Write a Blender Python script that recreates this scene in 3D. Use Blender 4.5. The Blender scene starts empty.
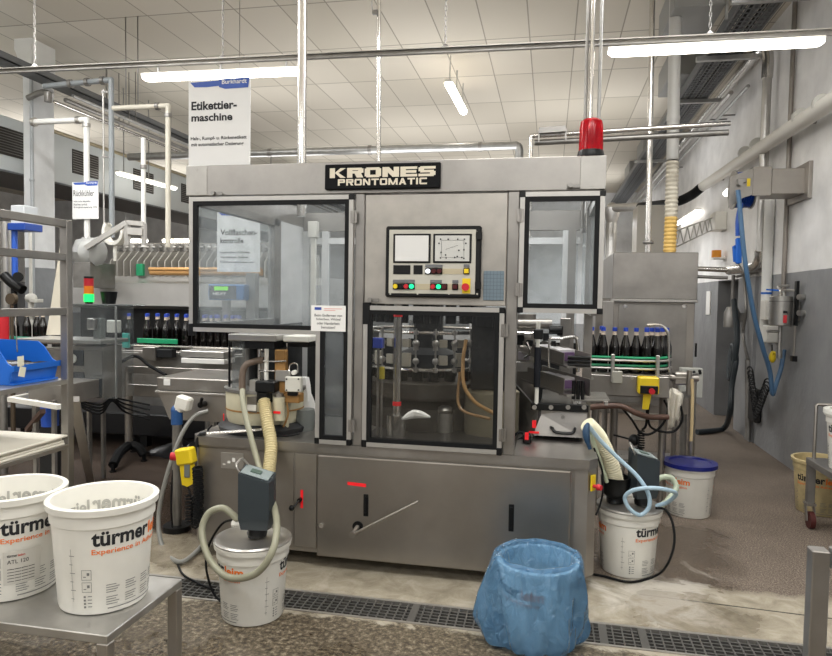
import bpy, bmesh, math, random
from mathutils import Vector, Matrix
random.seed(7)
PI = math.pi
SC = bpy.context.scene
COL = SC.collection

# ---------------------------------------------------------------- camera
FPX, CX, CY, CAMH = 665.0, 416.0, 328.0, 1.55
def _n(v): return Vector(v).normalized()
_Xc = _n((3316, 83, -665)); _Yc = Vector((132.6, -28.2, 665)); _Yc = _n(_Yc - _Xc * _Yc.dot(_Xc)); _Zc = _Xc.cross(_Yc)
CAMO = Vector((0, 0, CAMH))
RIGHT = Vector((_Xc.x, _Yc.x, _Zc.x)); DOWN = Vector((_Xc.y, _Yc.y, _Zc.y)); FWD = Vector((_Xc.z, _Yc.z, _Zc.z))
cam_d = bpy.data.cameras.new('camera'); cam = bpy.data.objects.new('camera', cam_d); COL.objects.link(cam)
cam_d.sensor_fit = 'HORIZONTAL'; cam_d.sensor_width = 36.0; cam_d.lens = FPX / 832 * 36
cam_d.clip_start = 0.05; cam_d.clip_end = 200
m3 = Matrix((RIGHT, -DOWN, -FWD)).transposed()
cam.matrix_world = Matrix.Translation(CAMO) @ m3.to_4x4()
SC.camera = cam
def P(px, py, X=None, Y=None, Z=None):
    """point of the place seen at a spot of the photograph, on the plane X, Y or Z = const"""
    d = RIGHT * ((px - CX) / FPX) + DOWN * ((py - CY) / FPX) + FWD
    t = X / d.x if X is not None else (Y / d.y if Y is not None else (Z - CAMH) / d.z)
    return CAMO + d * t

# ---------------------------------------------------------------- world, lights, exposure
W = bpy.data.worlds.new('hall_ambient'); SC.world = W; W.use_nodes = True
W.node_tree.nodes['Background'].inputs[0].default_value = (0.80, 0.80, 0.80, 1)
W.node_tree.nodes['Background'].inputs[1].default_value = 0.25
SC.view_settings.view_transform = 'Standard'; SC.view_settings.look = 'None'
SC.view_settings.exposure = 0.1; SC.view_settings.gamma = 1.0; SC.view_settings.use_curve_mapping = False
SC.cycles.use_denoising = True
SC.cycles.max_bounces = 10; SC.cycles.transparent_max_bounces = 24; SC.cycles.sample_clamp_indirect = 6
TUBE_STRENGTH = 9.0
def lamp(x, y, z, sx, sy, power, col=(1, 1, .99), up=0):
    l = bpy.data.lights.new('unseen_hall_light', 'AREA'); l.shape = 'RECTANGLE'; l.size = sx; l.size_y = sy; l.energy = power; l.color = col
    o = bpy.data.objects.new('unseen_hall_light', l); COL.objects.link(o); o.location = (x, y, z)
    l2 = bpy.data.lights.new('unseen_hall_light', 'AREA'); l2.shape = 'RECTANGLE'; l2.size = sx; l2.size_y = sy; l2.energy = up; l2.color = col  # upward light added to brighten the ceiling
    u = bpy.data.objects.new('unseen_hall_light', l2); COL.objects.link(u); u.location = (x, y, z + .06); u.rotation_euler = (PI, 0, 0); return o
# rows of ceiling tubes of the hall behind and above the camera
for y_ in (-5.0, -1.6, 1.6, 4.2):
    for x_ in (-7.6, -3.6, .2):
        lamp(x_, y_, 3.4 if y_ < 4 else 3.9, 2.6, .25, 54, up=42 if y_ < 4 else 15)
lamp(-4.6, 4.9, 4.3, 2.6, .25, 90, up=0); lamp(1.2, 4.6, 4.3, 1.2, .25, 30, up=0); lamp(.9, 16.5, 3.0, 1.2, .5, 70, up=20)  # unseen lights added to brighten the left area and the back wall
# unseen lights added beyond the machine and the air duct to brighten the hall
for x_, y_ in ((-4.2, 8.8), (-1.4, 8.0), (-2.4, 11.5), (.6, 10.5), (-1.0, 14.5), (-4.5, 13.5)):
    lamp(x_, y_, 2.7, 2.2, .8, 34, up=28)
for y_ in (6.5, 10.5, 14.5):
    lamp(-9.3, y_, 3.0, 2.2, .5, 80, up=45)

# ---------------------------------------------------------------- builders
MATW = {}
def thing(name, label, cat, loc=(0, 0, 0), rotz=0.0, group=None):
    o = bpy.data.objects.new(name, None); COL.objects.link(o); o.empty_display_size = .05
    o.location = loc; o.rotation_euler = (0, 0, rotz)
    o['label'] = label; o['category'] = cat
    if group: o['group'] = group
    MATW[o.name] = Matrix.Translation(Vector(loc)) @ Matrix.Rotation(rotz, 4, 'Z')
    return o
def tag(o, label, cat, group=None, kind=None):
    o['label'] = label; o['category'] = cat
    if group: o['group'] = group
    if kind: o['kind'] = kind
    return o
def copy_thing(o, loc, rotz=None, label=None):
    c = o.copy(); COL.objects.link(c); c.location = loc
    if rotz is not None: c.rotation_euler = (0, 0, rotz)
    if label: c['label'] = label
    def rec(src, dst):
        for ch in list(src.children):
            k = ch.copy(); COL.objects.link(k); k.parent = dst; k.matrix_parent_inverse = ch.matrix_parent_inverse.copy()
            rec(ch, k)
    rec(o, c); return c
def axes(d):
    d = Vector(d).normalized(); a = Vector((0, 0, 1)) if abs(d.z) < .9 else Vector((1, 0, 0))
    u = d.cross(a).normalized(); return u, d.cross(u).normalized(), d
def smooth_path(pts, n=6):
    pts = [Vector(p) for p in pts]
    if len(pts) < 3 or n < 2: return pts
    q = [pts[0] * 2 - pts[1]] + pts + [pts[-1] * 2 - pts[-2]]; out = []
    for i in range(1, len(q) - 2):
        a, b, c, d = q[i - 1], q[i], q[i + 1], q[i + 2]
        for k in range(n):
            t = k / n
            out.append(.5 * ((2 * b) + (c - a) * t + (2 * a - 5 * b + 4 * c - d) * t * t + (3 * b - a - 3 * c + d) * t ** 3))
    out.append(pts[-1]); return out
class MB:
    def __init__(s): s.bm = bmesh.new(); s.mi = 0
    def face(s, vs, sm=False):
        try:
            f = s.bm.faces.new(vs); f.smooth = sm; f.material_index = s.mi; return f
        except ValueError: return None
    def poly(s, pts): return s.face([s.bm.verts.new(p) for p in pts])
    def box(s, x0, x1, y0, y1, z0, z1, bev=0.0):
        return s.obox(((x0 + x1) / 2, (y0 + y1) / 2, (z0 + z1) / 2), (abs(x1 - x0), abs(y1 - y0), abs(z1 - z0)), None, bev)
    def obox(s, c, size, R=None, bev=0.0):
        c = Vector(c); h = Vector(size) / 2; R = R or Matrix.Identity(3); vs = []
        for sx in (-1, 1):
            for sy in (-1, 1):
                for sz in (-1, 1): vs.append(s.bm.verts.new(c + R @ Vector((sx * h.x, sy * h.y, sz * h.z))))
        fs = [s.face([vs[i] for i in q]) for q in ((0, 1, 3, 2), (4, 6, 7, 5), (0, 4, 5, 1), (2, 3, 7, 6), (0, 2, 6, 4), (1, 5, 7, 3))]
        if bev > 0:
            es = {e for f in fs for e in f.edges}
            bmesh.ops.bevel(s.bm, geom=list(es), offset=min(bev, min(size) * .45), segments=1, affect='EDGES', profile=.5, material=-1)
        return s
    def bar(s, a, b, w, h=None, bev=0.0, up=(0, 0, 1)):
        a = Vector(a); b = Vector(b); d = (b - a); L = d.length; d.normalize(); up = Vector(up)
        if abs(d.dot(up)) > .95: up = Vector((0, 1, 0))
        u = d.cross(up).normalized(); v = u.cross(d).normalized()
        R = Matrix((u, d, v)).transposed()
        return s.obox((a + b) / 2, (w, L, h or w), R, bev)
    def cyl(s, a, b, r, r2=None, seg=14, cap=True):
        a = Vector(a); b = Vector(b); r2 = r if r2 is None else r2; u, v, d = axes(b - a)
        A = []; B = []
        for i in range(seg):
            t = 2 * PI * i / seg; k = u * math.cos(t) + v * math.sin(t)
            A.append(s.bm.verts.new(a + k * r)); B.append(s.bm.verts.new(b + k * r2))
        for i in range(seg):
            j = (i + 1) % seg; s.face((A[i], A[j], B[j], B[i]), True)
        if cap: s.face(A[::-1]); s.face(B)
        return s
    def tube(s, pts, r, seg=8, n=6, cap=True, rfun=None):
        pts = smooth_path(pts, n); u = None; rings = []
        for i, p in enumerate(pts):
            d = (pts[min(i + 1, len(pts) - 1)] - pts[max(i - 1, 0)]).normalized()
            if u is None: u = axes(d)[0]
            u = (u - d * u.dot(d)).normalized(); v = d.cross(u)
            rr = r if rfun is None else rfun(i / (len(pts) - 1), i)
            rings.append([s.bm.verts.new(p + (u * math.cos(2 * PI * k / seg) + v * math.sin(2 * PI * k / seg)) * rr) for k in range(seg)])
        for a, b in zip(rings, rings[1:]):
            for k in range(seg):
                j = (k + 1) % seg; s.face((a[k], a[j], b[j], b[k]), True)
        if cap: s.face(rings[0][::-1]); s.face(rings[-1])
        return s
    def lathe(s, prof, c=(0, 0, 0), seg=28, ax=(0, 0, 1), close=False, a0=0, a1=2 * PI):
        c = Vector(c); ax = Vector(ax).normalized()
        if abs(ax.z) > .99: u, v = Vector((1, 0, 0)), Vector((0, 1, 0)) * (1 if ax.z > 0 else -1)
        else: u, v, _ = axes(ax)
        full = abs(a1 - a0 - 2 * PI) < 1e-6; nn = seg if full else seg + 1; rings = []
        for (r, z) in prof:
            if r < 1e-6: rings.append([s.bm.verts.new(c + ax * z)]); continue
            rings.append([s.bm.verts.new(c + ax * z + (u * math.cos(a0 + (a1 - a0) * k / seg) + v * math.sin(a0 + (a1 - a0) * k / seg)) * r) for k in range(nn)])
        prs = list(zip(rings, rings[1:]))
        if close: prs.append((rings[-1], rings[0]))
        for a, b in prs:
            for k in range(seg):
                j = (k + 1) % nn if full else k + 1
                if len(a) == 1 and len(b) == 1: continue
                if len(a) == 1: s.face((a[0], b[j], b[k]), True)
                elif len(b) == 1: s.face((a[k], a[j], b[0]), True)
                else: s.face((a[k], a[j], b[j], b[k]), True)
        return s
    def prism(s, pts, vec):
        vec = Vector(vec); A = [s.bm.verts.new(Vector(p)) for p in pts]; B = [s.bm.verts.new(Vector(p) + vec) for p in pts]
        s.face(A); s.face(B[::-1]); n_ = len(pts)
        for i in range(n_):
            j = (i + 1) % n_; s.face((A[i], B[i], B[j], A[j]))
        return s
    def ball(s, c, r, sc=(1, 1, 1), seg=12):
        mt = Matrix.Translation(Vector(c)) @ Matrix.Diagonal((sc[0], sc[1], sc[2], 1))
        g = bmesh.ops.create_uvsphere(s.bm, u_segments=seg, v_segments=max(6, seg // 2), radius=r, matrix=mt)
        for v in g['verts']:
            for f in v.link_faces: f.smooth = True; f.material_index = s.mi
        return s
    def frame(s, x0, x1, z0, z1, w, y0, y1, bev=0.0):
        s.box(x0, x0 + w, y0, y1, z0, z1, bev); s.box(x1 - w, x1, y0, y1, z0, z1, bev)
        s.box(x0 + w, x1 - w, y0, y1, z0, z0 + w, bev); s.box(x0 + w, x1 - w, y0, y1, z1 - w, z1, bev); return s
    def text(s, txt, size, mp, sx=1.0, fat=0.0, align='CENTER', depth=0.0, gap=1.0, shear=0.0):
        """adds lettering; mp(x, y) gives the place of a letter point"""
        cu = bpy.data.curves.new('lettering', 'FONT'); cu.body = txt; cu.size = size; cu.align_x = align; cu.offset = fat * size
        cu.space_character = gap; cu.shear = shear; cu.resolution_u = 3
        o = bpy.data.objects.new('lettering', cu); COL.objects.link(o)
        dg = bpy.context.evaluated_depsgraph_get(); me = bpy.data.meshes.new_from_object(o.evaluated_get(dg))
        vs = [s.bm.verts.new(mp(v.co.x * sx, v.co.y)) for v in me.vertices]
        for p in me.polygons: s.face([vs[i] for i in p.vertices])
        bpy.data.objects.remove(o); bpy.data.curves.remove(cu); bpy.data.meshes.remove(me); return s
    def build(s, name, mat, parent=None, local=False):
        bmesh.ops.recalc_face_normals(s.bm, faces=s.bm.faces[:])
        for e in s.bm.edges:
            if len(e.link_faces) == 2:
                if e.calc_face_angle(0) > math.radians(38): e.smooth = False
        me = bpy.data.meshes.new(name); s.bm.to_mesh(me); s.bm.free()
        for m in (mat if isinstance(mat, (list, tuple)) else [mat]): me.materials.append(m)
        o = bpy.data.objects.new(name, me); COL.objects.link(o)
        if parent is not None:
            o.parent = parent
            if not local:
                if parent.name in MATW: o.matrix_parent_inverse = MATW[parent.name].inverted()
        return o
def plane_map(o, r, u):
    o = Vector(o); r = Vector(r); u = Vector(u)
    return lambda x, y: o + r * x + u * y
def front_map(x, z, y):  # lettering on a face that looks towards -Y
    return lambda a, b: Vector((x + a, y, z + b))
def structure(name, mb, mat):
    o = mb.build(name, mat); o['kind'] = 'structure'; return o

# ---------------------------------------------------------------- materials
def lin(h):
    h = h.lstrip('#'); c = [int(h[i:i + 2], 16) / 255 for i in (0, 2, 4)]
    return tuple((x / 12.92 if x <= .04045 else ((x + .055) / 1.055) ** 2.4) for x in c) + (1,)
MATS = {}
def mat(name, col, rough=.5, metal=0.0, emit=None, es=0.0, trans=0.0, noise=0.0, nscale=8.0, bump=0.0, bscale=40.0, stretch=None, rvar=0.0, spec=.5, alpha=1.0, coat=0.0):
    if name in MATS: return MATS[name]
    m = bpy.data.materials.new(name); m.use_nodes = True; nt = m.node_tree; b = nt.nodes['Principled BSDF']
    c = lin(col) if isinstance(col, str) else tuple(col) + (1,)
    b.inputs['Base Color'].default_value = c; b.inputs['Roughness'].default_value = rough; b.inputs['Metallic'].default_value = metal
    b.inputs['Specular IOR Level'].default_value = spec; b.inputs['Transmission Weight'].default_value = trans; b.inputs['Alpha'].default_value = alpha
    b.inputs['Coat Weight'].default_value = coat
    if emit: b.inputs['Emission Color'].default_value = lin(emit); b.inputs['Emission Strength'].default_value = es
    if noise or bump or rvar:
        tc = nt.nodes.new('ShaderNodeTexCoord'); mp = nt.nodes.new('ShaderNodeMapping'); nt.links.new(tc.outputs['Object'], mp.inputs[0])
        if stretch: mp.inputs['Scale'].default_value = stretch
        nz = nt.nodes.new('ShaderNodeTexNoise'); nz.inputs['Scale'].default_value = nscale; nz.inputs['Detail'].default_value = 5; nz.inputs['Roughness'].default_value = .6
        nt.links.new(mp.outputs[0], nz.inputs['Vector'])
        if noise:
            r = nt.nodes.new('ShaderNodeMapRange'); r.inputs[1].default_value = .3; r.inputs[2].default_value = .7; r.inputs[3].default_value = 1 - noise; r.inputs[4].default_value = 1 + noise
            nt.links.new(nz.outputs['Fac'], r.inputs[0]); mx = nt.nodes.new('ShaderNodeVectorMath'); mx.operation = 'SCALE'
            mx.inputs[0].default_value = c[:3]; nt.links.new(r.outputs[0], mx.inputs['Scale']); nt.links.new(mx.outputs[0], b.inputs['Base Color'])
        if rvar:
            r = nt.nodes.new('ShaderNodeMapRange'); r.inputs[1].default_value = .3; r.inputs[2].default_value = .7; r.inputs[3].default_value = rough - rvar; r.inputs[4].default_value = rough + rvar
            nt.links.new(nz.outputs['Fac'], r.inputs[0]); nt.links.new(r.outputs[0], b.inputs['Roughness'])
        if bump:
            n2 = nt.nodes.new('ShaderNodeTexNoise'); n2.inputs['Scale'].default_value = bscale; n2.inputs['Detail'].default_value = 3; nt.links.new(mp.outputs[0], n2.inputs['Vector'])
            bp = nt.nodes.new('ShaderNodeBump'); bp.inputs['Strength'].default_value = bump; bp.inputs['Distance'].default_value = .01
            nt.links.new(n2.outputs['Fac'], bp.inputs['Height']); nt.links.new(bp.outputs[0], b.inputs['Normal'])
    MATS[name] = m; return m
def pane_mat(name, tint, haze, hazecol, refl=.08, rough=.04):
    """thin clear sheet: see-through, a little dusty, with a soft mirror reflection"""
    m = bpy.data.materials.new(name); m.use_nodes = True; nt = m.node_tree; nt.nodes.remove(nt.nodes['Principled BSDF']); out = nt.nodes['Material Output']
    t = nt.nodes.new('ShaderNodeBsdfTransparent'); t.inputs[0].default_value = lin(tint)
    d = nt.nodes.new('ShaderNodeBsdfDiffuse'); d.inputs[0].default_value = lin(hazecol)
    tl = nt.nodes.new('ShaderNodeBsdfTranslucent'); tl.inputs[0].default_value = lin(hazecol)
    g = nt.nodes.new('ShaderNodeBsdfGlossy'); g.inputs['Roughness'].default_value = rough
    m0 = nt.nodes.new('ShaderNodeMixShader'); m0.inputs[0].default_value = .5; nt.links.new(d.outputs[0], m0.inputs[1]); nt.links.new(tl.outputs[0], m0.inputs[2])
    m1 = nt.nodes.new('ShaderNodeMixShader'); nt.links.new(t.outputs[0], m1.inputs[1]); nt.links.new(m0.outputs[0], m1.inputs[2])
    tc = nt.nodes.new('ShaderNodeTexCoord'); nz = nt.nodes.new('ShaderNodeTexNoise'); nz.inputs['Scale'].default_value = 5; nz.inputs['Detail'].default_value = 6
    nt.links.new(tc.outputs['Object'], nz.inputs['Vector']); r = nt.nodes.new('ShaderNodeMapRange'); r.inputs[1].default_value = .35; r.inputs[2].default_value = .75
    r.inputs[3].default_value = haze * .6; r.inputs[4].default_value = haze * 1.6; nt.links.new(nz.outputs['Fac'], r.inputs[0]); nt.links.new(r.outputs[0], m1.inputs[0])
    m2 = nt.nodes.new('ShaderNodeMixShader'); m2.inputs[0].default_value = refl; nt.links.new(m1.outputs[0], m2.inputs[1]); nt.links.new(g.outputs[0], m2.inputs[2])
    nt.links.new(m2.outputs[0], out.inputs[0]); MATS[name] = m; return m
STEEL = mat('brushed_steel', (.37, .345, .315), .40, .88, noise=.10, nscale=3.5, rvar=.08, bump=.02, bscale=60)
STEEL_P = mat('steel_panel', (.335, .318, .298), .36, .85, noise=.12, nscale=5.0, rvar=.08)
STEEL_D = mat('worn_steel', (.30, .29, .275), .45, .85, noise=.18, nscale=9.0, rvar=.1)
STEEL_L = mat('light_steel', (.50, .485, .46), .35, .85, noise=.08, nscale=6.0)
ALU = mat('aluminium_profile', (.50, .485, .46), .42, .7, noise=.04, nscale=12)
CHROME = mat('polished_pipe', (.68, .66, .63), .22, .95, noise=.06, nscale=10)
ZINC = mat('zinc_pipe', (.42, .42, .41), .42, .8, noise=.15, nscale=12)
BLACK = mat('black_rubber', '#0e0f11', .6, spec=.25)
BLACKP = mat('black_plastic', '#0b0c0e', .4, spec=.35)
DARKM = mat('dark_machinery', '#232426', .5, .3, noise=.3, nscale=12)
GREYP = mat('grey_plastic', '#6f7370', .45)
WHITEP = mat('white_plastic', '#e4e2da', .38, noise=.03)
WHITEPAINT = mat('white_paint', '#e8e8e4', .5, noise=.04, nscale=4)
CREAM = mat('cream_enamel', '#c6c0a6', .42, noise=.08, nscale=8)
CREAMHOSE = mat('cream_hose', '#c9bb90', .5, noise=.06)
OCHRE = mat('ochre_resin', '#9c7440', .5, noise=.15, nscale=15)
BLUEP = mat('blue_plastic', '#1763c4', .38)
NAVYP = mat('navy_plastic', '#171f6e', .35)
REDP = mat('red_plastic', '#c2202c', .4)
REDTAPE = mat('red_tape', '#ff1f2a', .5)
YELLOWP = mat('yellow_plastic', '#e6c81e', .42)
GREENP = mat('green_guide', '#1f9a6a', .4)
PAPER = mat('white_paper', '#ecebe8', .7)
INK = mat('black_ink', '#1c1e22', .6)
INKBLUE = mat('blue_ink', '#2d48a0', .6)
ORANGEINK = mat('orange_ink', '#f07a28', .6)
FADEDINK = mat('faded_ink', '#7c7c7a', .6)
COPPER = mat('copper', '#dcab70', .4, .2)
LAMPDIM = mat('wall_tube_diffuser', '#ffffff', .5, emit='#fffaf0', es=3.5)
LAMPON = mat('tube_diffuser', '#ffffff', .5, emit='#fff7ea', es=TUBE_STRENGTH)
GLASS = pane_mat('acrylic_pane', '#f6f8f9', .115, '#c9cfd2', .03)
GLASS_D = pane_mat('dusty_acrylic', '#ebebea', .022, '#8f908c', .035)
CLEAR = pane_mat('clear_acrylic', '#eef0f1', .06, '#c3c9cc', .04)
# ================================================================ the hall
def floor_mat():
    m = bpy.data.materials.new('worn_concrete'); m.use_nodes = True; nt = m.node_tree; b = nt.nodes['Principled BSDF']; L = nt.links.new
    tc = nt.nodes.new('ShaderNodeTexCoord'); sep = nt.nodes.new('ShaderNodeSeparateXYZ'); L(tc.outputs['Object'], sep.inputs[0])
    def noise(s, d=6, r=.6, dist=0):
        n_ = nt.nodes.new('ShaderNodeTexNoise'); n_.inputs['Scale'].default_value = s; n_.inputs['Detail'].default_value = d; n_.inputs['Roughness'].default_value = r; n_.inputs['Distortion'].default_value = dist
        L(tc.outputs['Object'], n_.inputs['Vector']); return n_.outputs['Fac']
    def ramp(src, stops):
        r = nt.nodes.new('ShaderNodeValToRGB'); e = r.color_ramp.elements
        e[0].position, e[0].color = stops[0][0], lin(stops[0][1]); e[1].position, e[1].color = stops[-1][0], lin(stops[-1][1])
        for p, c in stops[1:-1]:
            k = e.new(p); k.color = lin(c)
        L(src, r.inputs[0]); return r.outputs[0]
    def math_(op, a, b_=None, clamp=False):
        n_ = nt.nodes.new('ShaderNodeMath'); n_.operation = op; n_.use_clamp = clamp
        for i, v in enumerate((a, b_)):
            if v is None: continue
            if isinstance(v, (int, float)): n_.inputs[i].default_value = v
            else: L(v, n_.inputs[i])
        return n_.outputs[0]
    def mix(f, a, c, typ='MIX'):
        n_ = nt.nodes.new('ShaderNodeMix'); n_.data_type = 'RGBA'; n_.blend_type = typ; L(f, n_.inputs[0]) if not isinstance(f, (int, float)) else setattr(n_.inputs[0], 'default_value', f)
        for i, v in ((6, a), (7, c)): L(v, n_.inputs[i])
        return n_.outputs[2]
    big = noise(1.7, 5, .65, .4); fine = noise(38, 9, .78); mid = noise(7, 6, .7, .6); grain = noise(105, 5, .85)
    rough_c = ramp(fine, [(.34, '#2b261f'), (.46, '#574d3f'), (.54, '#7d725f'), (.63, '#b5ab97')])
    dark_c = ramp(big, [(.3, '#6a5d48'), (.7, '#b0a182')])
    front = mix(.45, rough_c, dark_c, 'MULTIPLY'); front = mix(.5, front, rough_c)
    strip = ramp(mid, [(.3, '#857d6c'), (.5, '#a39a88'), (.7, '#bab2a3')])
    back_a = ramp(grain, [(.36, '#38312b'), (.5, '#7b7066'), (.62, '#c2b6a9')]); back_b = ramp(big, [(.3, '#a89a8c'), (.7, '#efe6dc')])
    back = mix(.6, back_a, back_b, 'MULTIPLY')
    edge = math_('MULTIPLY', math_('SUBTRACT', mid, .5), .25)
    yy = math_('ADD', sep.outputs[1], edge)
    f1 = math_('MULTIPLY', math_('SUBTRACT', yy, 3.0), 40, True)
    f2 = math_('MULTIPLY', math_('SUBTRACT', math_('ADD', yy, math_('MULTIPLY', sep.outputs[0], .02)), 3.78), 14, True)
    c = mix(f1, front, strip); c = mix(f2, c, back)
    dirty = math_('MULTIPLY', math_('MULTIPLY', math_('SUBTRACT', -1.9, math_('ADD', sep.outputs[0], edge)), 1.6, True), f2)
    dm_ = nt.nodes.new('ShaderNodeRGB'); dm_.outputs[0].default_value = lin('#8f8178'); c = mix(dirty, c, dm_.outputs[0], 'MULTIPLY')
    ln = math_('LESS_THAN', math_('ABSOLUTE', math_('SUBTRACT', math_('ADD', sep.outputs[1], math_('MULTIPLY', sep.outputs[0], .07)), 3.66)), .006)
    ln = math_('MULTIPLY', ln, math_('GREATER_THAN', sep.outputs[0], .5))
    dk = nt.nodes.new('ShaderNodeRGB'); dk.outputs[0].default_value = lin('#3a3630'); c = mix(ln, c, dk.outputs[0])
    # puddles left by the hose: smooth where wet
    wetn = noise(2.6, 4, .55, .8)
    def spot(x, y, rx, ry):
        dx = math_('DIVIDE', math_('SUBTRACT', sep.outputs[0], x), rx); dy = math_('DIVIDE', math_('SUBTRACT', sep.outputs[1], y), ry)
        return math_('SUBTRACT', 1.0, math_('ADD', math_('MULTIPLY', dx, dx), math_('MULTIPLY', dy, dy)))
    s = math_('MAXIMUM', spot(.72, 3.45, .38, .42), spot(.72, 4.35, .5, .8)); s = math_('MAXIMUM', s, spot(-2.4, 4.2, 1.0, 1.2)); s = math_('MAXIMUM', s, spot(-1.0, 2.3, 1.3, .55))
    wet = math_('MULTIPLY', math_('ADD', s, math_('MULTIPLY', math_('SUBTRACT', wetn, .52), 3.0)), 2.0, True)
    fo = math_('MULTIPLY', math_('ADD', spot(.62, 3.6, .34, .55), math_('MULTIPLY', math_('SUBTRACT', noise(3.2, 6, .65, 1.2), .54), 5.0)), 1.3, True)
    fm = nt.nodes.new('ShaderNodeRGB'); fm.outputs[0].default_value = lin('#e2ddd4'); c = mix(math_('MULTIPLY', fo, .65), c, fm.outputs[0])
    dp_ = nt.nodes.new('ShaderNodeRGB'); dp_.outputs[0].default_value = lin('#b9b2a8'); c = mix(math_('MULTIPLY', wet, .55), c, dp_.outputs[0], 'MULTIPLY')
    L(c, b.inputs['Base Color'])
    rr = nt.nodes.new('ShaderNodeMapRange'); rr.inputs[3].default_value = .62; rr.inputs[4].default_value = .16; L(wet, rr.inputs[0]); L(rr.outputs[0], b.inputs['Roughness'])
    bp = nt.nodes.new('ShaderNodeBump'); bp.inputs['Strength'].default_value = .35; bp.inputs['Distance'].default_value = .012; L(math_('ADD', fine, math_('MULTIPLY', grain, math_('MULTIPLY', f2, .8))), bp.inputs['Height']); L(bp.outputs[0], b.inputs['Normal'])
    return m
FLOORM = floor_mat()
DY0, DY1 = 3.05, 3.235           # the drain
for nm, y0, y1 in (('floor', -7, DY0), ('floor_strip', DY1, 22)):
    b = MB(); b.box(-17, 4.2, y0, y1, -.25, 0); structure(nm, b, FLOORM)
b = MB(); b.box(-17, 4.2, DY0, DY1, -.25, -.12); structure('floor_trench', b, mat('trench_dark', '#14130f', .4))
# ceiling of square-edged tiles in a grid
def ceil_mat():
    m = bpy.data.materials.new('ceiling_tile'); m.use_nodes = True; nt = m.node_tree; b = nt.nodes['Principled BSDF']; L = nt.links.new
    tc = nt.nodes.new('ShaderNodeTexCoord'); sep = nt.nodes.new('ShaderNodeSeparateXYZ'); L(tc.outputs['Object'], sep.inputs[0])
    def M_(op, a, c=None, clamp=False):
        n_ = nt.nodes.new('ShaderNodeMath'); n_.operation = op; n_.use_clamp = clamp
        for i, v in enumerate((a, c)):
            if v is None: continue
            if isinstance(v, (int, float)): n_.inputs[i].default_value = v
            else: L(v, n_.inputs[i])
        return n_.outputs[0]
    def line(src, per, off, w):
        f = M_('FRACT', M_('DIVIDE', M_('ADD', src, 100 * per - off), per)); d = M_('MULTIPLY', M_('ABSOLUTE', M_('SUBTRACT', f, .5)), per)
        return M_('GREATER_THAN', d, per / 2 - w)
    g = M_('MAXIMUM', line(sep.outputs[0], .497, -.296, .007), line(sep.outputs[1], 1.22, 7.72, .010))
    def cell(src, per, off): return M_('FLOOR', M_('DIVIDE', M_('ADD', src, 100 * per - off), per))
    cmb = nt.nodes.new('ShaderNodeCombineXYZ'); L(cell(sep.outputs[0], .497, -.296), cmb.inputs[0]); L(cell(sep.outputs[1], 1.22, 7.72), cmb.inputs[1])
    wn = nt.nodes.new('ShaderNodeTexWhiteNoise'); wn.noise_dimensions = '2D'; L(cmb.outputs[0], wn.inputs['Vector'])
    r = nt.nodes.new('ShaderNodeValToRGB'); r.color_ramp.elements[0].color = lin('#c3bcae'); r.color_ramp.elements[1].color = lin('#d0c9bc'); L(wn.outputs['Value'], r.inputs[0])
    mx = nt.nodes.new('ShaderNodeMix'); mx.data_type = 'RGBA'; L(g, mx.inputs[0]); L(r.outputs[0], mx.inputs[6]); mx.inputs[7].default_value = lin('#969083'); L(mx.outputs[2], b.inputs['Base Color'])
    b.inputs['Roughness'].default_value = .8; return m
b = MB(); b.box(-17, 4.2, -7, 22, 4.5, 4.6); structure('ceiling', b, ceil_mat())
# right-hand wall, white above a grey dado
def wall_mat(name, split, lo, hi):
    m = bpy.data.materials.new(name); m.use_nodes = True; nt = m.node_tree; b = nt.nodes['Principled BSDF']; L = nt.links.new
    tc = nt.nodes.new('ShaderNodeTexCoord'); sep = nt.nodes.new('ShaderNodeSeparateXYZ'); L(tc.outputs['Object'], sep.inputs[0])
    nz = nt.nodes.new('ShaderNodeTexNoise'); nz.inputs['Scale'].default_value = 3; nz.inputs['Detail'].default_value = 6; L(tc.outputs['Object'], nz.inputs['Vector'])
    ad = nt.nodes.new('ShaderNodeMath'); ad.operation = 'MULTIPLY_ADD'; L(nz.outputs['Fac'], ad.inputs[0]); ad.inputs[1].default_value = .01; L(sep.outputs[2], ad.inputs[2])
    gt = nt.nodes.new('ShaderNodeMath'); gt.operation = 'GREATER_THAN'; L(ad.outputs[0], gt.inputs[0]); gt.inputs[1].default_value = split
    mx = nt.nodes.new('ShaderNodeMix'); mx.data_type = 'RGBA'; L(gt.outputs[0], mx.inputs[0]); mx.inputs[6].default_value = lin(lo); mx.inputs[7].default_value = lin(hi)
    r = nt.nodes.new('ShaderNodeMapRange'); r.inputs[1].default_value = .3; r.inputs[2].default_value = .7; r.inputs[3].default_value = .86; r.inputs[4].default_value = 1.1; L(nz.outputs['Fac'], r.inputs[0])
    sc = nt.nodes.new('ShaderNodeVectorMath'); sc.operation = 'SCALE'; L(mx.outputs[2], sc.inputs[0]); L(r.outputs[0], sc.inputs['Scale']); L(sc.outputs[0], b.inputs['Base Color'])
    n2 = nt.nodes.new('ShaderNodeTexNoise'); n2.inputs['Scale'].default_value = 5; n2.inputs['Detail'].default_value = 5; L(tc.outputs['Object'], n2.inputs['Vector'])
    bp = nt.nodes.new('ShaderNodeBump'); bp.inputs['Strength'].default_value = .35; bp.inputs['Distance'].default_value = .04; L(n2.outputs['Fac'], bp.inputs['Height']); L(bp.outputs[0], b.inputs['Normal'])
    b.inputs['Roughness'].default_value = .55; return m
WALLM = wall_mat('painted_wall', 1.85, '#8f9092', '#f0efee')
XW = 2.25
b = MB()
b.box(XW, XW + .3, -7, 8.75, 0, 4.5); b.box(XW, XW + .3, 9.75, 22, 0, 4.5); b.box(XW, XW + .3, 8.75, 9.75, 1.84, 4.5)
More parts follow.
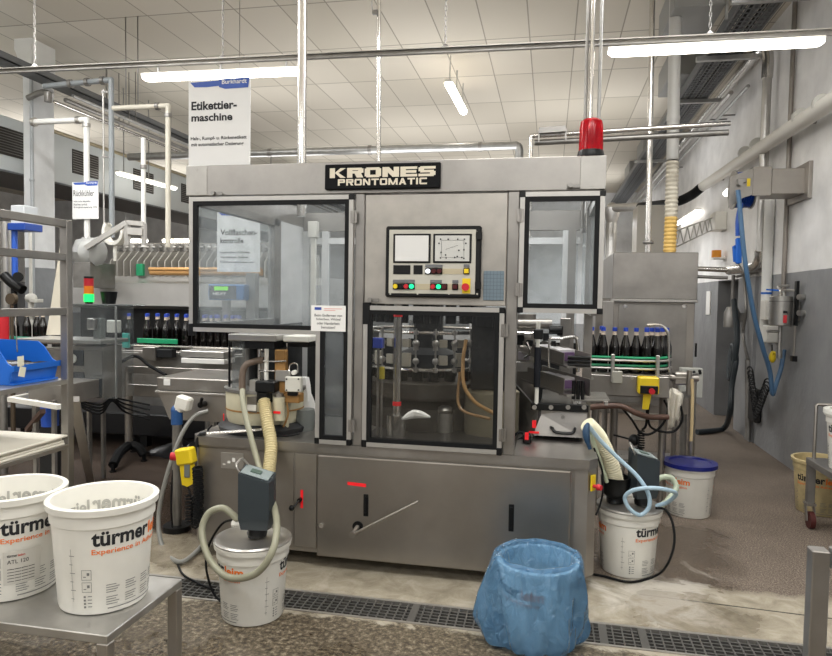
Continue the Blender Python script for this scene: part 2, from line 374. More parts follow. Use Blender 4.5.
structure('wall_right', b, WALLM)
b = MB(); b.box(XW + .3, XW + .5, 8.5, 10, 0, 2.2); b.box(XW + .27, XW + .3, 8.8, 9.7, .02, 1.8, .01); structure('door_1', b, mat('grey_door', '#6d6e6e', .5))
b = MB(); b.box(XW - .035, XW, 7.95, 8.15, 0, 4.5); structure('wall_pier', b, WALLM)
b = MB(); b.box(-17, 4.2, 19, 19.3, 0, 4.5); structure('wall_back', b, wall_mat('white_wall', .9, '#9a9b9c', '#e4e6e8'))
b = MB(); b.box(-16.3, -16, -7, 22, 0, 4.5); structure('wall_left', b, WALLM)
# white column with grey foot
b = MB(); b.box(-6.13, -5.99, 6.85, 7.19, 0, 4.5, .006); structure('column', b, wall_mat('painted_column', 1.84, '#85888b', '#dfe1e2'))
b = MB(); b.prism([(-6.22, 6.83, 4.5), (-6.22, 6.83, 4.38), (-6.14, 6.83, 4.2), (-5.985, 6.83, 4.2), (-5.985, 6.83, 4.5)], (0, .38, 0)); structure('column_head', b, WHITEPAINT)
# drain grates
GR = mat('drain_steel', (.42, .40, .37), .45, .8)
b = MB(); b.box(-6, 2.2, DY0 - .016, DY0, -.03, .004); b.box(-6, 2.2, DY1, DY1 + .02, -.03, .004); structure('trim_1', b, GR)
def grate(x0, x1, label):
    b = MB(); b.box(x0, x0 + .018, DY0, DY1, -.03, .003); b.box(x1 - .018, x1, DY0, DY1, -.03, .003)
    n_ = int((x1 - x0) / .042)
    for i in range(1, n_): x = x0 + (x1 - x0) * i / n_; b.box(x - .0035, x + .0035, DY0, DY1, -.028, 0)
    for k in range(1, 6): y = DY0 + (DY1 - DY0) * k / 6; b.box(x0, x1, y - .004, y + .004, -.028, -.001)
    tag(b.build('drain_grate', mat('dark_grate', (.19, .185, .175), .4, .7)), label, 'drain grate', 'drain grates')
for x0, x1, l in ((-2.55, -1.52, 'dark drain grate behind the glue pail with the thick looped hose'), (-1.52, -.62, 'dark drain grate in front of the crank handle door'), (-.62, .28, 'dark drain grate passing behind the blue bag bin'),
                  (.28, .46, 'short dark drain grate just beside the blue bag bin'), (.46, 1.18, 'dark drain grate below the white water puddle'), (1.18, 2.0, 'dark drain grate running behind the stainless frame post')):
    grate(x0, x1, l)
# ================================================================ the labelling machine
MY = 3.55
def G(px, py, Y=MY): return P(px, py, Y=Y)
def gx(px, py=300, Y=MY): return P(px, py, Y=Y).x
def gz(py, px=420, Y=MY): return P(px, py, Y=Y).z
def fit_text(mb, txt, x0, x1, z0, z1, y, fat=0.0, gap=1.0, shear=0.0, mp=None):
    """letters stretched to fill a rectangle on a face that looks towards -Y"""
    cu = bpy.data.curves.new('lettering', 'FONT'); cu.body = txt; cu.size = 1; cu.offset = fat; cu.space_character = gap; cu.shear = shear; cu.resolution_u = 3
    o = bpy.data.objects.new('lettering', cu); COL.objects.link(o)
    me = bpy.data.meshes.new_from_object(o.evaluated_get(bpy.context.evaluated_depsgraph_get()))
    xs = [v.co.x for v in me.vertices]; ys = [v.co.y for v in me.vertices]; a0, a1, b0, b1 = min(xs), max(xs), min(ys), max(ys)
    mp = mp or (lambda x, z: Vector((x, y, z)))
    vs = [mb.bm.verts.new(mp(x0 + (v.co.x - a0) / (a1 - a0) * (x1 - x0), z0 + (v.co.y - b0) / (b1 - b0) * (z1 - z0))) for v in me.vertices]
    for p in me.polygons: mb.face([vs[i] for i in p.vertices])
    bpy.data.objects.remove(o); bpy.data.curves.remove(cu); bpy.data.meshes.remove(me)
def inset(poly, w):
    n_ = len(poly); out = []
    for i in range(n_):
        a, b, c = Vector(poly[i - 1]), Vector(poly[i]), Vector(poly[(i + 1) % n_])
        d1 = (b - a).normalized(); d2 = (c - b).normalized(); n1 = Vector((-d1.y, d1.x)); n2 = Vector((-d2.y, d2.x))
        out.append(tuple(b + (n1 + n2) * w))
    return out
def ring(mb, poly, w, y0, y1):
    inn = inset(poly, w); n_ = len(poly)
    F = lambda q, y: [mb.bm.verts.new((p[0], y, p[1])) for p in q]
    A, B, C_, D = F(poly, y0), F(inn, y0), F(poly, y1), F(inn, y1)
    for i in range(n_):
        j = (i + 1) % n_
        mb.face((A[i], A[j], B[j], B[i])); mb.face((C_[i], D[i], D[j], C_[j])); mb.face((A[i], C_[i], C_[j], A[j])); mb.face((B[i], B[j], D[j], D[i]))
    return inn

mach = thing('labelling_machine', 'large stainless labelling machine with framed windows, control panel and nameplate', 'machine', (-.9, 4.4, 0))
XL, XR, YB, ZT = -2.05, .262, 5.3, .72
b = MB()
plan = [(XL + .045, MY), (XR - .045, MY), (XR, MY + .06), (XR, YB), (XL, YB), (XL, MY + .06)]
b.prism([(x, y, .09) for x, y in plan], (0, 0, ZT - .05 - .09))
for x, y in ((-1.85, 3.8), (.1, 3.8), (-1.85, 5.1), (.1, 5.1), (-.9, 3.85)):
    b.cyl((x, y, .0), (x, y, .1), .03); b.cyl((x, y, 0), (x, y, .012), .05)
base = b.build('base_cabinet', STEEL, mach)
b = MB(); b.box(XL + .1, XR - .1, MY + .32, YB - .1, .012, .09); b.build('under_shade_block', DARKM, mach)  # dark block added beneath the base to keep light off the floor
b = MB(); b.box(-1.06, -.17, MY + .04, 5.2, ZT, ZT + .003); b.build('interior_dark_sheet', mat('interior_dark', (.05, .048, .045), .35, .5), mach)  # dark sheet added over the counter to blacken the interior
b = MB(); plan2 = [(XL + .04, MY - .018), (XR - .04, MY - .018), (XR + .006, MY + .045), (XR + .006, YB + .01), (XL - .006, YB + .01), (XL - .006, MY + .045)]
b.prism([(x, y, ZT - .05) for x, y in plan2], (0, 0, .05)); b.build('counter_top', STEEL_P, mach)
# the doors of the base
dx0, dx1 = -1.264, .131
b = MB(); b.box(dx0, dx1, MY - .02, MY, .078, .655, .006); b.box(dx1 + .004, dx1 + .02, MY - .004, MY, .1, .66)
door = b.build('access_door', mat('door_steel', (.335, .312, .285), .34, .88, noise=.10, nscale=2.2, rvar=.06), mach)
def grip(px, py0, py1):
    x = gx(px, (py0 + py1) / 2); z0, z1 = gz(py1, px), gz(py0, px)
    b = MB(); b.box(x - .014, x + .014, MY - .026, MY - .02, z0, z1, .004); b.box(x - .008, x + .006, MY - .034, MY - .026, z0 + .02, z1 - .012, .003); b.build('recessed_grip', BLACKP, door)
grip(367, 493, 515); grip(511.5, 503, 530)
b = MB()
h0 = G(359, 525); h = Vector((h0.x, MY - .02, h0.z)); hub2 = P(352.5, 534.5, Y=MY - .09); tip = P(418.5, 501.5, Y=MY - .10)
b.cyl(h, hub2, .013); b.cyl(hub2 - Vector((0, .012, 0)), hub2 + Vector((0, .012, 0)), .017); b.cyl(hub2, tip, .0075); b.build('crank_handle', STEEL, door)
b = MB(); b.cyl((h.x, MY - .022, h.z), (h.x, MY - .03, h.z), .03, seg=18); b.build('crank_bush', BLACKP, door)
b = MB(); p = G(323, 524); b.cyl((p.x, MY - .032, p.z), (p.x, MY - .02, p.z), .014); b.build('lock', CHROME, door)
b = MB(); x0, x1 = gx(348.5, 483), gx(367, 484); z = gz(483.5, 358); b.prism([(x0, MY - .0215, z + .012), (x1, MY - .0215, z + .008), (x1, MY - .0215, z - .012), (x0, MY - .0215, z - .006)], (0, .001, 0)); b.build('red_marker_tape', REDTAPE, door)
b = MB(); b.box(-1.403, dx0 - .006, MY - .008, MY, .115, .655, .004); side = b.build('narrow_panel', STEEL, mach)
b = MB(); p = G(301, 499); b.cyl((p.x, MY - .008, p.z), (p.x, MY - .03, p.z), .012); b.cyl((p.x, MY - .03, p.z), (p.x - .02, MY - .06, p.z - .03), .006); b.ball((p.x - .03, MY - .065, p.z - .035), .017)
b.build('lever', BLACKP, side)
b = MB(); b.box(p.x + .0, p.x + .016, MY - .0095, MY - .008, p.z - .05, p.z + .055); b.build('red_mark', REDTAPE, side)
b = MB(); b.box(-1.998, -1.41, MY - .005, MY, .12, .655, .004); b.build('narrow_panel', STEEL, mach)
b = MB(); x0, x1 = gx(221.5, 460), gx(244, 460); z0, z1 = gz(468.5, 232), gz(452.5, 232); b.box(x0, x1, MY - .0085, MY - .005, z0, z1, .001); pl = b.build('rating_plate', STEEL_L, mach)
b = MB()
for k in range(3): b.box(x0 + .012 + k * .03, x0 + .03 + k * .03, MY - .0092, MY - .0085, z0 + .022 + .01 * k, z0 + .028 + .018 * k)
b.build('plate_marks', PAPER, pl)
# emergency stop on the right corner of the base
b = MB(); c = P(593, 485, Y=MY + .03); b.obox((.245, MY + .022, gz(484, 593)), (.04, .008, .085), Matrix.Rotation(math.radians(53), 3, 'Z'), .002); es = b.build('stop_plate', YELLOWP, mach)
b = MB(); q = Vector((.245, MY + .022, gz(487, 593))); d = Vector((.8, -.6, 0)); b.cyl(q, q + d * .03, .009); b.cyl(q + d * .03, q + d * .05, .018, .014); b.build('stop_button', REDP, es)
# header beam round the top
HZ0, HZ1 = 2.115, 2.287
b = MB(); b.box(XL - .02, XR, MY - .02, MY + .05, HZ0, HZ1, .003)
b.box(XL - .02, XL + .03, MY + .05, YB, HZ0, HZ1 - .02, .003); b.box(XR - .05, XR, MY + .05, YB, HZ0, HZ1 - .02, .003); b.box(XL + .03, XR - .05, YB - .05, YB, HZ0 - .03, HZ1 - .05, .003)
hd = b.build('header', STEEL_P, mach)
for x0, x1 in ((XL - .022, -1.942), (.135, XR + .002)):
    b = MB(); b.box(x0, x1, MY - .024, MY - .018, HZ0 + .002, HZ1 - .001, .002)
    for z in (HZ0 + .02, HZ1 - .02): b.cyl((.5 * (x0 + x1), MY - .024, z), (.5 * (x0 + x1), MY - .027, z), .006, seg=8)
    b.build('header_end_plate', mat('end_plate_steel', (.40, .385, .36), .42, .8, noise=.08, nscale=9), hd)
b = MB(); b.box(-1.227, -.586, MY - .045, MY - .02, 2.134, 2.270, .004); sg = b.build('nameplate', mat('nameplate_black', '#0a0b0e', .5, spec=.15), mach)
LET = mat('nameplate_silver', '#d9d0bd', .4, .3)
b = MB(); y = MY - .0465
def block_text(b, txt, x0, x1, z0, z1, y, tw, th, gap, wide=()):
    # squared wide capitals, drawn from straight strokes
    n_ = len(txt); ws = [.28 if c_ == 'I' else 1.25 if c_ == 'M' else 1.0 for c_ in txt]; cw = (x1 - x0 - gap * (n_ - 1)) / sum(ws); x = x0
    for c_, w_ in zip(txt, ws):
        W_, H_ = cw * w_, z1 - z0
        cnt = [0]
        def R_(a0, a1, b0, b1): cnt[0] += 1; yy = y - .00025 * cnt[0]; b.poly([(x + a0, yy, z0 + b0), (x + a1, yy, z0 + b0), (x + a1, yy, z0 + b1), (x + a0, yy, z0 + b1)])
        def Q_(*p): cnt[0] += 1; b.poly([(x + u * W_, y - .00025 * cnt[0], z0 + v * H_) for u, v in p])
        t, h = tw, th
        if c_ in 'KRPNMEBI': R_(0, t, 0, H_)
        if c_ == 'K': Q_((.30, .5), (.66, 1), (1, 1), (.52, .5)); Q_((.30, .55), (.52, .55), (1, 0), (.66, 0))
        if c_ in 'RP': R_(t, W_ - t * .3, H_ - h, H_); R_(W_ - t, W_, H_ * .48, H_ - h * .3); R_(t, W_ - t * .3, H_ * .42, H_ * .42 + h)
        if c_ == 'R': Q_((.45, .44), (.45 + t / W_ * 1.25, .44), (1, 0), (1 - t / W_ * 1.25, 0))
        if c_ == 'O': R_(0, t, h * .4, H_ - h * .4); R_(W_ - t, W_, h * .4, H_ - h * .4); R_(t * .3, W_ - t * .3, 0, h); R_(t * .3, W_ - t * .3, H_ - h, H_)
        if c_ == 'N': R_(W_ - t, W_, 0, H_); Q_((0, 1), (t / W_ * 1.2, 1), (1, 0), (1 - t / W_ * 1.2, 0))
        if c_ == 'E': R_(t, W_, 0, h); R_(t, W_, H_ - h, H_); R_(t, W_ * .95, H_ / 2 - h / 2, H_ / 2 + h / 2)
        if c_ == 'S': R_(0, W_ - t * .3, 0, h); R_(t * .3, W_, H_ - h, H_); R_(t * .3, W_ - t * .3, H_ / 2 - h / 2, H_ / 2 + h / 2); R_(0, t, H_ / 2, H_ - h * .4); R_(W_ - t, W_, h * .4, H_ / 2)
        if c_ == 'T': R_(0, W_, H_ - h, H_); R_(W_ / 2 - t / 2, W_ / 2 + t / 2, 0, H_)
        if c_ == 'M': R_(W_ - t, W_, 0, H_); Q_((0, 1), (t / W_ * 1.1, 1), (.5 + t / W_ / 2, .0), (.5 - t / W_ / 2, .0)); Q_((1, 1), (1 - t / W_ * 1.1, 1), (.5 - t / W_ / 2, 0), (.5 + t / W_ / 2, 0))
        if c_ == 'A': Q_((0, 0), (t / W_ * 1.1, 0), (.5 + t / W_ / 2, 1), (.5 - t / W_ / 2, 1)); Q_((1, 0), (1 - t / W_ * 1.1, 0), (.5 - t / W_ / 2, 1), (.5 + t / W_ / 2, 1)); R_(W_ * .25, W_ * .75, H_ * .22, H_ * .22 + h)
        if c_ == 'C': R_(0, t, h * .4, H_ - h * .4); R_(t * .3, W_, 0, h); R_(t * .3, W_, H_ - h, H_)
        x += W_ + gap
x0, x1, z0, z1 = gx(332.5, 174), gx(437, 174), gz(178.6, 385), gz(168.8, 385); block_text(b, 'KRONES', x0, x1, z0, z1, y, .030, (z1 - z0) * .26, .007)
x0, x1, z0, z1 = gx(340.5, 183), gx(428.5, 183), gz(186.4, 385), gz(179.9, 385); block_text(b, 'PRONTOMATIC', x0, x1, z0, z1, y, .0105, (z1 - z0) * .23, .006); b.build('lettering', LET, sg)
# posts and the blank panel that carries the controls
for x0, x1, z0 in ((-1.060, -1.008, ZT), (-.228, -.168, ZT), (-2.062, -2.05, 1.33)):
    b = MB(); b.box(x0, x1, MY - .012, MY + .05, z0, HZ0, .004); b.build('post', STEEL_P, mach)
b = MB(); b.box(-1.006, -.229, MY - .006, MY + .02, 1.512, HZ0 - .004, .004)
for px, py in ((484, 257), (376, 262)): p = G(px, py); b.cyl((p.x, MY - .009, p.z), (p.x, MY - .006, p.z), .005, seg=8)
panel = b.build('front_panel', mat('front_panel_steel', (.43, .405, .37), .42, .8, noise=.10, nscale=9, rvar=.06), mach)
# window doors: aluminium profile, black gasket, clear sheet, corner caps, hinges
def win_door(poly, pane, caps, hinges, knob):
    b = MB(); inn = ring(b, poly, .024, MY - .032, MY); o = b.build('window_door', ALU, mach)
    b = MB(); in2 = ring(b, inn, .024, MY - .030, MY - .004); b.build('gasket', BLACK, o)
    b = MB(); b.prism([(p[0], MY - .017, p[1]) for p in in2], (0, .004, 0)); b.build('pane', pane, o)
    for x, z, w, h in caps: b = MB(); b.box(x - w / 2, x + w / 2, MY - .036, MY - .001, z - h / 2, z + h / 2, .003); b.build('corner_cap', BLACKP, o)
    for x, z in hinges:
        b = MB(); b.box(x - .019, x + .019, MY - .037, MY - .032, z - .034, z + .034, .002); b.cyl((x, MY - .038, z - .036), (x, MY - .038, z + .036), .005, seg=8); b.build('hinge', STEEL_P, o)
    x, z = knob
    b = MB(); b.cyl((x, MY - .03, z), (x, MY - .055, z), .012); b.box(x - .016, x + .05, MY - .036, MY - .03, z - .012, z + .008, .002); b.build('latch', STEEL_D, o)
    return o
Z1 = HZ0 - .008
win_door([(-2.05, 1.335), (-1.275, 1.335), (-1.275, ZT + .004), (-1.066, ZT + .004), (-1.066, Z1), (-2.05, Z1)], GLASS,
         [(-1.078, Z1 - .012, .03, .03), (-2.038, 1.345, .03, .07), (-1.264, ZT + .02, .028, .034), (-1.078, ZT + .02, .028, .034)], [(-1.062, 1.985), (-1.062, .835)], (gx(217, 193), 2.125))
win_door([(-1.002, ZT + .004), (-.234, ZT + .004), (-.234, 1.503), (-1.002, 1.503)], GLASS_D,
         [(-.246, 1.49, .03, .03), (-.985, 1.46, .04, .12), (-.246, ZT + .02, .028, .04), (-.99, ZT + .02, .028, .04)], [(-.230, 1.385), (-.230, .83)], (gx(372, 300), 1.535))
win_door([(-.164, 1.482), (XR, 1.482), (XR, Z1), (-.164, Z1)], GLASS,
         [(-.152, Z1 - .012, .03, .03), (XR - .012, Z1 - .012, .03, .03), (-.152, 1.495, .03, .03), (XR - .012, 1.495, .03, .03)], [(-.162, 1.985), (-.162, 1.6)], (gx(570, 190), 2.135))
# the control panel
cx0, cx1, cz0, cz1 = -.880, -.362, 1.552, 1.934; YP = MY - .006
b = MB(); b.box(cx0, cx1, YP - .03, YP, cz0, cz1, .008); ctl = b.build('control_panel', BLACKP, mach)
b = MB(); b.box(cx0 + .02, cx1 - .028, YP - .033, YP - .03, cz0 + .02, cz1 - .02, .002)
for px in (392, 419, 450, 478):
    for py in (233, 294): p = G(px, py); b.cyl((p.x, YP - .035, p.z), (p.x, YP - .033, p.z), .005, seg=8)
b.build('face_plate', mat('panel_face', '#c2bfb4', .4, .25, noise=.05), ctl)
YF = YP - .033
def rect(px0, px1, py0, py1, m, nm, par, d=.004, bev=.001):
    pm = (px0 + px1) / 2; pn = (py0 + py1) / 2
    b = MB(); b.box(gx(px0, pn), gx(px1, pn), YF - d, YF, gz(py1, pm), gz(py0, pm), bev); return b.build(nm, m, par)
SCR = mat('screen_white', '#dcdcda', .3); SCG = mat('schematic_grey', '#c6c6c2', .45)
f1 = rect(395, 432, 234.5, 263.5, BLACKP, 'screen_bezel', ctl, .006, .004); rect(397, 430, 236.3, 261.7, SCR, 'screen', f1, .0075)
f2 = rect(434.5, 472.5, 234.5, 263.5, BLACKP, 'screen_bezel', ctl, .006, .004); sc2 = rect(436.5, 470.5, 236.3, 261.7, SCG, 'schematic', f2, .0075)
b = MB()
for px, py in ((442, 240), (449.5, 240), (459, 240), (465.5, 240), (440.5, 244), (467, 244), (442.5, 253), (447, 255.5), (460, 251), (465, 250.5), (442, 258.5), (447.5, 258.5), (456, 258), (458.5, 257), (463, 258), (465, 259)):
    p = G(px, py); b.cyl((p.x, YF - .0075, p.z), (p.x, YF - .011, p.z), .0042, seg=8)
for a, c in (((443, 241), (465, 241)), ((465, 241), (465, 258)), ((465, 258), (443, 258)), ((443, 258), (443, 241)), ((447, 250), (459, 246))):
    p, q = G(*a), G(*c); b.bar((p.x, YF - .0078, p.z), (q.x, YF - .0078, q.z), .0012)
b.build('schematic_marks', INK, sc2)
rect(395, 412, 265.6, 274.5, BLACKP, 'display', ctl, .004); rect(415, 424, 265.6, 274.5, BLACKP, 'display', ctl, .004)
BEIGE = mat('beige_strip', '#b5aa90', .5); DARKRED = mat('unlit_red', '#4a1418', .3)
def strip(px0, px1, py0, py1): rect(px0, px1, py0, py1, BEIGE, 'label_strip', ctl, .002)
strip(443.5, 464, 269, 274.5); strip(417, 432, 284, 290); strip(448, 453, 284, 290); strip(459, 463, 284.5, 290)
GRL = mat('lit_green', '#1fd38a', .3, emit='#18e08c', es=1.3); WHL = mat('lit_white', '#f2f6f6', .3, emit='#eef6ff', es=1.0); GREYTAG = mat('grey_tag', '#6a6b6e', .5)
def button(px, py, m, r=.0125, rect_=False, tagc=True):
    p = G(px, py)
    b = MB(); b.box(p.x - .0165, p.x + .0165, YF - .006, YF, p.z - .017, p.z + .017, .003); o = b.build('button', BLACKP, ctl)
    b = MB()
    if rect_: b.box(p.x - .012, p.x + .012, YF - .016, YF - .006, p.z - .012, p.z + .012, .002)
    else: b.cyl((p.x, YF - .006, p.z), (p.x, YF - .018, p.z), r)
    b.build('cap', m, o)
    if tagc: b = MB(); b.box(p.x - .016, p.x + .016, YF - .004, YF, p.z + .02, p.z + .036, .001); b.build('tag', GREYTAG, o)
for px, m, r_ in ((429.5, WHL, False), (435.3, DARKRED, False), (440.7, DARKRED, False)): button(px, 271.5, m, rect_=r_)
button(467.5, 271.5, YELLOWP, rect_=True)
button(397.5, 286.5, YELLOWP); button(403, 286.5, BLACKP); button(408, 286.5, REDP); button(413.4, 286.5, GRL); button(434.4, 286.8, REDP); button(440, 286.8, GRL); button(445.6, 287, DARKRED, rect_=True, tagc=False); button(456.3, 287, DARKRED, rect_=True)
p = G(467.2, 287.3); b = MB(); b.box(p.x - .022, p.x + .022, YF - .003, YF, p.z - .034, p.z + .046, .002); eo = b.build('stop_shroud', YELLOWP, ctl)
b = MB(); b.cyl((p.x, YF - .003, p.z), (p.x, YF - .03, p.z), .016); b.cyl((p.x, YF - .03, p.z), (p.x, YF - .04, p.z), .02); b.build('stop_button', REDP, eo)
for pz in (1.88, 1.62): b = MB(); b.box(cx1 - .028, cx1 + .004, YP - .042, YP - .028, pz - .022, pz + .022, .003); b.build('hinge', BLACKP, ctl)
x0, x1, z0, z1 = gx(483.5, 285), gx(504, 285), gz(300.5, 494), gz(271, 494)
b = MB(); b.box(x0, x1, YP - .006, YP, z0, z1, .002); kp = b.build('membrane_keypad', mat('keypad_grey', '#6f7f8a', .45), mach)
b = MB()
for k in range(1, 6): b.box(x0 + (x1 - x0) * k / 6 - .0008, x0 + (x1 - x0) * k / 6 + .0008, YP - .0068, YP - .006, z0, z1)
for k in range(1, 8): b.box(x0, x1, YP - .0068, YP - .006, z0 + (z1 - z0) * k / 8 - .0008, z0 + (z1 - z0) * k / 8 + .0008)
b.build('key_grid', mat('keypad_lines', '#4f5d68', .5), kp)
# paper notice stuck to the window door
x0, x1, z0, z1 = gx(313.3, 318), gx(347.5, 318), gz(331, 330), gz(305.5, 330)
b = MB(); b.box(x0, x1, MY - .0345, MY - .033, z0, z1); nt_ = tag(b.build('notice', PAPER), 'white printed paper notice taped to the corner of the big window door', 'notice')
b = MB(); y = MY - .0352
for k, (t, w) in enumerate((('Beim Entfernen von', .8), ('Scherben, Wickel', .7), ('oder Handarbeit', .66), ('benutzen!', .4))):
    zc = z1 - .062 - k * .022; xm = (x0 + x1) / 2; fit_text(b, t, xm - (x1 - x0) * w / 2, xm + (x1 - x0) * w / 2, zc, zc + .015, y, .01)
b.build('lettering', INK, nt_)
b = MB(); b.box(x0 + .02, x0 + .06, y, MY - .0345, z1 - .025, z1 - .01); b.build('logo', INKBLUE, nt_)
b = MB(); b.box(x0 + .075, x1 - .02, y, MY - .0345, z1 - .019, z1 - .016); b.box(x0 + .075, x1 - .06, y, MY - .0345, z1 - .028, z1 - .025); b.build('red_line', mat('pale_red', '#d88a86', .6), nt_)
# inside frame: sides and back
INS = mat('inner_sheet', (.72, .73, .74), .5, .15, noise=.06, nscale=5)
b = MB()
b.box(XL, XL + .05, MY + .06, 4.72, 1.335, 1.38); b.box(XL, XL + .05, 4.62, 4.74, 1.335, HZ0); b.box(XL, XL + .05, MY + .06, 4.72, HZ0 - .05, HZ0); b.build('side_frame', STEEL_D, mach)
b = MB(); b.box(XL + .01, XL + .03, 4.76, YB - .04, 1.33, HZ0, .002); b.build('side_sheet', INS, mach)
b = MB(); b.box(XL + .01, XL + .03, 4.5, YB - .04, ZT, 1.329, .002); b.build('side_sheet', DARKM, mach)
b = MB(); b.box(XL + .02, XL + .026, MY + .06, 4.62, 1.38, HZ0 - .05); b.build('side_pane', GLASS, mach)
b = MB(); b.box(XR - .05, XR, 4.25, 4.34, ZT, HZ0); b.box(.125, .185, YB - .06, YB, ZT, HZ0); b.box(XR - .05, XR, MY + .06, YB, 1.47, 1.52); b.box(XR - .04, XR, MY + .05, YB, HZ0 - .05, HZ0); b.build('side_frame', STEEL_P, mach)
b = MB(); b.box(XR - .03, XR - .024, MY + .06, YB - .06, 1.52, HZ0 - .05); b.build('side_pane', GLASS, mach)
b = MB()
for x0, x1 in ((XL + .02, XL + .085), (-1.86, -1.80), (-1.20, -1.12), (-.62, -.55), (.085, .155)): b.box(x0, x1, YB - .05, YB, ZT, HZ0 - .03, .004)
b.box(XL, XR - .05, YB - .046, YB - .004, 1.98, 2.03); b.box(XL, XR - .05, YB - .046, YB - .004, 1.22, 1.27); b.build('back_frame', INS, mach)
b = MB(); b.box(XL + .03, XR - .05, YB - .02, YB, ZT, 1.23); b.build('back_sheet', DARKM, mach)
b = MB(); b.box(-1.64, -1.28, 4.35, 4.95, ZT, 1.32, .01); b.build('dark_filler_box', DARKM, mach)  # invented dark box that darkens the view behind the narrow pane
b = MB(); b.box(XL + .08, XR - .06, YB - .03, YB - .024, 1.27, 1.98); b.build('back_pane', GLASS, mach)
b = MB(); p = P(314, 215, Y=YB - .07); b.box(p.x - .02, p.x + .02, YB - .09, YB - .05, 1.3, 2.1, .003); b.box(p.x - .035, p.x + .04, YB - .12, YB - .05, 2.03, 2.16, .004); b.build('inner_post', WHITEP, mach)

# ---------------------------------------------------------------- bottle carousel behind the lower pane
CXc, CYc = -.80, 4.42
b = MB(); b.lathe([(.02, ZT), (.42, ZT), (.42, .86), (.36, .90), (.36, .93), (.47, .935), (.47, 1.02), (.44, 1.03), (0, 1.03)], (CXc, CYc, 0), 40); car = b.build('bottle_carousel', mat('drum_bronze', (.11, .10, .09), .4, .7, noise=.25), mach)
b = MB(); b.lathe([(0, 1.03), (.2, 1.03), (.2, 1.18), (.1, 1.22), (.1, 1.62), (0, 1.62)], (CXc, CYc, 0), 24); b.build('core', DARKM, car)
for z in (1.335, 1.105):
    b = MB(); b.lathe([(.42 + .011 * math.cos(t), z + .011 * math.sin(t)) for t in [k * PI / 4 for k in range(8)]], (CXc, CYc, 0), 48, close=True); b.build('guide_rail', CHROME, car)
for k in range(11):
    a = PI + PI * (k + .5) / 11
    d = Vector((math.cos(a), math.sin(a), 0)); s_ = Vector((-d.y, d.x, 0)); c0 = Vector((CXc, CYc, 0)) + d * .425
    b = MB()
    for z in (1.335, 1.24, 1.105):
        b.cyl(c0 + Vector((0, 0, z - .012)), c0 + Vector((0, 0, z + .014)), .017, seg=6)
    b.ball(c0 + Vector((0, 0, 1.27)), .024); b.ball(c0 + Vector((0, 0, 1.16)), .022); b.cyl(c0 + Vector((0, 0, 1.09)), c0 + Vector((0, 0, 1.36)), .006, seg=6); b.build('clamp', STEEL_L, car)
    if k % 4 != 1:
        b = MB(); c1 = Vector((CXc, CYc, 0)) + d * .40 + s_ * .05; R = Matrix.Rotation(a, 3, 'Z'); b.obox(c1 + Vector((0, 0, 1.165)), (.03, .055, .085 if k % 3 else .06), R, .003); b.build('label_pad', mat('pad_white', '#cfc9ba', .5), car); b = MB(); b.obox(c1 + Vector((0, 0, 1.268)), (.03, .05, .05), R, .003); b.build('label_pad', mat('pad_white', '#cfc9ba', .5), car)
    b = MB(); c2 = Vector((CXc, CYc, 0)) + d * .36; b.cyl(c2 + Vector((0, 0, 1.39)), c2 + Vector((0, 0, 1.6)), .035, seg=10); b.build('plunger', BLACKP, car); b = MB(); b.cyl(c2 + Vector((0, 0, 1.03)), c2 + Vector((0, 0, 1.09)), .035, seg=10); b.build('bottle_plate', BLACKP, car)
b = MB(); p = P(397.5, 360, Y=3.85); b.cyl((p.x, 3.85, ZT), (p.x, 3.85, ZT + .13), .06, seg=20); b.cyl((p.x, 3.85, ZT + .13), (p.x, 3.85, 2.05), .025, seg=20)
col_ = tag(b.build('support_column', CHROME), 'shiny steel column standing in front of the bottle carousel', 'column')
b = MB(); b.cyl((p.x, 3.85, .905), (p.x, 3.85, .93), .0262, seg=20); b.build('red_tape_band', REDTAPE, col_); b = MB(); b.cyl((p.x, 3.85, 1.435), (p.x, 3.85, 1.45), .0262, seg=20); b.build('red_tape_band', REDTAPE, col_)
b = MB(); q = P(378, 343, Y=3.8); b.box(q.x - .035, q.x + .03, 3.78, 3.84, q.z - .03, q.z + .03, .004); o = tag(b.build('sensor', mat('sensor_blue', '#3450c8', .4)), 'blue sensor block on a thin rod just behind the lower pane', 'sensor'); b = MB(); b.cyl((q.x, 3.81, ZT + .003), (q.x, 3.81, q.z - .03), .008); b.build('rod', STEEL_D, o)
b = MB(); q = P(382, 372, Y=3.75); b.cyl((q.x, 3.75, q.z - .04), (q.x, 3.75, q.z + .03), .016); o = tag(b.build('sensor', mat('sensor_yellow', '#b8a838', .4)), 'small yellow cylindrical sensor on a rod behind the lower pane', 'sensor'); b = MB(); b.cyl((q.x, 3.75, ZT + .003), (q.x, 3.75, q.z - .04), .006); b.build('rod', STEEL_D, o)
b = MB(); b.tube([P(466, 340, Y=3.85), P(463, 360, Y=3.8), P(464, 385, Y=3.75), P(475, 402, Y=3.72), P(495, 414, Y=3.7)], .011); tag(b.build('glue_hose', mat('amber_hose', '#a07c4c', .35)), 'amber hose curving down behind the lower pane', 'hose')
b = MB(); b.tube([P(460, 372, Y=3.95), P(458, 400, Y=3.9), P(465, 412, Y=3.85), P(490, 419, Y=3.75)], .009); tag(b.build('glue_hose', mat('tan_hose', '#8a6a44', .35)), 'tan hose lying low behind the lower pane', 'hose')
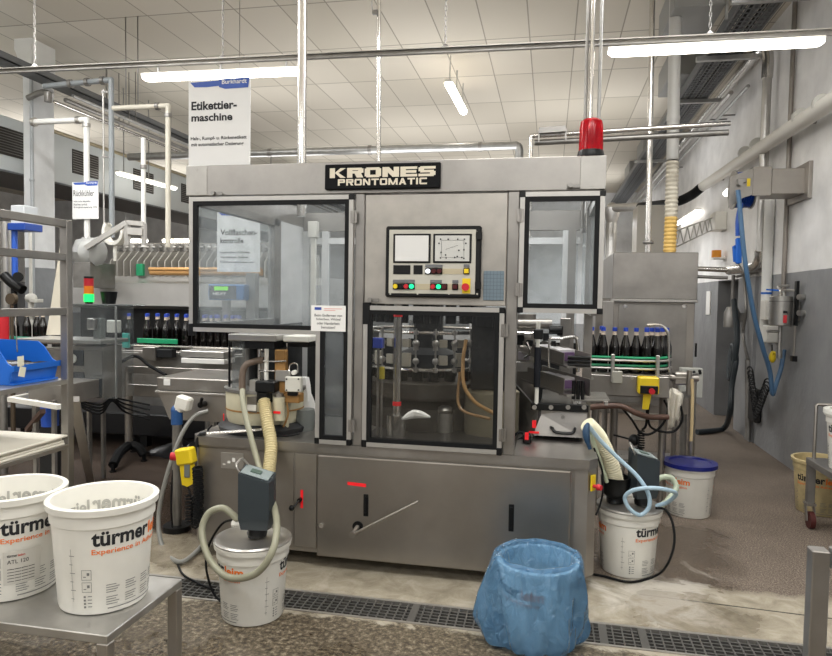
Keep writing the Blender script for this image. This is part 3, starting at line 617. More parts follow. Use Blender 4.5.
# dark glue station at the right inside
b = MB(); b.lathe([(0, ZT), (.17, ZT), (.17, .98), (.14, 1.0), (0, 1.0)], (-.34, 4.12, 0), 26); g2 = b.build('inner_glue_drum', mat('dull_cream', '#7e7866', .5, noise=.1), mach)
b = MB(); b.box(-.46, -.24, 3.98, 4.3, 1.0, 1.5, .01); b.box(-.43, -.33, 3.95, 3.98, 1.38, 1.47, .004); b.build('housing', mat('speckled_dark', '#2b2c2e', .4, .3, noise=.6, nscale=60), g2)
b = MB(); b.cyl((-.62, 4.05, ZT), (-.62, 4.05, .84), .05); b.ball((-.62, 4.05, .86), .05, (1, 1, .6)); tag(b.build('wiper_knob', STEEL_L), 'pale metal knob low on the counter behind the lower pane', 'knob')
b = MB(); b.tube([P(402, 419, Y=3.7), P(415, 414, Y=3.75), P(430, 417, Y=3.7)], .018, rfun=lambda t, i: .006 + .02 * math.sin(PI * t)); tag(b.build('cleaning_cloth', PAPER), 'crumpled white cloth scrap on the counter behind the lower pane', 'cloth')
# ================================================================ glue pails, pumps, hoses
LEIM = 'leim'
def pail(name, label, loc, rotz, group='white glue pails', rt=.172, rb=.147, h=.375, lid=None, marks=True, shell=WHITEP, dirt=None, texts=((0, 1.0),), fill=None, bail=False):
    t = thing(name, label, 'pail', loc, rotz, group)
    R = lambda z: rb + (rt - rb) * z / h
    b = MB(); zr = h - .075
    prof = [(0, .004), (rb - .012, .0), (rb - .003, .004), (rb, .015), (R(zr), zr), (R(zr) + .006, zr + .004), (R(zr) + .007, zr + .02), (R(zr + .03) + .004, zr + .028), (R(h - .03) + .005, h - .03), (rt + .013, h - .026), (rt + .015, h - .004), (rt + .009, h),
            (rt - .003, h - .002), (rt - .006, h - .02), (rb - .006, .02), (0, .018)]
    b.lathe(prof, (0, 0, 0), 44); body = b.build('body', shell, t, True)
    def on(a0, z0, off=.0012):   # wrap a flat drawing round the pail; a0 = bearing of its middle
        return lambda x, y: Vector(((R(z0 + y) + off) * math.cos(a0 + x / rt), (R(z0 + y) + off) * math.sin(a0 + x / rt), z0 + y))
    for a0, _ in texts:
        w = .325
        b = MB(); fit_text(b, 'türmer', -w / 2, w * .16, 0, .051, 0, .03, mp=lambda x, z: on(a0, .243)(x, z)); b.build('lettering', INK, body, True)
        b = MB(); fit_text(b, LEIM, w * .175, w / 2, 0, .045, 0, .03, mp=lambda x, z: on(a0, .243)(x, z)); b.build('lettering', ORANGEINK, body, True)
        b = MB(); fit_text(b, 'Experience in Adhesion', -w / 2, w * .44, 0, .024, 0, .012, mp=lambda x, z: on(a0, .210)(x, z)); b.build('lettering', ORANGEINK, body, True)
        if marks:
            b = MB()
            def rc(x0, x1, z0, z1):
                m = on(a0, 0); n_ = max(1, int((x1 - x0) / .02))
                for k in range(n_):
                    xa, xb = x0 + (x1 - x0) * k / n_, x0 + (x1 - x0) * (k + 1) / n_; b.poly([m(xa, z0), m(xb, z0), m(xb, z1), m(xa, z1)])
            for k in range(6): rc(-.245, -.232 + .008 * (k % 2), .06 + k * .03, .062 + k * .03)
            rc(-.238, -.2368, .05, .235)
            for z in (.085, .128):
                rc(-.2, -.165, z, z + .0015); rc(-.2, -.165, z + .034, z + .0355); rc(-.2, -.1985, z, z + .035); rc(-.1665, -.165, z, z + .035)
                rc(-.194, -.184, z + .01, z + .013); rc(-.181, -.172, z + .016, z + .026)
            for k in range(4): rc(-.195, -.187, .03 + k * .012, .037 + k * .012); rc(-.18, -.165, .033 + k * .012, .036 + k * .012)
            for cx_ in (-.115, -.045, .025, .085):
                for k in range(9):
                    if k == 4: continue
                    rc(cx_, cx_ + .035 + .012 * ((k * 7 + int(cx_ * 100)) % 3) / 2, .035 + k * .0085, .0375 + k * .0085)
            rc(-.11, .12, .020, .0235)
            b.build('small_print', FADEDINK, body, True)
    if lid is None and len(texts) > 1:
        a0 = texts[1][0]; b = MB(); fit_text(b, 'türmer', -.17, .06, 0, .058, 0, .03, mp=lambda x, z: on(a0, .268, -.0078)(x, z)); fit_text(b, LEIM, .07, .17, 0, .05, 0, .03, mp=lambda x, z: on(a0, .268, -.0078)(x, z)); b.build('show_through_lettering', mat('ghost_ink', '#a9a8a2', .6), body, True)
    if fill:
        b = MB(); b.lathe([(0, .02), (R(.2) - .01, fill[0]), (0, fill[0] + .004)], (0, 0, 0), 36); b.build('contents', fill[1], t, True)
    if lid == 'steel':
        b = MB(); b.lathe([(0, h + .004), (rt - .022, h + .005), (rt - .012, h + .012), (rt + .008, h + .011), (rt + .015, h + .004), (rt + .014, h - .003), (0, h - .001)], (0, 0, 0), 44); b.build('lid', STEEL_L, t, True)
    elif lid is not None:
        b = MB(); b.lathe([(0, h + .006), (rt - .025, h + .006), (rt - .02, h + .016), (rt + .018, h + .014), (rt + .02, h - .014), (rt + .016, h - .016), (0, h)], (0, 0, 0), 44); b.build('lid', lid, t, True)
    if bail:
        b = MB(); b.tube([((rt + .01) * math.cos(a), (rt + .012) * math.sin(a), h - .05 - .1 * math.sin(a)) for a in [PI * k / 8 for k in range(9)]], .003, 6); b.build('bail', STEEL, t, True)
    return t
# bearings: lettering faces angle a0 (0 = +X, -90 = toward the camera side)
D = math.radians
# the two pails on the steel table close to the camera
TZ = .455
tb0 = P(107, 636, Z=TZ); tx1, ty0, ty1 = tb0.x, tb0.y, P(184, 579, Z=TZ).y
tab = thing('steel_table', 'low stainless steel table carrying the two open glue pails', 'table', (tx1 - .4, (ty0 + ty1) / 2, 0))
b = MB(); b.box(tx1 - .95, tx1, ty0, ty1, TZ - .03, TZ, .003); b.build('table_top', mat('table_steel', (.47, .46, .44), .36, .88, noise=.15, nscale=6, rvar=.1), tab)
for x, y in ((tx1 - .02, ty0 + .02), (tx1 - .02, ty1 - .02), (tx1 - .93, ty0 + .02), (tx1 - .93, ty1 - .02)):
    b = MB(); b.box(x - .02, x + .02, y - .02, y + .02, .0, TZ - .03, .003); b.build('leg', STEEL, tab)
# the pails stand a little behind the front edge
pc = P(104, 597, Z=TZ)
pail('glue_pail', 'open white glue pail nearest the camera, standing at the table corner', (pc.x, pc.y, TZ), 0, texts=((D(-68) + .97, 1), (D(112) + .15, 1)))
pb = P(13, 586, Z=TZ)
p2 = pail('glue_pail', 'open white glue pail with a paper sticker, cut off by the picture edge', (pb.x, pb.y, TZ), 0, texts=((D(-62) + .98, 1), (D(118) - .1, 1)))
b = MB(); q = lambda a, z, o=.0018: Vector(((.147 + .025 * z / .385 + o) * math.cos(a), (.147 + .025 * z / .385 + o) * math.sin(a), z))
a0 = D(-58) + .38
for k in range(6):
    aa, ab = a0 - .38 + .76 * k / 6, a0 - .38 + .76 * (k + 1) / 6; b.poly([q(aa, .065), q(ab, .065), q(ab, .185), q(aa, .185)])
st = b.build('sticker', mat('sticker_grey', '#cfccc4', .6), p2, True)
b = MB(); fit_text(b, 'ATL 120', -.3, .12, .140, .154, 0, mp=lambda x, z: q(a0 + x, z, .0026)); fit_text(b, 'türmer', -.3, -.1, .164, .174, 0, .02, mp=lambda x, z: q(a0 + x, z, .0026))
for k in range(5):
    for j in range(4): aa = a0 - .3 + .14 * j; b.poly([q(aa, .075 + k * .011, .0026), q(aa + .13, .075 + k * .011, .0026), q(aa + .13, .0772 + k * .011, .0026), q(aa, .0772 + k * .011, .0026)])
b.build('lettering', INK, st, True)
b = MB(); fit_text(b, LEIM, -.09, .05, .164, .173, 0, .02, mp=lambda x, z: q(a0 + x, z, .0026)); b.build('lettering', mat('red_ink', '#c8402c', .6), st, True)
# lidded pails with pumps beside the machine
def pump(name, label, x, y, z, rot, hgt=.20, base_r=.045, sc=1.0):
    t = thing(name, label, 'glue pump', (x, y, z), rot)
    b = MB(); b.lathe([(0, 0), (base_r, 0), (base_r + .004, .02), (base_r - .006, .045), (0, .045)], (0, 0, 0), 24); b.build('base_ring', BLACKP, t, True)
    b = MB(); w, d = .062 * sc, .05 * sc
    prof = [(-w, -d), (w, -d), (w + .008, 0), (w, d), (-w, d), (-w - .008, 0)]
    A = [b.bm.verts.new((x_ * .86, y_ * .86, .045)) for x_, y_ in prof]; B_ = [b.bm.verts.new((x_, y_, .10)) for x_, y_ in prof]; C_ = [b.bm.verts.new((x_, y_, hgt + .045 + (.03 if x_ < 0 else -.01) + (.012 if y_ > 0 else -.006))) for x_, y_ in prof]
    for r1, r2 in ((A, B_), (B_, C_)):
        for i in range(6): j = (i + 1) % 6; b.face((r1[i], r1[j], r2[j], r2[i]))
    b.face(A[::-1]); b.face(C_); o = b.build('housing', mat('pump_grey', '#333b40', .38), t, True)
    tp = [v for v in ((-w * .9, -d * .8, hgt + .07), (w * .9, -d * .8, hgt + .034), (w * .9, d * .8, hgt + .048), (-w * .9, d * .8, hgt + .084))]
    b = MB(); b.prism(tp, (0, 0, .004)); f = b.build('keypad', mat('keypad_pale', '#8d9899', .4), o, True)
    b = MB(); cx_, cz_ = 0.0, hgt + .0635; b.prism([(-.028, -.02, hgt + .0685), (.022, -.02, hgt + .0565), (.022, .012, hgt + .0625), (-.028, .012, hgt + .0745)], (0, 0, .0035)); b.build('display', mat('display_green', '#50635a', .3), f, True)
    b = MB(); b.tube([(-w, -.03, hgt + .06), (-w - .02, -.03, hgt + .1), (-w - .01, .02, hgt + .12), (-w + .02, .03, hgt + .09)], .005, 6); b.build('carry_handle', STEEL_L, t, True)
    b = MB(); b.cyl((-w - .045, 0, .055), (-w + .01, 0, .055), .012); b.cyl((-w - .05, 0, .055), (-w - .03, 0, .055), .016, seg=6); b.build('hose_nozzle', WHITEP, t, True)
    return t
PL = Vector((-1.385, 2.965, 0))
pail('glue_pail', 'lidded glue pail in front of the machine with a dark grey pump on it', PL, 0, rt=.170, rb=.148, h=.37, lid='steel', texts=((D(-135), 1), (D(38), 1)))
pump('glue_pump', 'dark grey glue pump with a display on the pail in front of the machine', PL.x + .02, PL.y, .384, .12, hgt=.25, sc=1.2)
PR = Vector((.475, 3.96, 0))
pail('glue_pail', 'lidded white glue pail beside the emergency stop corner of the machine', PR, 0, rt=.170, rb=.148, h=.37, lid='steel', texts=((D(-27), 1), (D(162), 1)))
pump('glue_pump', 'dark grey glue pump behind a curling pale blue hose at the machine corner', PR.x + .075, PR.y, .384, .35, hgt=.235, sc=1.1)
b = MB(); c = Vector((PR.x - .075, PR.y + .01, .384)); b.lathe([(0, 0), (.05, 0), (.05, .03), (.078, .06), (.086, .15), (.078, .15), (.068, .065), (0, .05)], c, 26)
tag(b.build('funnel_cup', BLACKP), 'black cup on the pail lid that the cream hoses drop into', 'cup')
pn = Vector((1.035, 5.13, 0))
pail('glue_pail', 'white glue pail closed with a navy blue lid beside the conveyor legs', pn, 0, rt=.170, rb=.148, h=.37, lid=NAVYP, texts=((D(-155), 1), (D(30), 1)))
# the blue bag in its pail
bn = P(536, 639, Z=0)
bin_ = pail('waste_pail', 'white pail lined with a translucent blue bag, used as a waste bin', (bn.x, bn.y, 0), 0, group=None, rt=.170, rb=.148, h=.375, texts=((D(-134), 1), (D(46), 1)), marks=False)
bin_['category'] = 'waste bin'
BAG = bpy.data.materials.new('blue_film'); BAG.use_nodes = True; nt = BAG.node_tree; nt.nodes.remove(nt.nodes['Principled BSDF'])
_t = nt.nodes.new('ShaderNodeBsdfTransparent'); _t.inputs[0].default_value = lin('#cfe8fd'); _d = nt.nodes.new('ShaderNodeBsdfDiffuse'); _d.inputs[0].default_value = lin('#86c2f4')
_l = nt.nodes.new('ShaderNodeBsdfTranslucent'); _l.inputs[0].default_value = lin('#8ccafa'); _g = nt.nodes.new('ShaderNodeBsdfGlossy'); _g.inputs['Roughness'].default_value = .16
_tc = nt.nodes.new('ShaderNodeTexCoord'); _mp = nt.nodes.new('ShaderNodeMapping'); _mp.inputs['Scale'].default_value = (1, 1, .55); nt.links.new(_tc.outputs['Object'], _mp.inputs[0])
_nz = nt.nodes.new('ShaderNodeTexNoise'); _nz.inputs['Scale'].default_value = 22; _nz.inputs['Detail'].default_value = 4; _nz.inputs['Distortion'].default_value = 1.6; nt.links.new(_mp.outputs[0], _nz.inputs['Vector'])
_bp = nt.nodes.new('ShaderNodeBump'); _bp.inputs['Strength'].default_value = 1.0; _bp.inputs['Distance'].default_value = .03; nt.links.new(_nz.outputs['Fac'], _bp.inputs['Height'])
for _n in (_d, _l, _g): nt.links.new(_bp.outputs[0], _n.inputs['Normal'])
_a = nt.nodes.new('ShaderNodeMixShader'); _a.inputs[0].default_value = .45; nt.links.new(_d.outputs[0], _a.inputs[1]); nt.links.new(_l.outputs[0], _a.inputs[2])
_b = nt.nodes.new('ShaderNodeMixShader'); _b.inputs[0].default_value = .36; nt.links.new(_t.outputs[0], _b.inputs[1]); nt.links.new(_a.outputs[0], _b.inputs[2])
_f = nt.nodes.new('ShaderNodeLayerWeight'); _f.inputs[0].default_value = .35; _m = nt.nodes.new('ShaderNodeMath'); _m.operation = 'MULTIPLY'; _m.inputs[1].default_value = .8; nt.links.new(_f.outputs['Fresnel'], _m.inputs[0])
_c = nt.nodes.new('ShaderNodeMixShader'); nt.links.new(_m.outputs[0], _c.inputs[0]); nt.links.new(_b.outputs[0], _c.inputs[1]); nt.links.new(_g.outputs[0], _c.inputs[2])
nt.links.new(_c.outputs[0], nt.nodes['Material Output'].inputs[0])
b = MB(); rng = random.Random(3); NS = 96; rows = []
prof = [(.135, .26), (.152, .33), (.158, .375), (.165, .396), (.182, .404), (.199, .394), (.205, .362), (.208, .33), (.214, .26), (.220, .19), (.222, .12), (.214, .06), (.196, .015), (.16, .006), (.0, .004)]
ph = [rng.uniform(0, 6.28) for _ in range(8)]
for k, (r, z) in enumerate(prof):
    row = []
    if r == 0: rows.append([b.bm.verts.new((0, 0, z))]); continue
    amp = .0025 if z > .355 else 0.006 + .024 * min(1, (.39 - z) / .25) * (1 if z > .05 else .5)
    if k < 2: amp = .006
    for i in range(NS):
        a = 2 * PI * i / NS
        w = .5 * math.sin(7 * a + ph[0] + z * 9) + .35 * math.sin(13 * a + ph[1] - z * 14) + .3 * math.sin(23 * a + ph[2] + z * 25) + .25 * math.sin(37 * a + ph[3] - 30 * z)
        bulge = 0
        if k >= 5: bulge = .075 * max(0, math.cos(a - PI - .45)) ** 14 * (1 - abs(z - .15) / .3)
        lean = .0
        rr = r + amp * w + bulge; zz = z + (.006 * math.sin(3 * a + ph[4]) + .004 * math.sin(9 * a + ph[5]) if .03 < z < .3 else .002 * math.sin(9 * a))
        row.append(b.bm.verts.new((rr * math.cos(a), rr * math.sin(a), max(.003, zz))))
    rows.append(row)
for r1, r2 in zip(rows, rows[1:]):
    for i in range(NS):
        j = (i + 1) % NS
        if len(r2) == 1: b.face((r1[i], r1[j], r2[0]), True)
        else: b.face((r1[i], r1[j], r2[j], r2[i]), True)
bag = b.build('bag', BAG, bin_, True)
tx = bpy.data.textures.new('film_creases', 'CLOUDS'); tx.noise_scale = .06; tx.noise_depth = 2
sm = bag.modifiers.new('sub', 'SUBSURF'); sm.levels = sm.render_levels = 1
dm = bag.modifiers.new('creases', 'DISPLACE'); dm.texture = tx; dm.strength = .012; dm.mid_level = .5; dm.texture_coords = 'LOCAL'
# hoses of the front pail
HOSE = mat('grey_green_hose', '#9a9985', .4); HOSEG = mat('grey_hose', '#8d8d88', .4)
lp = [P(242.5, 390, Y=3.635), P(243, 402, Y=3.58), P(249, 430, Y=3.5), P(261, 472, Y=3.4), P(272, 500, Y=3.05), P(277, 525, Y=2.86), P(272, 552, Y=2.76), P(255, 574, Y=2.75), P(228, 577, Y=2.78), P(209, 558, Y=2.85), P(202, 532, Y=2.92), P(208, 514, Y=2.95), P(222, 508, Y=2.96), P(232, 514, Y=2.96), P(238, 520, Y=2.96)]
b = MB(); b.tube(lp, .0165, 12, 8); tag(b.build('glue_hose', HOSE), 'grey green glue hose from the glue station looping round the front pail', 'hose')
lp = [P(264, 400, Y=3.64), P(267, 420, Y=3.58), P(271, 445, Y=3.5), P(269, 470, Y=3.4), P(265, 492, Y=3.3), P(262, 508, Y=3.15)]
def ribbed(nm, pts, r, label, m=None, step=.011):
    path = smooth_path(pts, 40); L = 0; q_ = [path[0]]; out = [path[0]]
    for a, c in zip(path, path[1:]):
        L += (c - a).length
        if L >= step / 2: out.append(c); L = 0
    b = MB(); b.tube(out, r, 14, 1, rfun=lambda t, i: r * (1.0 if i % 2 else .86)); return tag(b.build(nm, m or CREAMHOSE), label, 'hose')
ribbed('corrugated_hose', lp, .037, 'thick cream corrugated hose hanging from the glue station in front of the machine base')
b = MB(); b.tube([P(236, 519, Y=3.0), P(222, 524, Y=3.05), P(209, 545, Y=3.08), P(206, 566, Y=3.05), P(212, 590, Y=3.04), P(222, 602, Z=.012), P(236, 606, Z=.012)], .006, 6); tag(b.build('power_cable', BLACK), 'thin black cable trailing from the front pump behind its pail', 'cable')
b = MB()
g = [(-.04, -.1), (.1, -.08), (.16, .02), (.1, .12), (-.06, .1), (-.14, .0)]
q0 = P(212, 548, Z=0) + Vector((0, .14, 0)); N = 20
rows = []
for k in range(7):
    t = k / 6; rows.append([b.bm.verts.new((q0.x + math.cos(2 * PI * i / N) * (.11 * (1 - t * .8)) * (1 + .3 * math.sin(5 * i + k)), q0.y + math.sin(2 * PI * i / N) * (.07 * (1 - t * .7)) * (1 + .3 * math.sin(3 * i + 2 * k)), .003 + .2 * t + .015 * math.sin(7 * i))) for i in range(N)])
for r1, r2 in zip(rows, rows[1:]):
    for i in range(N): j = (i + 1) % N; b.face((r1[i], r1[j], r2[j], r2[i]), True)
b.face(rows[-1]); b.face(rows[0][::-1]); tag(b.build('plastic_bag', CLEAR), 'crumpled clear plastic bag on the floor behind the front glue pail', 'bag')
# hoses and cables of the pail beside the corner
BH = mat('pale_blue_hose', '#a9c3d4', .3); BH2 = mat('milky_hose', '#b9c4ae', .35)
lp = [P(587, 424, Y=3.75), P(600, 440, Y=3.8), P(618, 458, Y=3.8), P(637, 476, Y=3.78), P(648, 493, Y=3.76), P(649, 507, Y=3.75), P(640, 515, Y=3.75), P(629, 508, Y=3.75), P(625, 497, Y=3.76), P(634, 490, Y=3.74), P(652, 488, Y=3.72), P(668, 490, Y=3.75), P(676, 494, Y=3.82), P(668, 502, Y=3.92), P(656, 506, Y=3.95)]
b = MB(); b.tube(lp, .0115, 10, 8); tag(b.build('glue_hose', BH), 'pale blue hose curling over the pump beside the machine corner', 'hose')
lp = [P(658, 508, Y=3.98), P(668, 500, Y=4.05), P(676, 488, Y=4.1), P(671, 478, Y=4.12), P(660, 478, Y=4.1), P(653, 486, Y=4.08)]
b = MB(); b.tube(lp, .017, 10, 8); tag(b.build('glue_hose', BH2), 'thick milky hose coil behind the pump beside the machine corner', 'hose')
ribbed('corrugated_hose', [P(587, 424, Y=3.85), P(598, 436, Y=3.9), P(607, 454, Y=3.92), P(613, 470, Y=3.94), P(617, 488, Y=3.96)], .046, 'thick cream corrugated hose dropping into the black cup beside the machine', mat('ivory_hose', '#e2dcc0', .5))
b = MB(); b.tube([P(589, 430, Y=3.8), P(596, 450, Y=3.84), P(602, 468, Y=3.88), P(607, 482, Y=3.9)], .012, 8); tag(b.build('glue_hose', mat('pale_green_hose', '#b9c2a8', .35)), 'thin pale green hose beside the ivory corrugated hose', 'hose')
b = MB(); b.tube([P(588, 424, Y=3.74), P(586, 430, Y=3.70), P(587, 440, Y=3.68), P(590, 449, Y=3.68)], .018, 8, rfun=lambda t, i: .010 + .010 * math.sin(PI * min(1, t * 1.2)))
tag(b.build('hose_clamp', mat('teal_rag', '#173a58', .6)), 'dark blue hose coupling at the table corner by the ivory hoses', 'coupling')
b = MB(); b.tube([P(656, 508, Y=3.9), P(666, 510, Y=3.86), P(673, 525, Y=3.82), P(674, 545, Y=3.78), P(667, 565, Y=3.76), P(655, 576, Z=.012), P(630, 582, Z=.012), P(603, 576, Z=.012), P(592, 574, Z=.012)], .007, 8); tag(b.build('power_cable', BLACK), 'black cable dropping from the corner pump and lying round its pail', 'cable')
b = MB(); b.tube([P(594, 448, Y=3.75), P(602, 470, Y=3.75), P(603, 490, Y=3.72), P(600, 505, Y=3.7), P(596, 515, Y=3.66)], .006, 6); tag(b.build('power_cable', BLACK), 'short black cable hanging along the chamfered machine corner', 'cable')
# ================================================================ glue station at the open corner
gs = thing('glue_station', 'open glue station with a cream drum, ochre bar and black motor at the machine corner', 'glue station', (-1.72, 3.86, ZT))
gc = (-1.735, 3.88, 0)
b = MB(); b.lathe([(0, ZT), (.275, ZT), (.285, ZT + .03), (.25, ZT + .055), (0, ZT + .055)], gc, 40); b.build('turntable', DARKM, gs)
b = MB(); b.lathe([(0, ZT + .055), (.225, ZT + .055), (.235, ZT + .09), (.24, ZT + .235), (.235, ZT + .245), (0, ZT + .245)], gc, 40); dr = b.build('glue_drum', CREAM, gs)
b = MB(); b.lathe([(.2405, ZT + .13), (.2415, ZT + .135), (.2405, ZT + .14)], gc, 40); b.build('seam', OCHRE, dr)
b = MB(); p = P(223.5, 417, Y=3.78); b.obox((p.x + .004, 3.775, p.z), (.006, .03, .04), Matrix.Rotation(.5, 3, 'Z')); b.build('red_marker_tape', REDTAPE, dr)
b = MB(); b.lathe([(0, ZT + .245), (.25, ZT + .245), (.25, ZT + .262), (0, ZT + .262)], gc, 40); b.build('cover_plate', STEEL_D, gs)
def gb(nm, px0, px1, py0, py1, y0, y1, m, bev=.004, par=None):
    pm, pn = (px0 + px1) / 2, (py0 + py1) / 2
    b = MB(); b.box(P(px0, pn, Y=y0).x, P(px1, pn, Y=y0).x, y0, y1, P(pm, py1, Y=y0).z, P(pm, py0, Y=y0).z, bev); return b.build(nm, m, par or gs)
def gcyl(nm, px, py0, py1, Y, r, m, par=None, seg=16):
    a, c = P(px, py0, Y=Y), P(px, py1, Y=Y); b = MB(); b.cyl((a.x, Y, a.z), (a.x, Y, c.z), r, seg=seg); return b.build(nm, m, par or gs)
gb('top_plate', 228, 276, 334.5, 341, 3.70, 4.05, STEEL_L); gb('top_plate', 283, 309, 336, 342, 3.75, 4.0, WHITEP)
gb('motor_beam', 243, 274.5, 341, 349, 3.72, 3.95, BLACKP); gb('motor_beam', 274.5, 309, 342.5, 347, 3.85, 3.98, DARKM)
b = MB(); a, c = P(230.5, 340, Y=3.74), P(242, 398, Y=3.66); b.obox(((a.x + c.x) / 2, 3.73, (a.z + c.z) / 2), (.10, .008, abs(a.z - c.z)), Matrix.Rotation(-.35, 3, 'Z')); b.build('splash_guard', pane_mat('hazy_guard', '#e4e7e8', .22, '#d2d5d6', .05), gs)
gcyl('guard_rod', 229.5, 340, 394, 3.78, .007, BLACKP)
gcyl('steel_rod', 259.5, 349, 384, 3.72, .011, CHROME); gcyl('steel_rod', 266.5, 349, 384, 3.70, .013, WHITEP); gcyl('steel_rod', 263, 353, 384, 3.82, .02, STEEL_L); gcyl('dark_rod', 254, 345, 390, 3.85, .03, DARKM); gcyl('dark_rod', 248, 345, 392, 3.92, .035, STEEL_D)
gb('glue_blade_bar', 274.5, 285, 350, 395, 3.70, 3.75, OCHRE); gb('bar_clamp', 275, 290, 370.5, 381.5, 3.685, 3.70, STEEL_L)
gb('motor', 254.5, 274, 381.5, 393, 3.62, 3.74, BLACKP, .008); gcyl('motor_neck', 264.5, 392, 402, 3.66, .045, BLACKP)
gb('gearbox', 246.5, 256.5, 396, 413, 3.64, 3.74, STEEL); gb('valve_block', 249, 256, 380, 397, 3.66, 3.74, STEEL_L); gb('label_plate', 247, 256, 405, 411, 3.632, 3.64, WHITEP, .001)
gcyl('pump_bottle', 279, 397, 420, 3.68, .036, CREAM); gcyl('pump_bottle_cap', 279, 393, 398, 3.68, .026, STEEL)
b = MB(); p = P(277, 412.5, Y=3.64); b.box(p.x - .024, p.x + .02, 3.640, 3.644, p.z - .007, p.z + .007); b.build('red_marker_tape', REDTAPE, gs)
gb('cream_plate', 281, 288, 402, 428, 3.72, 3.74, CREAM, .002); gb('ochre_block', 284, 299, 394, 403, 3.70, 3.78, OCHRE); gb('dark_knob', 287, 297, 391, 396, 3.68, 3.7, BLACKP)
wp = gb('switch_box', 284.8, 300.5, 377, 392, 3.66, 3.70, mat('pale_box', '#d4d2c8', .45)); b = MB()
for px, py in ((286.6, 379), (298.6, 379), (286.6, 390), (298.6, 390)): p = P(px, py, Y=3.66); b.cyl((p.x, 3.655, p.z), (p.x, 3.66, p.z), .005, seg=8)
b.build('screws', INK, wp)
b = MB(); p = P(294, 372.5, Y=3.68); b.cyl((p.x, 3.67, p.z), (p.x, 3.70, p.z), .014); b.build('white_knob', WHITEP, gs)
b = MB(); b.tube([P(258, 361, Y=3.69), P(272, 361.5, Y=3.69), P(286, 361, Y=3.69)], .005, 6, 2); b.build('cross_rod', CHROME, gs)
b = MB(); b.tube([P(259, 371, Y=3.69), P(275, 371, Y=3.69)], .005, 6, 2); b.build('cross_rod', CHROME, gs)
b = MB(); b.tube([P(289, 375, Y=3.70), P(290, 365, Y=3.72), P(297, 364, Y=3.72), P(298, 373, Y=3.72)], .0045, 6, 4); b.build('bent_rod', CHROME, gs)
b = MB(); b.tube([P(287, 343, Y=3.80), P(287, 372, Y=3.78)], .004, 6, 2); b.build('thin_rod', CHROME, gs)
b = MB(); b.tube([P(264, 360, Y=3.70), P(256, 361, Y=3.70), P(246, 365, Y=3.68), P(242.5, 375, Y=3.67), P(242.5, 396, Y=3.66)], .02, 10); b.build('brown_elbow', mat('brown_rubber', '#6b5c50', .5), gs)
b = MB(); b.tube([P(287, 403, Y=3.70), P(288, 415, Y=3.70), P(283, 428, Y=3.71)], .006, 6); b.build('amber_tube', mat('amber_hose2', '#9a7444', .4), gs)
# things lying on the counter next to the station
b = MB()
for k in range(3): b.tube([P(255, 434 + k * .7, Y=3.66), P(275, 437, Y=3.64), P(300, 434, Y=3.68)], .006, 6)
b.tube([P(212, 425, Y=3.70), P(208, 431, Y=3.68), P(216, 434, Y=3.66), P(240, 436, Y=3.64)], .006, 6)
tag(b.build('cable_bundle', BLACK), 'black cables lying on the counter under the cream glue drum', 'cable')
b = MB(); b.tube([P(262, 429.5, Y=3.60), P(230, 432, Y=3.58), P(206, 433.5, Y=3.56)], .008, 8, 3); hn = tag(b.build('clamp_lever', CHROME), 'long chrome lever with a bent black grip at the counter corner', 'lever')
b = MB(); b.tube([P(206, 433.5, Y=3.56), P(201, 434, Y=3.55), P(198, 439, Y=3.54), P(196.5, 447, Y=3.53)], .012, 8, 3); b.build('grip', BLACKP, hn)
b = MB(); N = 14; c = P(303, 396, Y=4.0); rows = []
for k in range(6):
    rows.append([b.bm.verts.new((c.x + .08 * math.cos(2 * PI * i / N) * (1 - .14 * k) * (1 + .25 * math.sin(3 * i + k)), 4.02 + .06 * math.sin(2 * PI * i / N) * (1 - .1 * k), ZT + .06 + .05 * k)) for i in range(N)])
for r1, r2 in zip(rows, rows[1:]):
    for i in range(N): j = (i + 1) % N; b.face((r1[i], r1[j], r2[j], r2[i]), True)
b.face(rows[0][::-1]); b.face(rows[-1]); b.box(c.x - .05, c.x + .05, 3.97, 4.07, ZT, ZT + .062)
tag(b.build('paper_roll', PAPER), 'crumpled white paper bundle behind the ochre glue bar', 'paper')
b = MB(); c = P(303, 420, Y=3.85); b.lathe([(0, ZT), (.055, ZT), (.065, ZT + .09), (.06, ZT + .13), (0, ZT + .13)], (c.x, 3.88, 0), 20); tag(b.build('grey_bucket', GREYP), 'small grey tub beside the cream pump bottle on the counter', 'tub')

# ================================================================ label magazines at the other corner
lm = thing('label_magazine', 'stainless drawer unit with label trays and black rollers on the machine counter', 'label magazine', (.06, 4.2, ZT))
MYF = 3.98
def at_(px, py, Y=MYF): return P(px, py, Y=Y)
x0, x1 = at_(541, 420).x, at_(588, 420).x
b = MB(); zA, zB = ZT + .025, at_(560, 411).z
b.prism([(x0 - .045, MYF, zA), (x1 - .02, MYF, zA), (x1, MYF + .03, zB - .03), (x1, MYF + .03, zB + .02), (x0, MYF + .03, zB + .02), (x0, MYF + .03, zB - .03)], (0, .75, 0)); dr = b.build('drawer_body', STEEL_P, lm)
for x in (x0 + .0, x1 - .05): b = MB(); b.cyl((x, MYF + .1, ZT), (x, MYF + .1, ZT + .026), .012); b.build('foot', BLACKP, lm)
b = MB(); z = at_(563, 430).z; a, c = at_(551, 428), at_(575, 428)
b.tube([(a.x, MYF, z + .012), (a.x + .008, MYF - .03, z + .012), (a.x + .03, MYF - .04, z - .008), (c.x - .02, MYF - .04, z - .008), (c.x - .004, MYF - .03, z + .012), (c.x, MYF, z + .012)], .009, 8, 3); b.build('handle', BLACKP, dr)
b = MB(); c = at_(563, 417); b.cyl((c.x, MYF + .02, c.z), (c.x, MYF + .005, c.z), .01); b.build('lock', STEEL_D, dr)
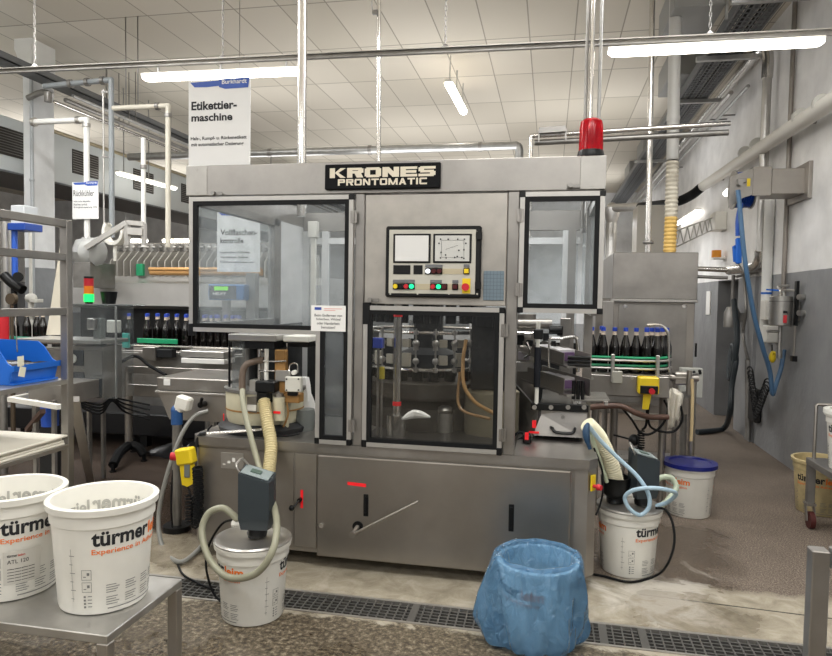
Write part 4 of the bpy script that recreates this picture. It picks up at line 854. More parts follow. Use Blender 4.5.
b = MB(); x2, x3 = at_(531, 407).x, at_(588.5, 407).x; z0, z1 = at_(560, 411).z, at_(560, 404).z; b.box(x2, x3, MYF - .01, MYF + .03, z0, z1, .003); br = b.build('black_rail', BLACKP, lm)
for px in (534.5, 551, 568, 584): c = at_(px, 407); b = MB(); b.cyl((c.x, MYF - .016, c.z), (c.x, MYF - .01, c.z), .0135); b.build('bolt', STEEL_L, br)
b = MB(); b.prism([P(538.5, 410, Y=4.0), P(513, 382, Y=4.32), P(513, 436, Y=4.32), P(533, 440, Y=4.0)], (.008, .012, 0)); b.build('side_plate', STEEL_D, lm)
b = MB(); c = at_(537.5, 360); b.cyl((c.x, MYF, at_(537, 404).z), (c.x, MYF, at_(537, 322).z), .012); rod = b.build('guide_rod', WHITEP, lm)
b = MB(); b.cyl((c.x, MYF, at_(537, 387).z), (c.x, MYF, at_(537, 347).z), .020); b.build('black_sleeve', mat('sleeve', '#161a24', .4), rod)
b = MB(); b.box(c.x - .025, c.x + .03, MYF - .02, MYF + .04, at_(537, 339).z, at_(537, 329).z, .006); b.build('rod_head', DARKM, rod)
PURPLE = mat('label_purple', '#7a5f86', .5); LBL = mat('label_white', '#d7d5d6', .5)
for k, (py0, py1, lab) in enumerate(((358, 352, 0), (398, 374, 1))):
    # an inclined tray with its stack of labels and rollers
    a, c = P(530, 352 + 27 * k, Y=4.45), P(577, 367 + 28 * k, Y=4.0)
    b = MB(); b.bar(a, c, .14, .012); tr = b.build('tray', STEEL_P, lm)
    for s_ in (-.075, .075): b = MB(); b.bar(a + Vector((s_, 0, .045)), c + Vector((s_, 0, .045)), .006, .1 if k else .07); b.build('tray_side', STEEL, tr)
    d = (c - a).normalized(); up = Vector((0, 0, 1)); up = (up - d * up.dot(d)).normalized()
    for q in range(3):
        o_ = a.lerp(c, .25 + .2 * q) + up * .04; b = MB(); b.bar(o_, o_ + d * .075, .11, .065 + .01 * q); b.build('label_stack', LBL, tr)
    o_ = a.lerp(c, .80) + up * .045; b = MB(); b.bar(o_, o_ + d * .012, .085, .05); b.build('label_face', PURPLE, tr)
    for q in range(3):
        e = c + Vector((.0, -.02, .04 - .001 * q)); b = MB()
        if k == 0: e = c + Vector((-.055, 0, .012 + .022 * q)); b.cyl(e, e + Vector((.13, 0, 0)), .0105)
        else: e = c + Vector((-.02 + .026 * q, 0, .03)); b.cyl(e + Vector((0, 0, -.055)), e + Vector((0, 0, .055)), .0115)
        b.build('roller', BLACKP, tr)
b = MB()
for q in range(6): y = 4.05 + q * .06; b.bar((.15, y, .955), (.36, y + .03, .96), .022, .01)
b.bar((.16, 4.0, .945), (.16, 4.4, .945), .02, .02); b.bar((.34, 4.03, .945), (.34, 4.42, .945), .02, .02); tag(b.build('slatted_table', STEEL_L), 'small slatted steel outfeed table beside the label drawer', 'outfeed table')
b = MB(); b.tube([P(549, 367, Y=4.1), P(549, 343, Y=4.1), P(552, 338, Y=4.1), P(563, 338.5, Y=4.1)], .006, 8, 4); b.build('wire_guide', CHROME, lm)
b = MB(); b.tube([P(563, 338, Y=4.5), P(574, 337, Y=4.5), P(577.5, 343, Y=4.5), P(578, 372, Y=4.5)], .012, 8, 4); b.build('bent_pipe', CHROME, lm)
b = MB(); c = P(572, 340, Y=4.55); b.box(P(560, 340, Y=4.55).x, P(570, 340, Y=4.55).x, 4.5, 4.6, ZT, P(565, 318, Y=4.55).z, .004); b.build('upright', STEEL_P, lm)
# gripper cylinder and its tangle above
gr = thing('gripper_cylinder', 'dark gripper mechanism with rods and a steel tube under the small window door', 'gripper', (-.05, 4.45, ZT))
b = MB(); a, c = P(516, 352, Y=4.5), P(523, 352, Y=4.5); b.cyl((-.16, 4.62, ZT), (-.16, 4.62, 1.45), .07, seg=22); b.build('drum', STEEL, gr)
b = MB(); a = P(517, 324, Y=4.4); b.cyl(a, P(552, 324, Y=4.4), .032); b.build('steel_tube', STEEL_P, gr)
for i, (px0, px1, py0, py1, m) in enumerate(((549, 558, 326, 334, BLACKP), (557, 563, 326, 336, BLACKP), (543, 549, 333, 341, DARKM), (516, 524, 335, 345, DARKM), (524, 531, 333, 338, STEEL_L), (520, 536, 346, 349, STEEL), (517, 534, 332, 334, CHROME), (540, 562, 338, 340, STEEL_L), (551, 556, 341, 347, BLACKP), (526, 533, 340, 346, DARKM), (516, 534, 362, 372, STEEL_D), (518, 530, 352, 360, mat('label_lilac', '#b4aeb8', .5)), (546, 552, 347, 352, OCHRE))):
    pm, pn = (px0 + px1) / 2, (py0 + py1) / 2; y = 4.25 + .05 * (i % 4)
    b = MB(); b.box(P(px0, pn, Y=y).x, P(px1, pn, Y=y).x, y, y + .06, P(pm, py1, Y=y).z, P(pm, py0, Y=y).z, .004); b.build('linkage', m, gr)
b = MB(); b.cyl(P(550, 330, Y=4.25), P(562, 330, Y=4.25), .018); b.build('black_cap', BLACKP, gr)
b = MB(); b.tube([P(527, 342, Y=4.2), P(530, 352, Y=4.2), P(524, 358, Y=4.22)], .006, 6); b.build('link_rod', CHROME, gr)
rc = thing('toggle_clamp', 'black clamp with red tape standing on the counter beside the label drawer', 'clamp', (-.07, 3.9, ZT))
b = MB(); b.obox((P(527, 443, Y=3.86).x, 3.86, ZT + .03), (.05, .05, .06), None, .01); b.build('body', BLACKP, rc)
b = MB(); a = P(527, 436, Y=3.84); b.box(a.x - .012, a.x + .01, 3.83, 3.845, a.z - .02, a.z + .02); b.build('red_tape', REDTAPE, rc)
b = MB(); a = P(534, 425, Y=3.92); b.box(a.x - .012, a.x + .012, 3.955, 3.965, a.z - .024, a.z + .02); b.obox((a.x + .0, 3.955, a.z - .05), (.06, .01, .012)); b.build('red_tape', REDTAPE, rc)
tag(ribbed('cable_loop', [P(512, 437, Y=4.0), P(520, 432, Y=4.0), P(524, 436, Y=4.0), P(517, 441, Y=3.95)], .008, 'black cable end lying at the hinge post on the counter', BLACK), 'black cable end lying at the hinge post on the counter', 'cable')

# ================================================================ bottles and the outfeed conveyor
COLA = mat('dark_bottle', '#0d0a09', .12, coat=.3); CAPB = mat('blue_cap', '#2344b0', .4); NECK = mat('neck_label', '#c9b9a8', .45)
def bottle(name, label, cat, loc, group, h=.325, r=.038, neck=True, bodymat=None):
    t = thing(name, label, cat, loc, 0, group); k = h / .30
    b = MB(); b.lathe([(0, .0), (r - .003, 0), (r, .004), (r, .165 * k), (r - .0015, .178 * k), (r - .006, .19 * k), (.0165, .252 * k), (.0150, .262 * k), (.0135, .285 * k), (0, .285 * k)], (0, 0, 0), 16); bo = b.build('glass_body', bodymat or COLA, t, True)
    b = MB(); b.lathe([(0, .278 * k), (.0175, .278 * k), (.0165, .302 * k), (0, .304 * k)], (0, 0, 0), 12); b.build('cap', CAPB, t, True)
    if neck: b = MB(); b.lathe([(.0170, .253 * k), (.0158, .262 * k), (.0152, .277 * k)], (0, 0, 0), 12); b.build('neck_label', NECK, t, True)
    return t
CZ = 1.03; CYR = 5.02
cv = thing('outfeed_conveyor', 'steel outfeed conveyor with green guide rails carrying dark bottles', 'conveyor', (.6, 5.1, 0))
b = MB(); b.box(.275, .84, 4.93, 5.30, CZ - .16, CZ - .012, .004); hb = b.build('side_frame', STEEL_P, cv)
b = MB(); b.box(.275, .86, 4.95, 5.28, CZ - .012, CZ, .002); b.build('chain', STEEL, cv)
b = MB()
for k in range(4): c = P((592, 614, 632, 652)[k], 381, Y=4.93); b.cyl((c.x, 4.925, c.z + .02), (c.x, 4.93, c.z + .02), .012)
b.build('bolts', STEEL_L, hb)
for z, r_ in ((CZ + .115, .009), (CZ + .058, .009)):
    b = MB(); b.tube([(.27, 4.95, z), (.5, 4.95, z), (.68, 4.955, z), (.80, 4.98, z + .004), (.855, 5.06, z + .012), (.86, 5.2, z + .012)], r_, 8, 6); b.build('guide_rail', GREENP, cv)
    b = MB(); b.tube([(.27, 4.935, z - .02), (.5, 4.935, z - .02), (.68, 4.94, z - .02), (.81, 4.965, z - .016), (.868, 5.05, z - .01)], .009, 8, 6); b.build('rail_backing', STEEL_L, cv)
for x, y in ((.45, 4.92), (.755, 4.92)): b = MB(); b.box(x - .012, x + .012, y - .02, y + .02, CZ - .06, CZ + .14, .003); b.build('rail_bracket', STEEL_L, cv)
b = MB(); b.tube([P(647, 325, Y=5.0), P(660, 325, Y=5.0), P(667, 331, Y=5.0), P(668.5, 340, Y=5.0), P(669, 372, Y=5.0)], .011, 8, 4); b.build('bent_tube', CHROME, cv)
for x, y, w in ((.83, 5.12, .026), (1.095, 5.42, .028), (.99, 5.55, .022), (.36, 5.2, .03), (.50, 5.25, .03)):
    b = MB(); b.cyl((x, y, .02), (x, y, CZ - .05 if x < .9 else .95), w, seg=16); b.cyl((x, y, 0), (x, y, .02), w * 1.7, seg=16); b.build('leg', STEEL, cv)
b = MB(); b.bar((.36, 5.2, .33), (.83, 5.14, .33), .03); b.bar((.83, 5.14, .33), (1.095, 5.42, .33), .03); b.build('foot_rail', STEEL_D, cv)
b = MB(); b.bar((.3, 5.1, .80), (1.09, 5.42, .84), .035, .05); b.bar((.84, 5.1, .99), (1.12, 5.42, .99), .03, .03); b.build('cross_beam', STEEL_D, cv)
b = MB(); a = P(684, 378, Y=5.1); b.box(a.x - .07, a.x + .06, 5.08, 5.18, a.z - .05, a.z + .04, .01); b.cyl((a.x - .1, 5.1, a.z), (a.x + .1, 5.1, a.z), .022); b.cyl((a.x + .03, 5.07, a.z - .12), (a.x + .03, 5.07, a.z + .06), .018); b.build('drive_end', STEEL, cv)
b = MB(); a, c = P(612, 376, Y=4.9), P(622, 382, Y=4.9); b.box(a.x, c.x, 4.88, 4.93, P(617, 383, Y=4.9).z, P(617, 371, Y=4.9).z, .004); b.build('junction_box', mat('box_grey', '#a9a79d', .45), cv)
b = MB(); b.box(.40, .74, 4.95, 5.2, .82, .87, .003); b.build('under_tray', STEEL_D, cv)
bl = 'dark bottle with a blue cap in the row on the outfeed conveyor'
for i, px in enumerate((591, 602.5, 614, 625, 635.5)):
    c = P(px, 360, Y=CYR); o = bottle('bottle', 'dark blue-capped bottle, %s in the open row on the outfeed conveyor' % ('first from the machine', 'second from the machine', 'third from the machine', 'fourth from the machine', 'last before the cluster')[i], 'bottle', (c.x, CYR, CZ), 'bottles on the outfeed conveyor'); 
    if i == 0: B0 = o
for i, (px, y) in enumerate(((646, 5.0), (656.5, 5.02), (651, 5.09), (661.5, 5.1), (646, 5.17), (656, 5.18), (666, 5.19), (588, 5.16), (601, 5.21))):
    c = P(px, 360, Y=y); copy_thing(B0, (c.x, y, CZ), label='dark blue-capped bottle in the crowded cluster at the end of the green rail' if i < 7 else 'dark blue-capped bottle standing behind the front row near the machine')
ys = thing('emergency_stop_box', 'yellow emergency stop box with a red button on the outfeed conveyor', 'stop box', (.7, 4.85, .95))
b = MB(); a, c = P(638.5, 383, Y=4.82), P(659.5, 383, Y=4.82); zt, zb = P(650, 377.5, Y=4.82).z, P(650, 394.5, Y=4.82).z
b.prism([(a.x, 4.92, zt), (c.x - .02, 4.92, zt), (c.x, 4.80, zt - .035), (c.x, 4.80, zb), (a.x + .02, 4.80, zb), (a.x + .02, 4.80, zt - .035)], (0, 0, 0.0)) if False else b.box(a.x, c.x, 4.82, 4.92, zb, zt, .008); bx = b.build('hood', YELLOWP, ys)
b = MB(); b.box(a.x + .012, c.x - .008, 4.812, 4.82, zb + .004, zb + .06, .002); b.build('front', BLACKP, bx)
b = MB(); q = P(652, 391.5, Y=4.8); b.cyl((q.x, 4.812, q.z), (q.x, 4.79, q.z), .02); b.build('button', REDP, bx)
b = MB(); q = P(647, 402, Y=4.85); b.prism([(q.x - .025, 4.85, zb), (q.x + .03, 4.85, zb), (q.x + .012, 4.85, zb - .11), (q.x - .03, 4.85, zb - .11)], (0, .01, 0)); b.build('bracket', YELLOWP, ys)
# rag over the rail
b = MB(); c = P(674, 388, Y=5.02); rows = []
for k in range(9):
    t = k / 8; rows.append([b.bm.verts.new((c.x - .055 + .11 * i / 9 * (1 - .35 * t) + .02 * t, 5.02 - .02 * math.sin(i * 1.7 + k * .4) - .03 * (t > 0), c.z - .27 * t * (1 - .25 * (i > 5)) - .008 * abs(i - 4))) for i in range(10)])
for r1, r2 in zip(rows, rows[1:]):
    for i in range(9): b.face((r1[i], r1[i + 1], r2[i + 1], r2[i]), True)
rag = tag(b.build('rag', mat('rag_white', '#d9d4c8', .8)), 'white rag hanging over the end of the outfeed conveyor', 'rag')
sl = rag.modifiers.new('thick', 'SOLIDIFY'); sl.thickness = .008
b = MB(); b.tube([P(692, 379, Y=5.02), P(692.5, 395, Y=5.02), P(692, 420, Y=5.02), P(691, 441, Y=5.02)], .012, 8, 4); tag(b.build('drain_hose', mat('cream_tube', '#c9b48c', .45)), 'thin cream hose hanging straight from the conveyor drive end', 'hose')
b = MB(); b.tube([P(588, 407.5, Y=4.75), P(605, 406, Y=4.8), P(622, 406.5, Y=4.8), P(636, 413, Y=4.8), P(650, 417, Y=4.85), P(668, 417, Y=4.9)], .02, 10, 6); tag(b.build('brown_hose', mat('brown_hose', '#5a4238', .5)), 'stiff brown hose running under the outfeed conveyor', 'hose')
for pts, l in (([(622, 408), (632, 420), (640, 432), (650, 434), (662, 425), (668, 410), (664, 400)], 'black cable looping widely below the yellow stop box'),
               ([(650, 398), (648, 415), (652, 428), (672, 432), (682, 420), (680, 402)], 'black cable hanging in a loop between the conveyor legs'),
               ([(647, 410), (646, 425), (642, 430)], 'short black cable hanging from the yellow stop box bracket')):
    b = MB(); b.tube([P(px, py, Y=4.98) for px, py in pts], .009, 6, 6); tag(b.build('power_cable', BLACK), l, 'cable')
b = MB(); hx = [P(641, 431 + 18 * k / 40, Y=5.0) + Vector((.022 * math.cos(k * 1.2), .022 * math.sin(k * 1.2), 0)) for k in range(41)]; b.tube(hx, .006, 6, 2); tag(b.build('coil_cable', BLACK), 'black coiled cable dangling below the outfeed conveyor', 'cable')
b = MB(); c = P(634, 440, Y=5.05); b.ball(c, .04, (1, 1, 1.1)); b.cyl(c + Vector((.02, 0, -.05)), c + Vector((.06, 0, -.14)), .035); b.bar(c, (.5, 5.2, c.z), .012); tag(b.build('drain_valve', DARKM), 'round dark valve low between the conveyor legs', 'valve')
b = MB(); b.cyl((.65, 5.95, .2), (.65, 5.95, .225), .02); 
b.bar((.62, 5.95, .21), (1.1, 5.95, .21), .34, .02)
b.cyl((.65, 5.95, 0), (.65, 5.95, .2), .02); b.cyl((1.05, 5.95, 0), (1.05, 5.95, .2), .02); tag(b.build('drip_plate', STEEL_L), 'flat steel drip plate low behind the conveyor legs', 'plate')

# ================================================================ tall cabinet behind, with its pipes
tc_ = thing('bottle_washer_cabinet', 'tall stainless cabinet behind the outfeed conveyor, fed by a corrugated duct', 'cabinet', (.9, 6.6, 0))
b = MB(); b.box(.545, 1.262, 6.2, 7.4, 1.57, 1.985, .006); b.build('upper_body', STEEL_P, tc_)
b = MB(); b.box(.56, 1.25, 6.22, 7.4, .55, 1.545, .004); lo = b.build('lower_body', STEEL, tc_)
b = MB(); b.box(.535, 1.265, 6.17, 6.24, 1.545, 1.57, .003); b.build('drip_lip', STEEL_L, tc_)
b = MB(); b.box(.605, 1.185, 6.205, 6.22, .62, 1.525, .003); dd = b.build('door', STEEL_P, tc_)
for px in (625.5, 684): c = P(px, 306.5, Y=6.2); b = MB(); b.cyl((c.x, 6.195, c.z), (c.x, 6.205, c.z), .018); b.build('lock', CHROME, dd)
b = MB(); c = P(696, 350, Y=6.2); b.box(c.x - .008, c.x + .006, 6.19, 6.22, c.z - .06, c.z + .06, .002); b.build('side_latch', BLACKP, tc_)
for x in (.6, 1.2):
    for y in (6.28, 7.3): b = MB(); b.cyl((x, y, 0), (x, y, .56), .03); b.build('leg', STEEL_D, tc_)
b = MB(); a, c = P(681, 368, Y=5.75), P(702, 398, Y=5.75); b.box(a.x, c.x, 5.74, 5.84, c.z, a.z, .004); eb = b.build('control_box', mat('box_pale', '#a7a8a2', .45), tc_)
b = MB()
for px, py in ((694, 372), (699.5, 371), (700, 373)): q = P(px, py, Y=5.74); b.cyl((q.x, 5.735, q.z), (q.x, 5.74, q.z), .012)
b.build('switches', BLACKP, eb)
b = MB(); c = P(650, 249, Y=6.6); b.cyl((.895, 6.6, 1.985), (.86, 6.6, 4.45), .026); vp = tag(b.build('vertical_pipe', CHROME), 'slim shiny pipe rising from the tall cabinet to the ceiling', 'pipe')
b = MB(); b.cyl((.893, 6.6, 2.09), (.893, 6.6, 2.12), .05, seg=8); b.build('pipe_union', STEEL_D, vp)
ra, rb_ = P(669.5, 252, Y=6.7), P(672.5, 160, Y=6.7)
b = MB(); b.cyl((rb_.x, 6.7, rb_.z), (rb_.x - .02, 6.7, 4.45), .055, seg=18); b.cyl((rb_.x - .005, 6.7, 3.25), (rb_.x - .006, 6.7, 3.3), .06, seg=18); tag(b.build('exhaust_pipe', mat('pvc_grey', '#c2c1bd', .4)), 'pale grey plastic exhaust pipe joining the corrugated duct above the tall cabinet', 'pipe')
rm = Vector((ra.x + .004, 6.7, P(671, 217, Y=6.7).z))
for nm, p0, p1, m, l in (('corrugated_duct', (ra.x, 6.7, 1.985), tuple(rm), mat('duct_yellow', '#e2bd6e', .45), 'yellowish lower half of the corrugated duct on top of the tall cabinet'), ('corrugated_duct', tuple(rm), (rb_.x, 6.7, rb_.z), mat('duct_white', '#d6cfbf', .45), 'whitish upper half of the corrugated duct above the tall cabinet')):
    ribbed(nm, [p0, tuple((Vector(p0) + Vector(p1)) / 2), p1], .062, l, m, .03)['category'] = 'duct'
# ================================================================ left of the machine: infeed, washer, inspection cabinet
def bx(nm, par, m, x0, x1, y0, y1, z0, z1, bev=.003):
    b = MB(); b.box(x0, x1, y0, y1, z0, z1, bev); return b.build(nm, m, par)
def pbox(nm, par, m, px0, py0, px1, py1, Y, d, bev=.003):
    a, c = P(px0, py0, Y=Y), P(px1, py1, Y=Y); return bx(nm, par, m, a.x, c.x, Y, Y + d, min(a.z, c.z), max(a.z, c.z), bev)
IZ = 1.04; IY = 5.42
ic = thing('infeed_conveyor', 'long steel infeed conveyor with a green guide strip running to the machine', 'conveyor', (-4, 5.45, 0))
bx('chain', ic, STEEL, -6.4, -2.07, 5.30, 5.66, IZ - .015, IZ)
bx('side_frame', ic, STEEL_D, -6.4, -2.07, 5.28, 5.68, IZ - .15, IZ - .016)
for x in (-6.1, -4.8, -3.0): b = MB(); b.cyl((x, 5.48, 0), (x, 5.48, IZ - .15), .03); b.cyl((x, 5.48, 0), (x, 5.48, .03), .07); b.build('leg', STEEL_D, ic)
a, c = P(138, 338, Y=5.27), P(178, 344, Y=5.27); bx('guide_strip', ic, GREENP, a.x, c.x, 5.255, 5.27, c.z, a.z, .002)
bx('guide_rail', ic, mat('teal_rail', '#2a9c80', .4), -6.2, -3.95, 5.26, 5.275, IZ + .07, IZ + .095)
b = MB(); b.tube([(-6.3, 5.25, IZ + .05), (-4, 5.25, IZ + .05), (-2.1, 5.25, IZ + .05)], .01, 8, 2); b.build('guide_rod', CHROME, ic)
bx('rear_frame', ic, DARKM, -6.4, -2.07, 5.7, 5.72, IZ - .1, IZ + .03)
pbox('gearbox', ic, STEEL_P, 142, 347, 155, 361, 5.18, .09); pbox('gearbox', ic, DARKM, 156, 349, 172, 358, 5.2, .07); pbox('rinse_trough', ic, STEEL_L, 180, 350.5, 224, 358, 5.05, .2); pbox('rinse_trough', ic, PAPER, 181, 358, 224, 364.5, 5.04, .2)
pbox('apron', ic, STEEL, 128, 366, 230, 377, 5.0, .02); pbox('apron', ic, STEEL_P, 128, 384, 172, 398, 5.1, .02)
pbox('teal_bracket', ic, mat('teal_bracket', '#3fa79c', .4), 122, 333, 128, 348, 5.2, .03)
for i, px in enumerate((129, 147, 166, 186)):
    p = P(px, 330, Y=5.40); copy_thing(B0, (p.x, 5.40, IZ), label='dark blue-capped bottle in the front row of the infeed, %s' % ('beside the teal bracket', 'second from the teal bracket', 'third from the teal bracket', 'next to the big window door')[i])['group'] = 'bottles on the infeed conveyor'
k = 0
for y in (5.50, 5.59):
    for j in range(9):
        x = -3.62 + j * .098 + (.05 if y > 5.55 else 0)
        if min(abs(x - P(px, 330, Y=5.4).x) for px in (129, 147, 166, 186)) < .03 and y < 5.5: continue
        copy_thing(B0, (x, y, IZ), label='dark blue-capped bottle in the packed rows behind the front infeed bottles')['group'] = 'bottles on the infeed conveyor'
for i, (px, y) in enumerate(((15, 5.40), (27, 5.40), (37, 5.46), (43, 5.40), (56, 5.40))):
    p = P(px, 330, Y=y); o = copy_thing(B0, (p.x, y, IZ), label='bottle on the infeed seen through the rack, %s' % ('nearest the red cylinder', 'second from the red cylinder', 'third from the red cylinder', 'fourth from the red cylinder', 'nearest the rack post')[i]); o['group'] = 'bottles on the infeed conveyor'
# bottle washer
bw = thing('bottle_washer', 'long stainless bottle washer with a row of upright divider plates', 'bottle washer', (-4, 6.9, 0))
b = MB(); b.prism([(-5.25, 6.4, 1.42), (-5.25, 6.4, 1.66), (-5.25, 6.62, 1.74), (-5.25, 7.4, 1.74), (-5.25, 7.4, 1.38), (-5.25, 6.6, 1.38)], (3.0, 0, 0)); b.build('trough', mat('trough_steel', (.60, .59, .57), .4, .6, noise=.06, nscale=4), bw)
bx('body', bw, DARKM, -5.2, -2.3, 6.62, 7.35, .85, 1.38); bx('lower_body', bw, STEEL_D, -5.2, -2.3, 6.5, 7.35, .12, .85)
for x in (-5.1, -3.8, -2.4): b = MB(); b.cyl((x, 6.7, 0), (x, 6.7, .14), .04); b.build('foot', BLACKP, bw)
PLT = mat('divider_steel', (.58, .555, .51), .45, .6, noise=.08, nscale=6)
for i in range(26):
    x = -4.78 + i * .083
    b = MB(); b.prism([(x, 6.56, 1.735), (x, 6.95, 1.735), (x, 6.95, 2.03), (x, 6.72, 2.03), (x, 6.56, 1.9)], (.012, .0, 0)); pl_ = b.build('divider_plate', PLT, bw)
    b = MB(); b.box(x - .02, x + .035, 6.70, 6.78, 2.02, 2.10, .006); b.cyl((x + .03, 6.69, 2.06), (x + .07, 6.69, 2.06), .02); b.build('clamp_head', ALU if i % 3 else STEEL_D, pl_)
b = MB(); b.box(-4.85, -2.5, 6.96, 6.99, 1.74, 2.0); b.build('back_panel', mat('back_panel_steel', (.5, .48, .44), .5, .5), bw)
b = MB(); b.bar((-4.85, 6.74, 2.10), (-2.4, 6.74, 2.10), .03); b.build('top_rail', STEEL, bw)
a, c = P(151, 272, Y=6.36), P(262, 272.5, Y=6.36); b = MB(); b.cyl(a, c, .035); b.cyl(a + Vector((0, -.03, .03)), c + Vector((0, -.03, .03)), .02); b.build('copper_pipe', COPPER, bw)
b = MB(); b.box(-4.42, -4.34, 6.5, 6.55, 1.74, 1.87, .006); b.build('green_valve', mat('valve_green', '#2fa070', .4), bw)
# covered motor, ring and inclined frame
cm = thing('covered_motor', 'motor wrapped in crumpled pale grey plastic on the washer end', 'motor', (-4.6, 6.1, 1.72))
b = MB(); rng = random.Random(5); c = P(88, 253, Y=6.1); b.ball(c, .165, (.95, .8, 1.0), 16); b.ball(c + Vector((.12, -.02, .02)), .11, (1, .8, 1.3), 12)
for v in b.bm.verts: v.co += Vector((rng.uniform(-1, 1), rng.uniform(-1, 1), rng.uniform(-1, 1))) * .016
mo = b.build('cover', mat('grey_cover', '#a7a8a6', .35), cm); bx('bracket', cm, STEEL_D, c.x - .1, c.x + .1, 6.0, 6.4, 1.6, c.z - .1)
b = MB(); c = P(115, 232, Y=6.2); b.lathe([(.105, -.04), (.14, -.04), (.14, .04), (.105, .04)], c, 28, (.15, 1, 0), close=True, a0=D(-30), a1=D(225)); b.cyl(c + Vector((0, 0, -.3)), c + Vector((0, 0, -.09)), .02)
tag(b.build('ring_guide', WHITEP), 'pale open ring guide standing over the washer clamps', 'guide')
b = MB(); pts = [P(86, 248, Y=5.95), P(127, 222.5, Y=6.05), P(144, 224, Y=6.1)]; b.bar(pts[0], pts[1], .05); b.bar(pts[1], pts[2], .045); b.bar(pts[1], P(127.5, 245, Y=6.05), .045); b.bar(pts[2], P(144, 245, Y=6.1), .04); b.bar(P(128, 231, Y=6.05), P(143, 232, Y=6.1), .07)
tag(b.build('inclined_frame', ALU), 'inclined aluminium frame rising over the washer', 'frame')
# inspection cabinet
ins = thing('inspection_cabinet', 'steel inspection cabinet with a clear guard and dark panels behind the rack', 'cabinet', (-3.45, 4.85, 0))
x0, x1 = -3.70, -3.43
bx('cabinet_body', ins, STEEL, x0, x1, 4.62, 4.86, .68, 1.13, .006); bx('table_top', ins, STEEL_L, -4.15, -3.40, 4.55, 4.9, 1.15, 1.18, .003)
bx('guard_sheet', ins, CLEAR, x0, x1 + .20, 4.50, 4.508, .74, 1.46, .001); bx('guard_sheet', ins, CLEAR, x1 + .192, x1 + .2, 4.51, 4.72, .74, 1.46, .001); bx('guard_top', ins, CLEAR, x0, x1 + .19, 4.51, 4.9, 1.45, 1.458, .001)
for x in (x0 + .02, x1 + .18): b = MB(); b.bar((x, 4.53, .74), (x, 4.53, 1.45), .012); b.build('guard_strip', ALU, ins)
pbox('dark_panel', ins, mat('panel_dark', '#33383f', .35), 70, 350, 83, 366, 4.605, .015); pbox('dark_panel', ins, mat('panel_blue_grey', '#3f444c', .4), 70, 372, 84, 400, 4.605, .015); pbox('dark_panel', ins, mat('panel_blue_grey', '#3f444c', .4), 85, 378, 101, 398, 4.605, .015); pbox('steel_panel', ins, STEEL_P, 84, 350, 102, 376, 4.605, .015)
b = MB(); c = P(73, 358.5, Y=4.6); b.cyl((c.x, 4.6, c.z), (c.x, 4.59, c.z), .035, seg=20); b.build('dial', WHITEP, ins)
pbox('post_box', ins, GREYP, 93, 318, 101, 350, 4.7, .06); pbox('white_sensor', ins, WHITEP, 106, 320, 118, 333, 4.62, .05, .008); pbox('camera_arm', ins, STEEL_P, 86, 318, 94, 330, 4.65, .05, .01)
for x in (x0 + .03, x0 + .07): b = MB(); b.box(x - .012, x + .012, 4.66 + (x - x0) * 3, 4.70 + (x - x0) * 3, 0, .7, .003); b.build('leg', STEEL_D, ins)
b = MB()
for k in range(4): b.tube([P(78, 400 + 2 * k, Y=4.64), P(100, 405 + 3 * k, Y=4.6), P(112, 398 + k, Y=4.62), P(125, 400 + 4 * k, Y=4.8), P(150, 405 + 5 * k, Y=4.9)], .008, 6, 5)
tag(b.build('cable_bundle', BLACK), 'tangle of black cables drooping under the inspection cabinet', 'cable')
b = MB(); b.tube([P(118, 364, Y=4.9), P(135, 356, Y=4.9), P(150, 366, Y=4.9), P(166, 375, Y=4.85)], .014, 8, 5); tag(b.build('black_hose', BLACK), 'black hose arching from the inspection cabinet towards the hopper box', 'hose')
tl = thing('signal_tower', 'small signal tower lit green under amber and red on the inspection cabinet', 'signal light', tuple(P(89, 306, Y=4.75)))
c = P(89, 308, Y=4.75); zz = [P(89, y, Y=4.75).z for y in (306.5, 304.5, 294, 286, 278.5, 276.5)]; r = .037
zz[0] = 1.459
for nm, z0, z1, m, rr in (('base', zz[0], zz[1] if zz[1] > 1.47 else 1.475, BLACKP, r * .8), ('green_lens', max(zz[1], 1.475), zz[2], mat('lens_green', '#10e060', .3, emit='#18ff58', es=1.8), r), ('amber_lens', zz[2], zz[3], mat('lens_amber', '#d8781c', .3), r), ('red_lens', zz[3], zz[4], mat('lens_red', '#b01e2c', .3), r), ('cap', zz[4], zz[5], BLACKP, r)):
    b = MB(); b.cyl((c.x, 4.75, z0), (c.x, 4.75, z1), rr, seg=20); b.build(nm, m, tl)
b = MB(); c = P(109, 310, Y=4.85); b.lathe([(0, 1.459), (.05, 1.459), (.066, 1.56), (.056, 1.56), (.046, 1.475), (0, 1.47)], (c.x, 4.85, 0), 22); tag(b.build('black_tub', BLACKP), 'black tub beside the signal tower on the clear guard', 'tub')
# stand foot below the conveyor
sd = thing('conveyor_stand', 'conveyor stand with a steel column on black splayed feet', 'stand', tuple(P(129, 462, Z=0)))
c = P(129, 460, Z=0)
b = MB(); b.cyl((c.x, c.y, .12), (c.x, c.y, .93), .035, seg=18); b.build('column', STEEL, sd); bx('head_plate', sd, BLACKP, c.x - .25, c.x + .2, c.y - .08, c.y + .1, .90, .94)
for e in ((P(113, 472, Z=0) - c)[:2], (P(144, 461, Z=0) - c)[:2], (-.16, .3)):
    b = MB(); q = c + Vector((e[0], e[1], 0)); b.tube([(c.x, c.y, .14), (c.x + e[0] * .6, c.y + e[1] * .6, .13), (q.x, q.y, .06)], .042, 8, 3); b.cyl((q.x, q.y, 0), (q.x, q.y, .07), .016); b.cyl((q.x, q.y, 0), (q.x, q.y, .012), .03); b.build('foot', BLACK, sd)
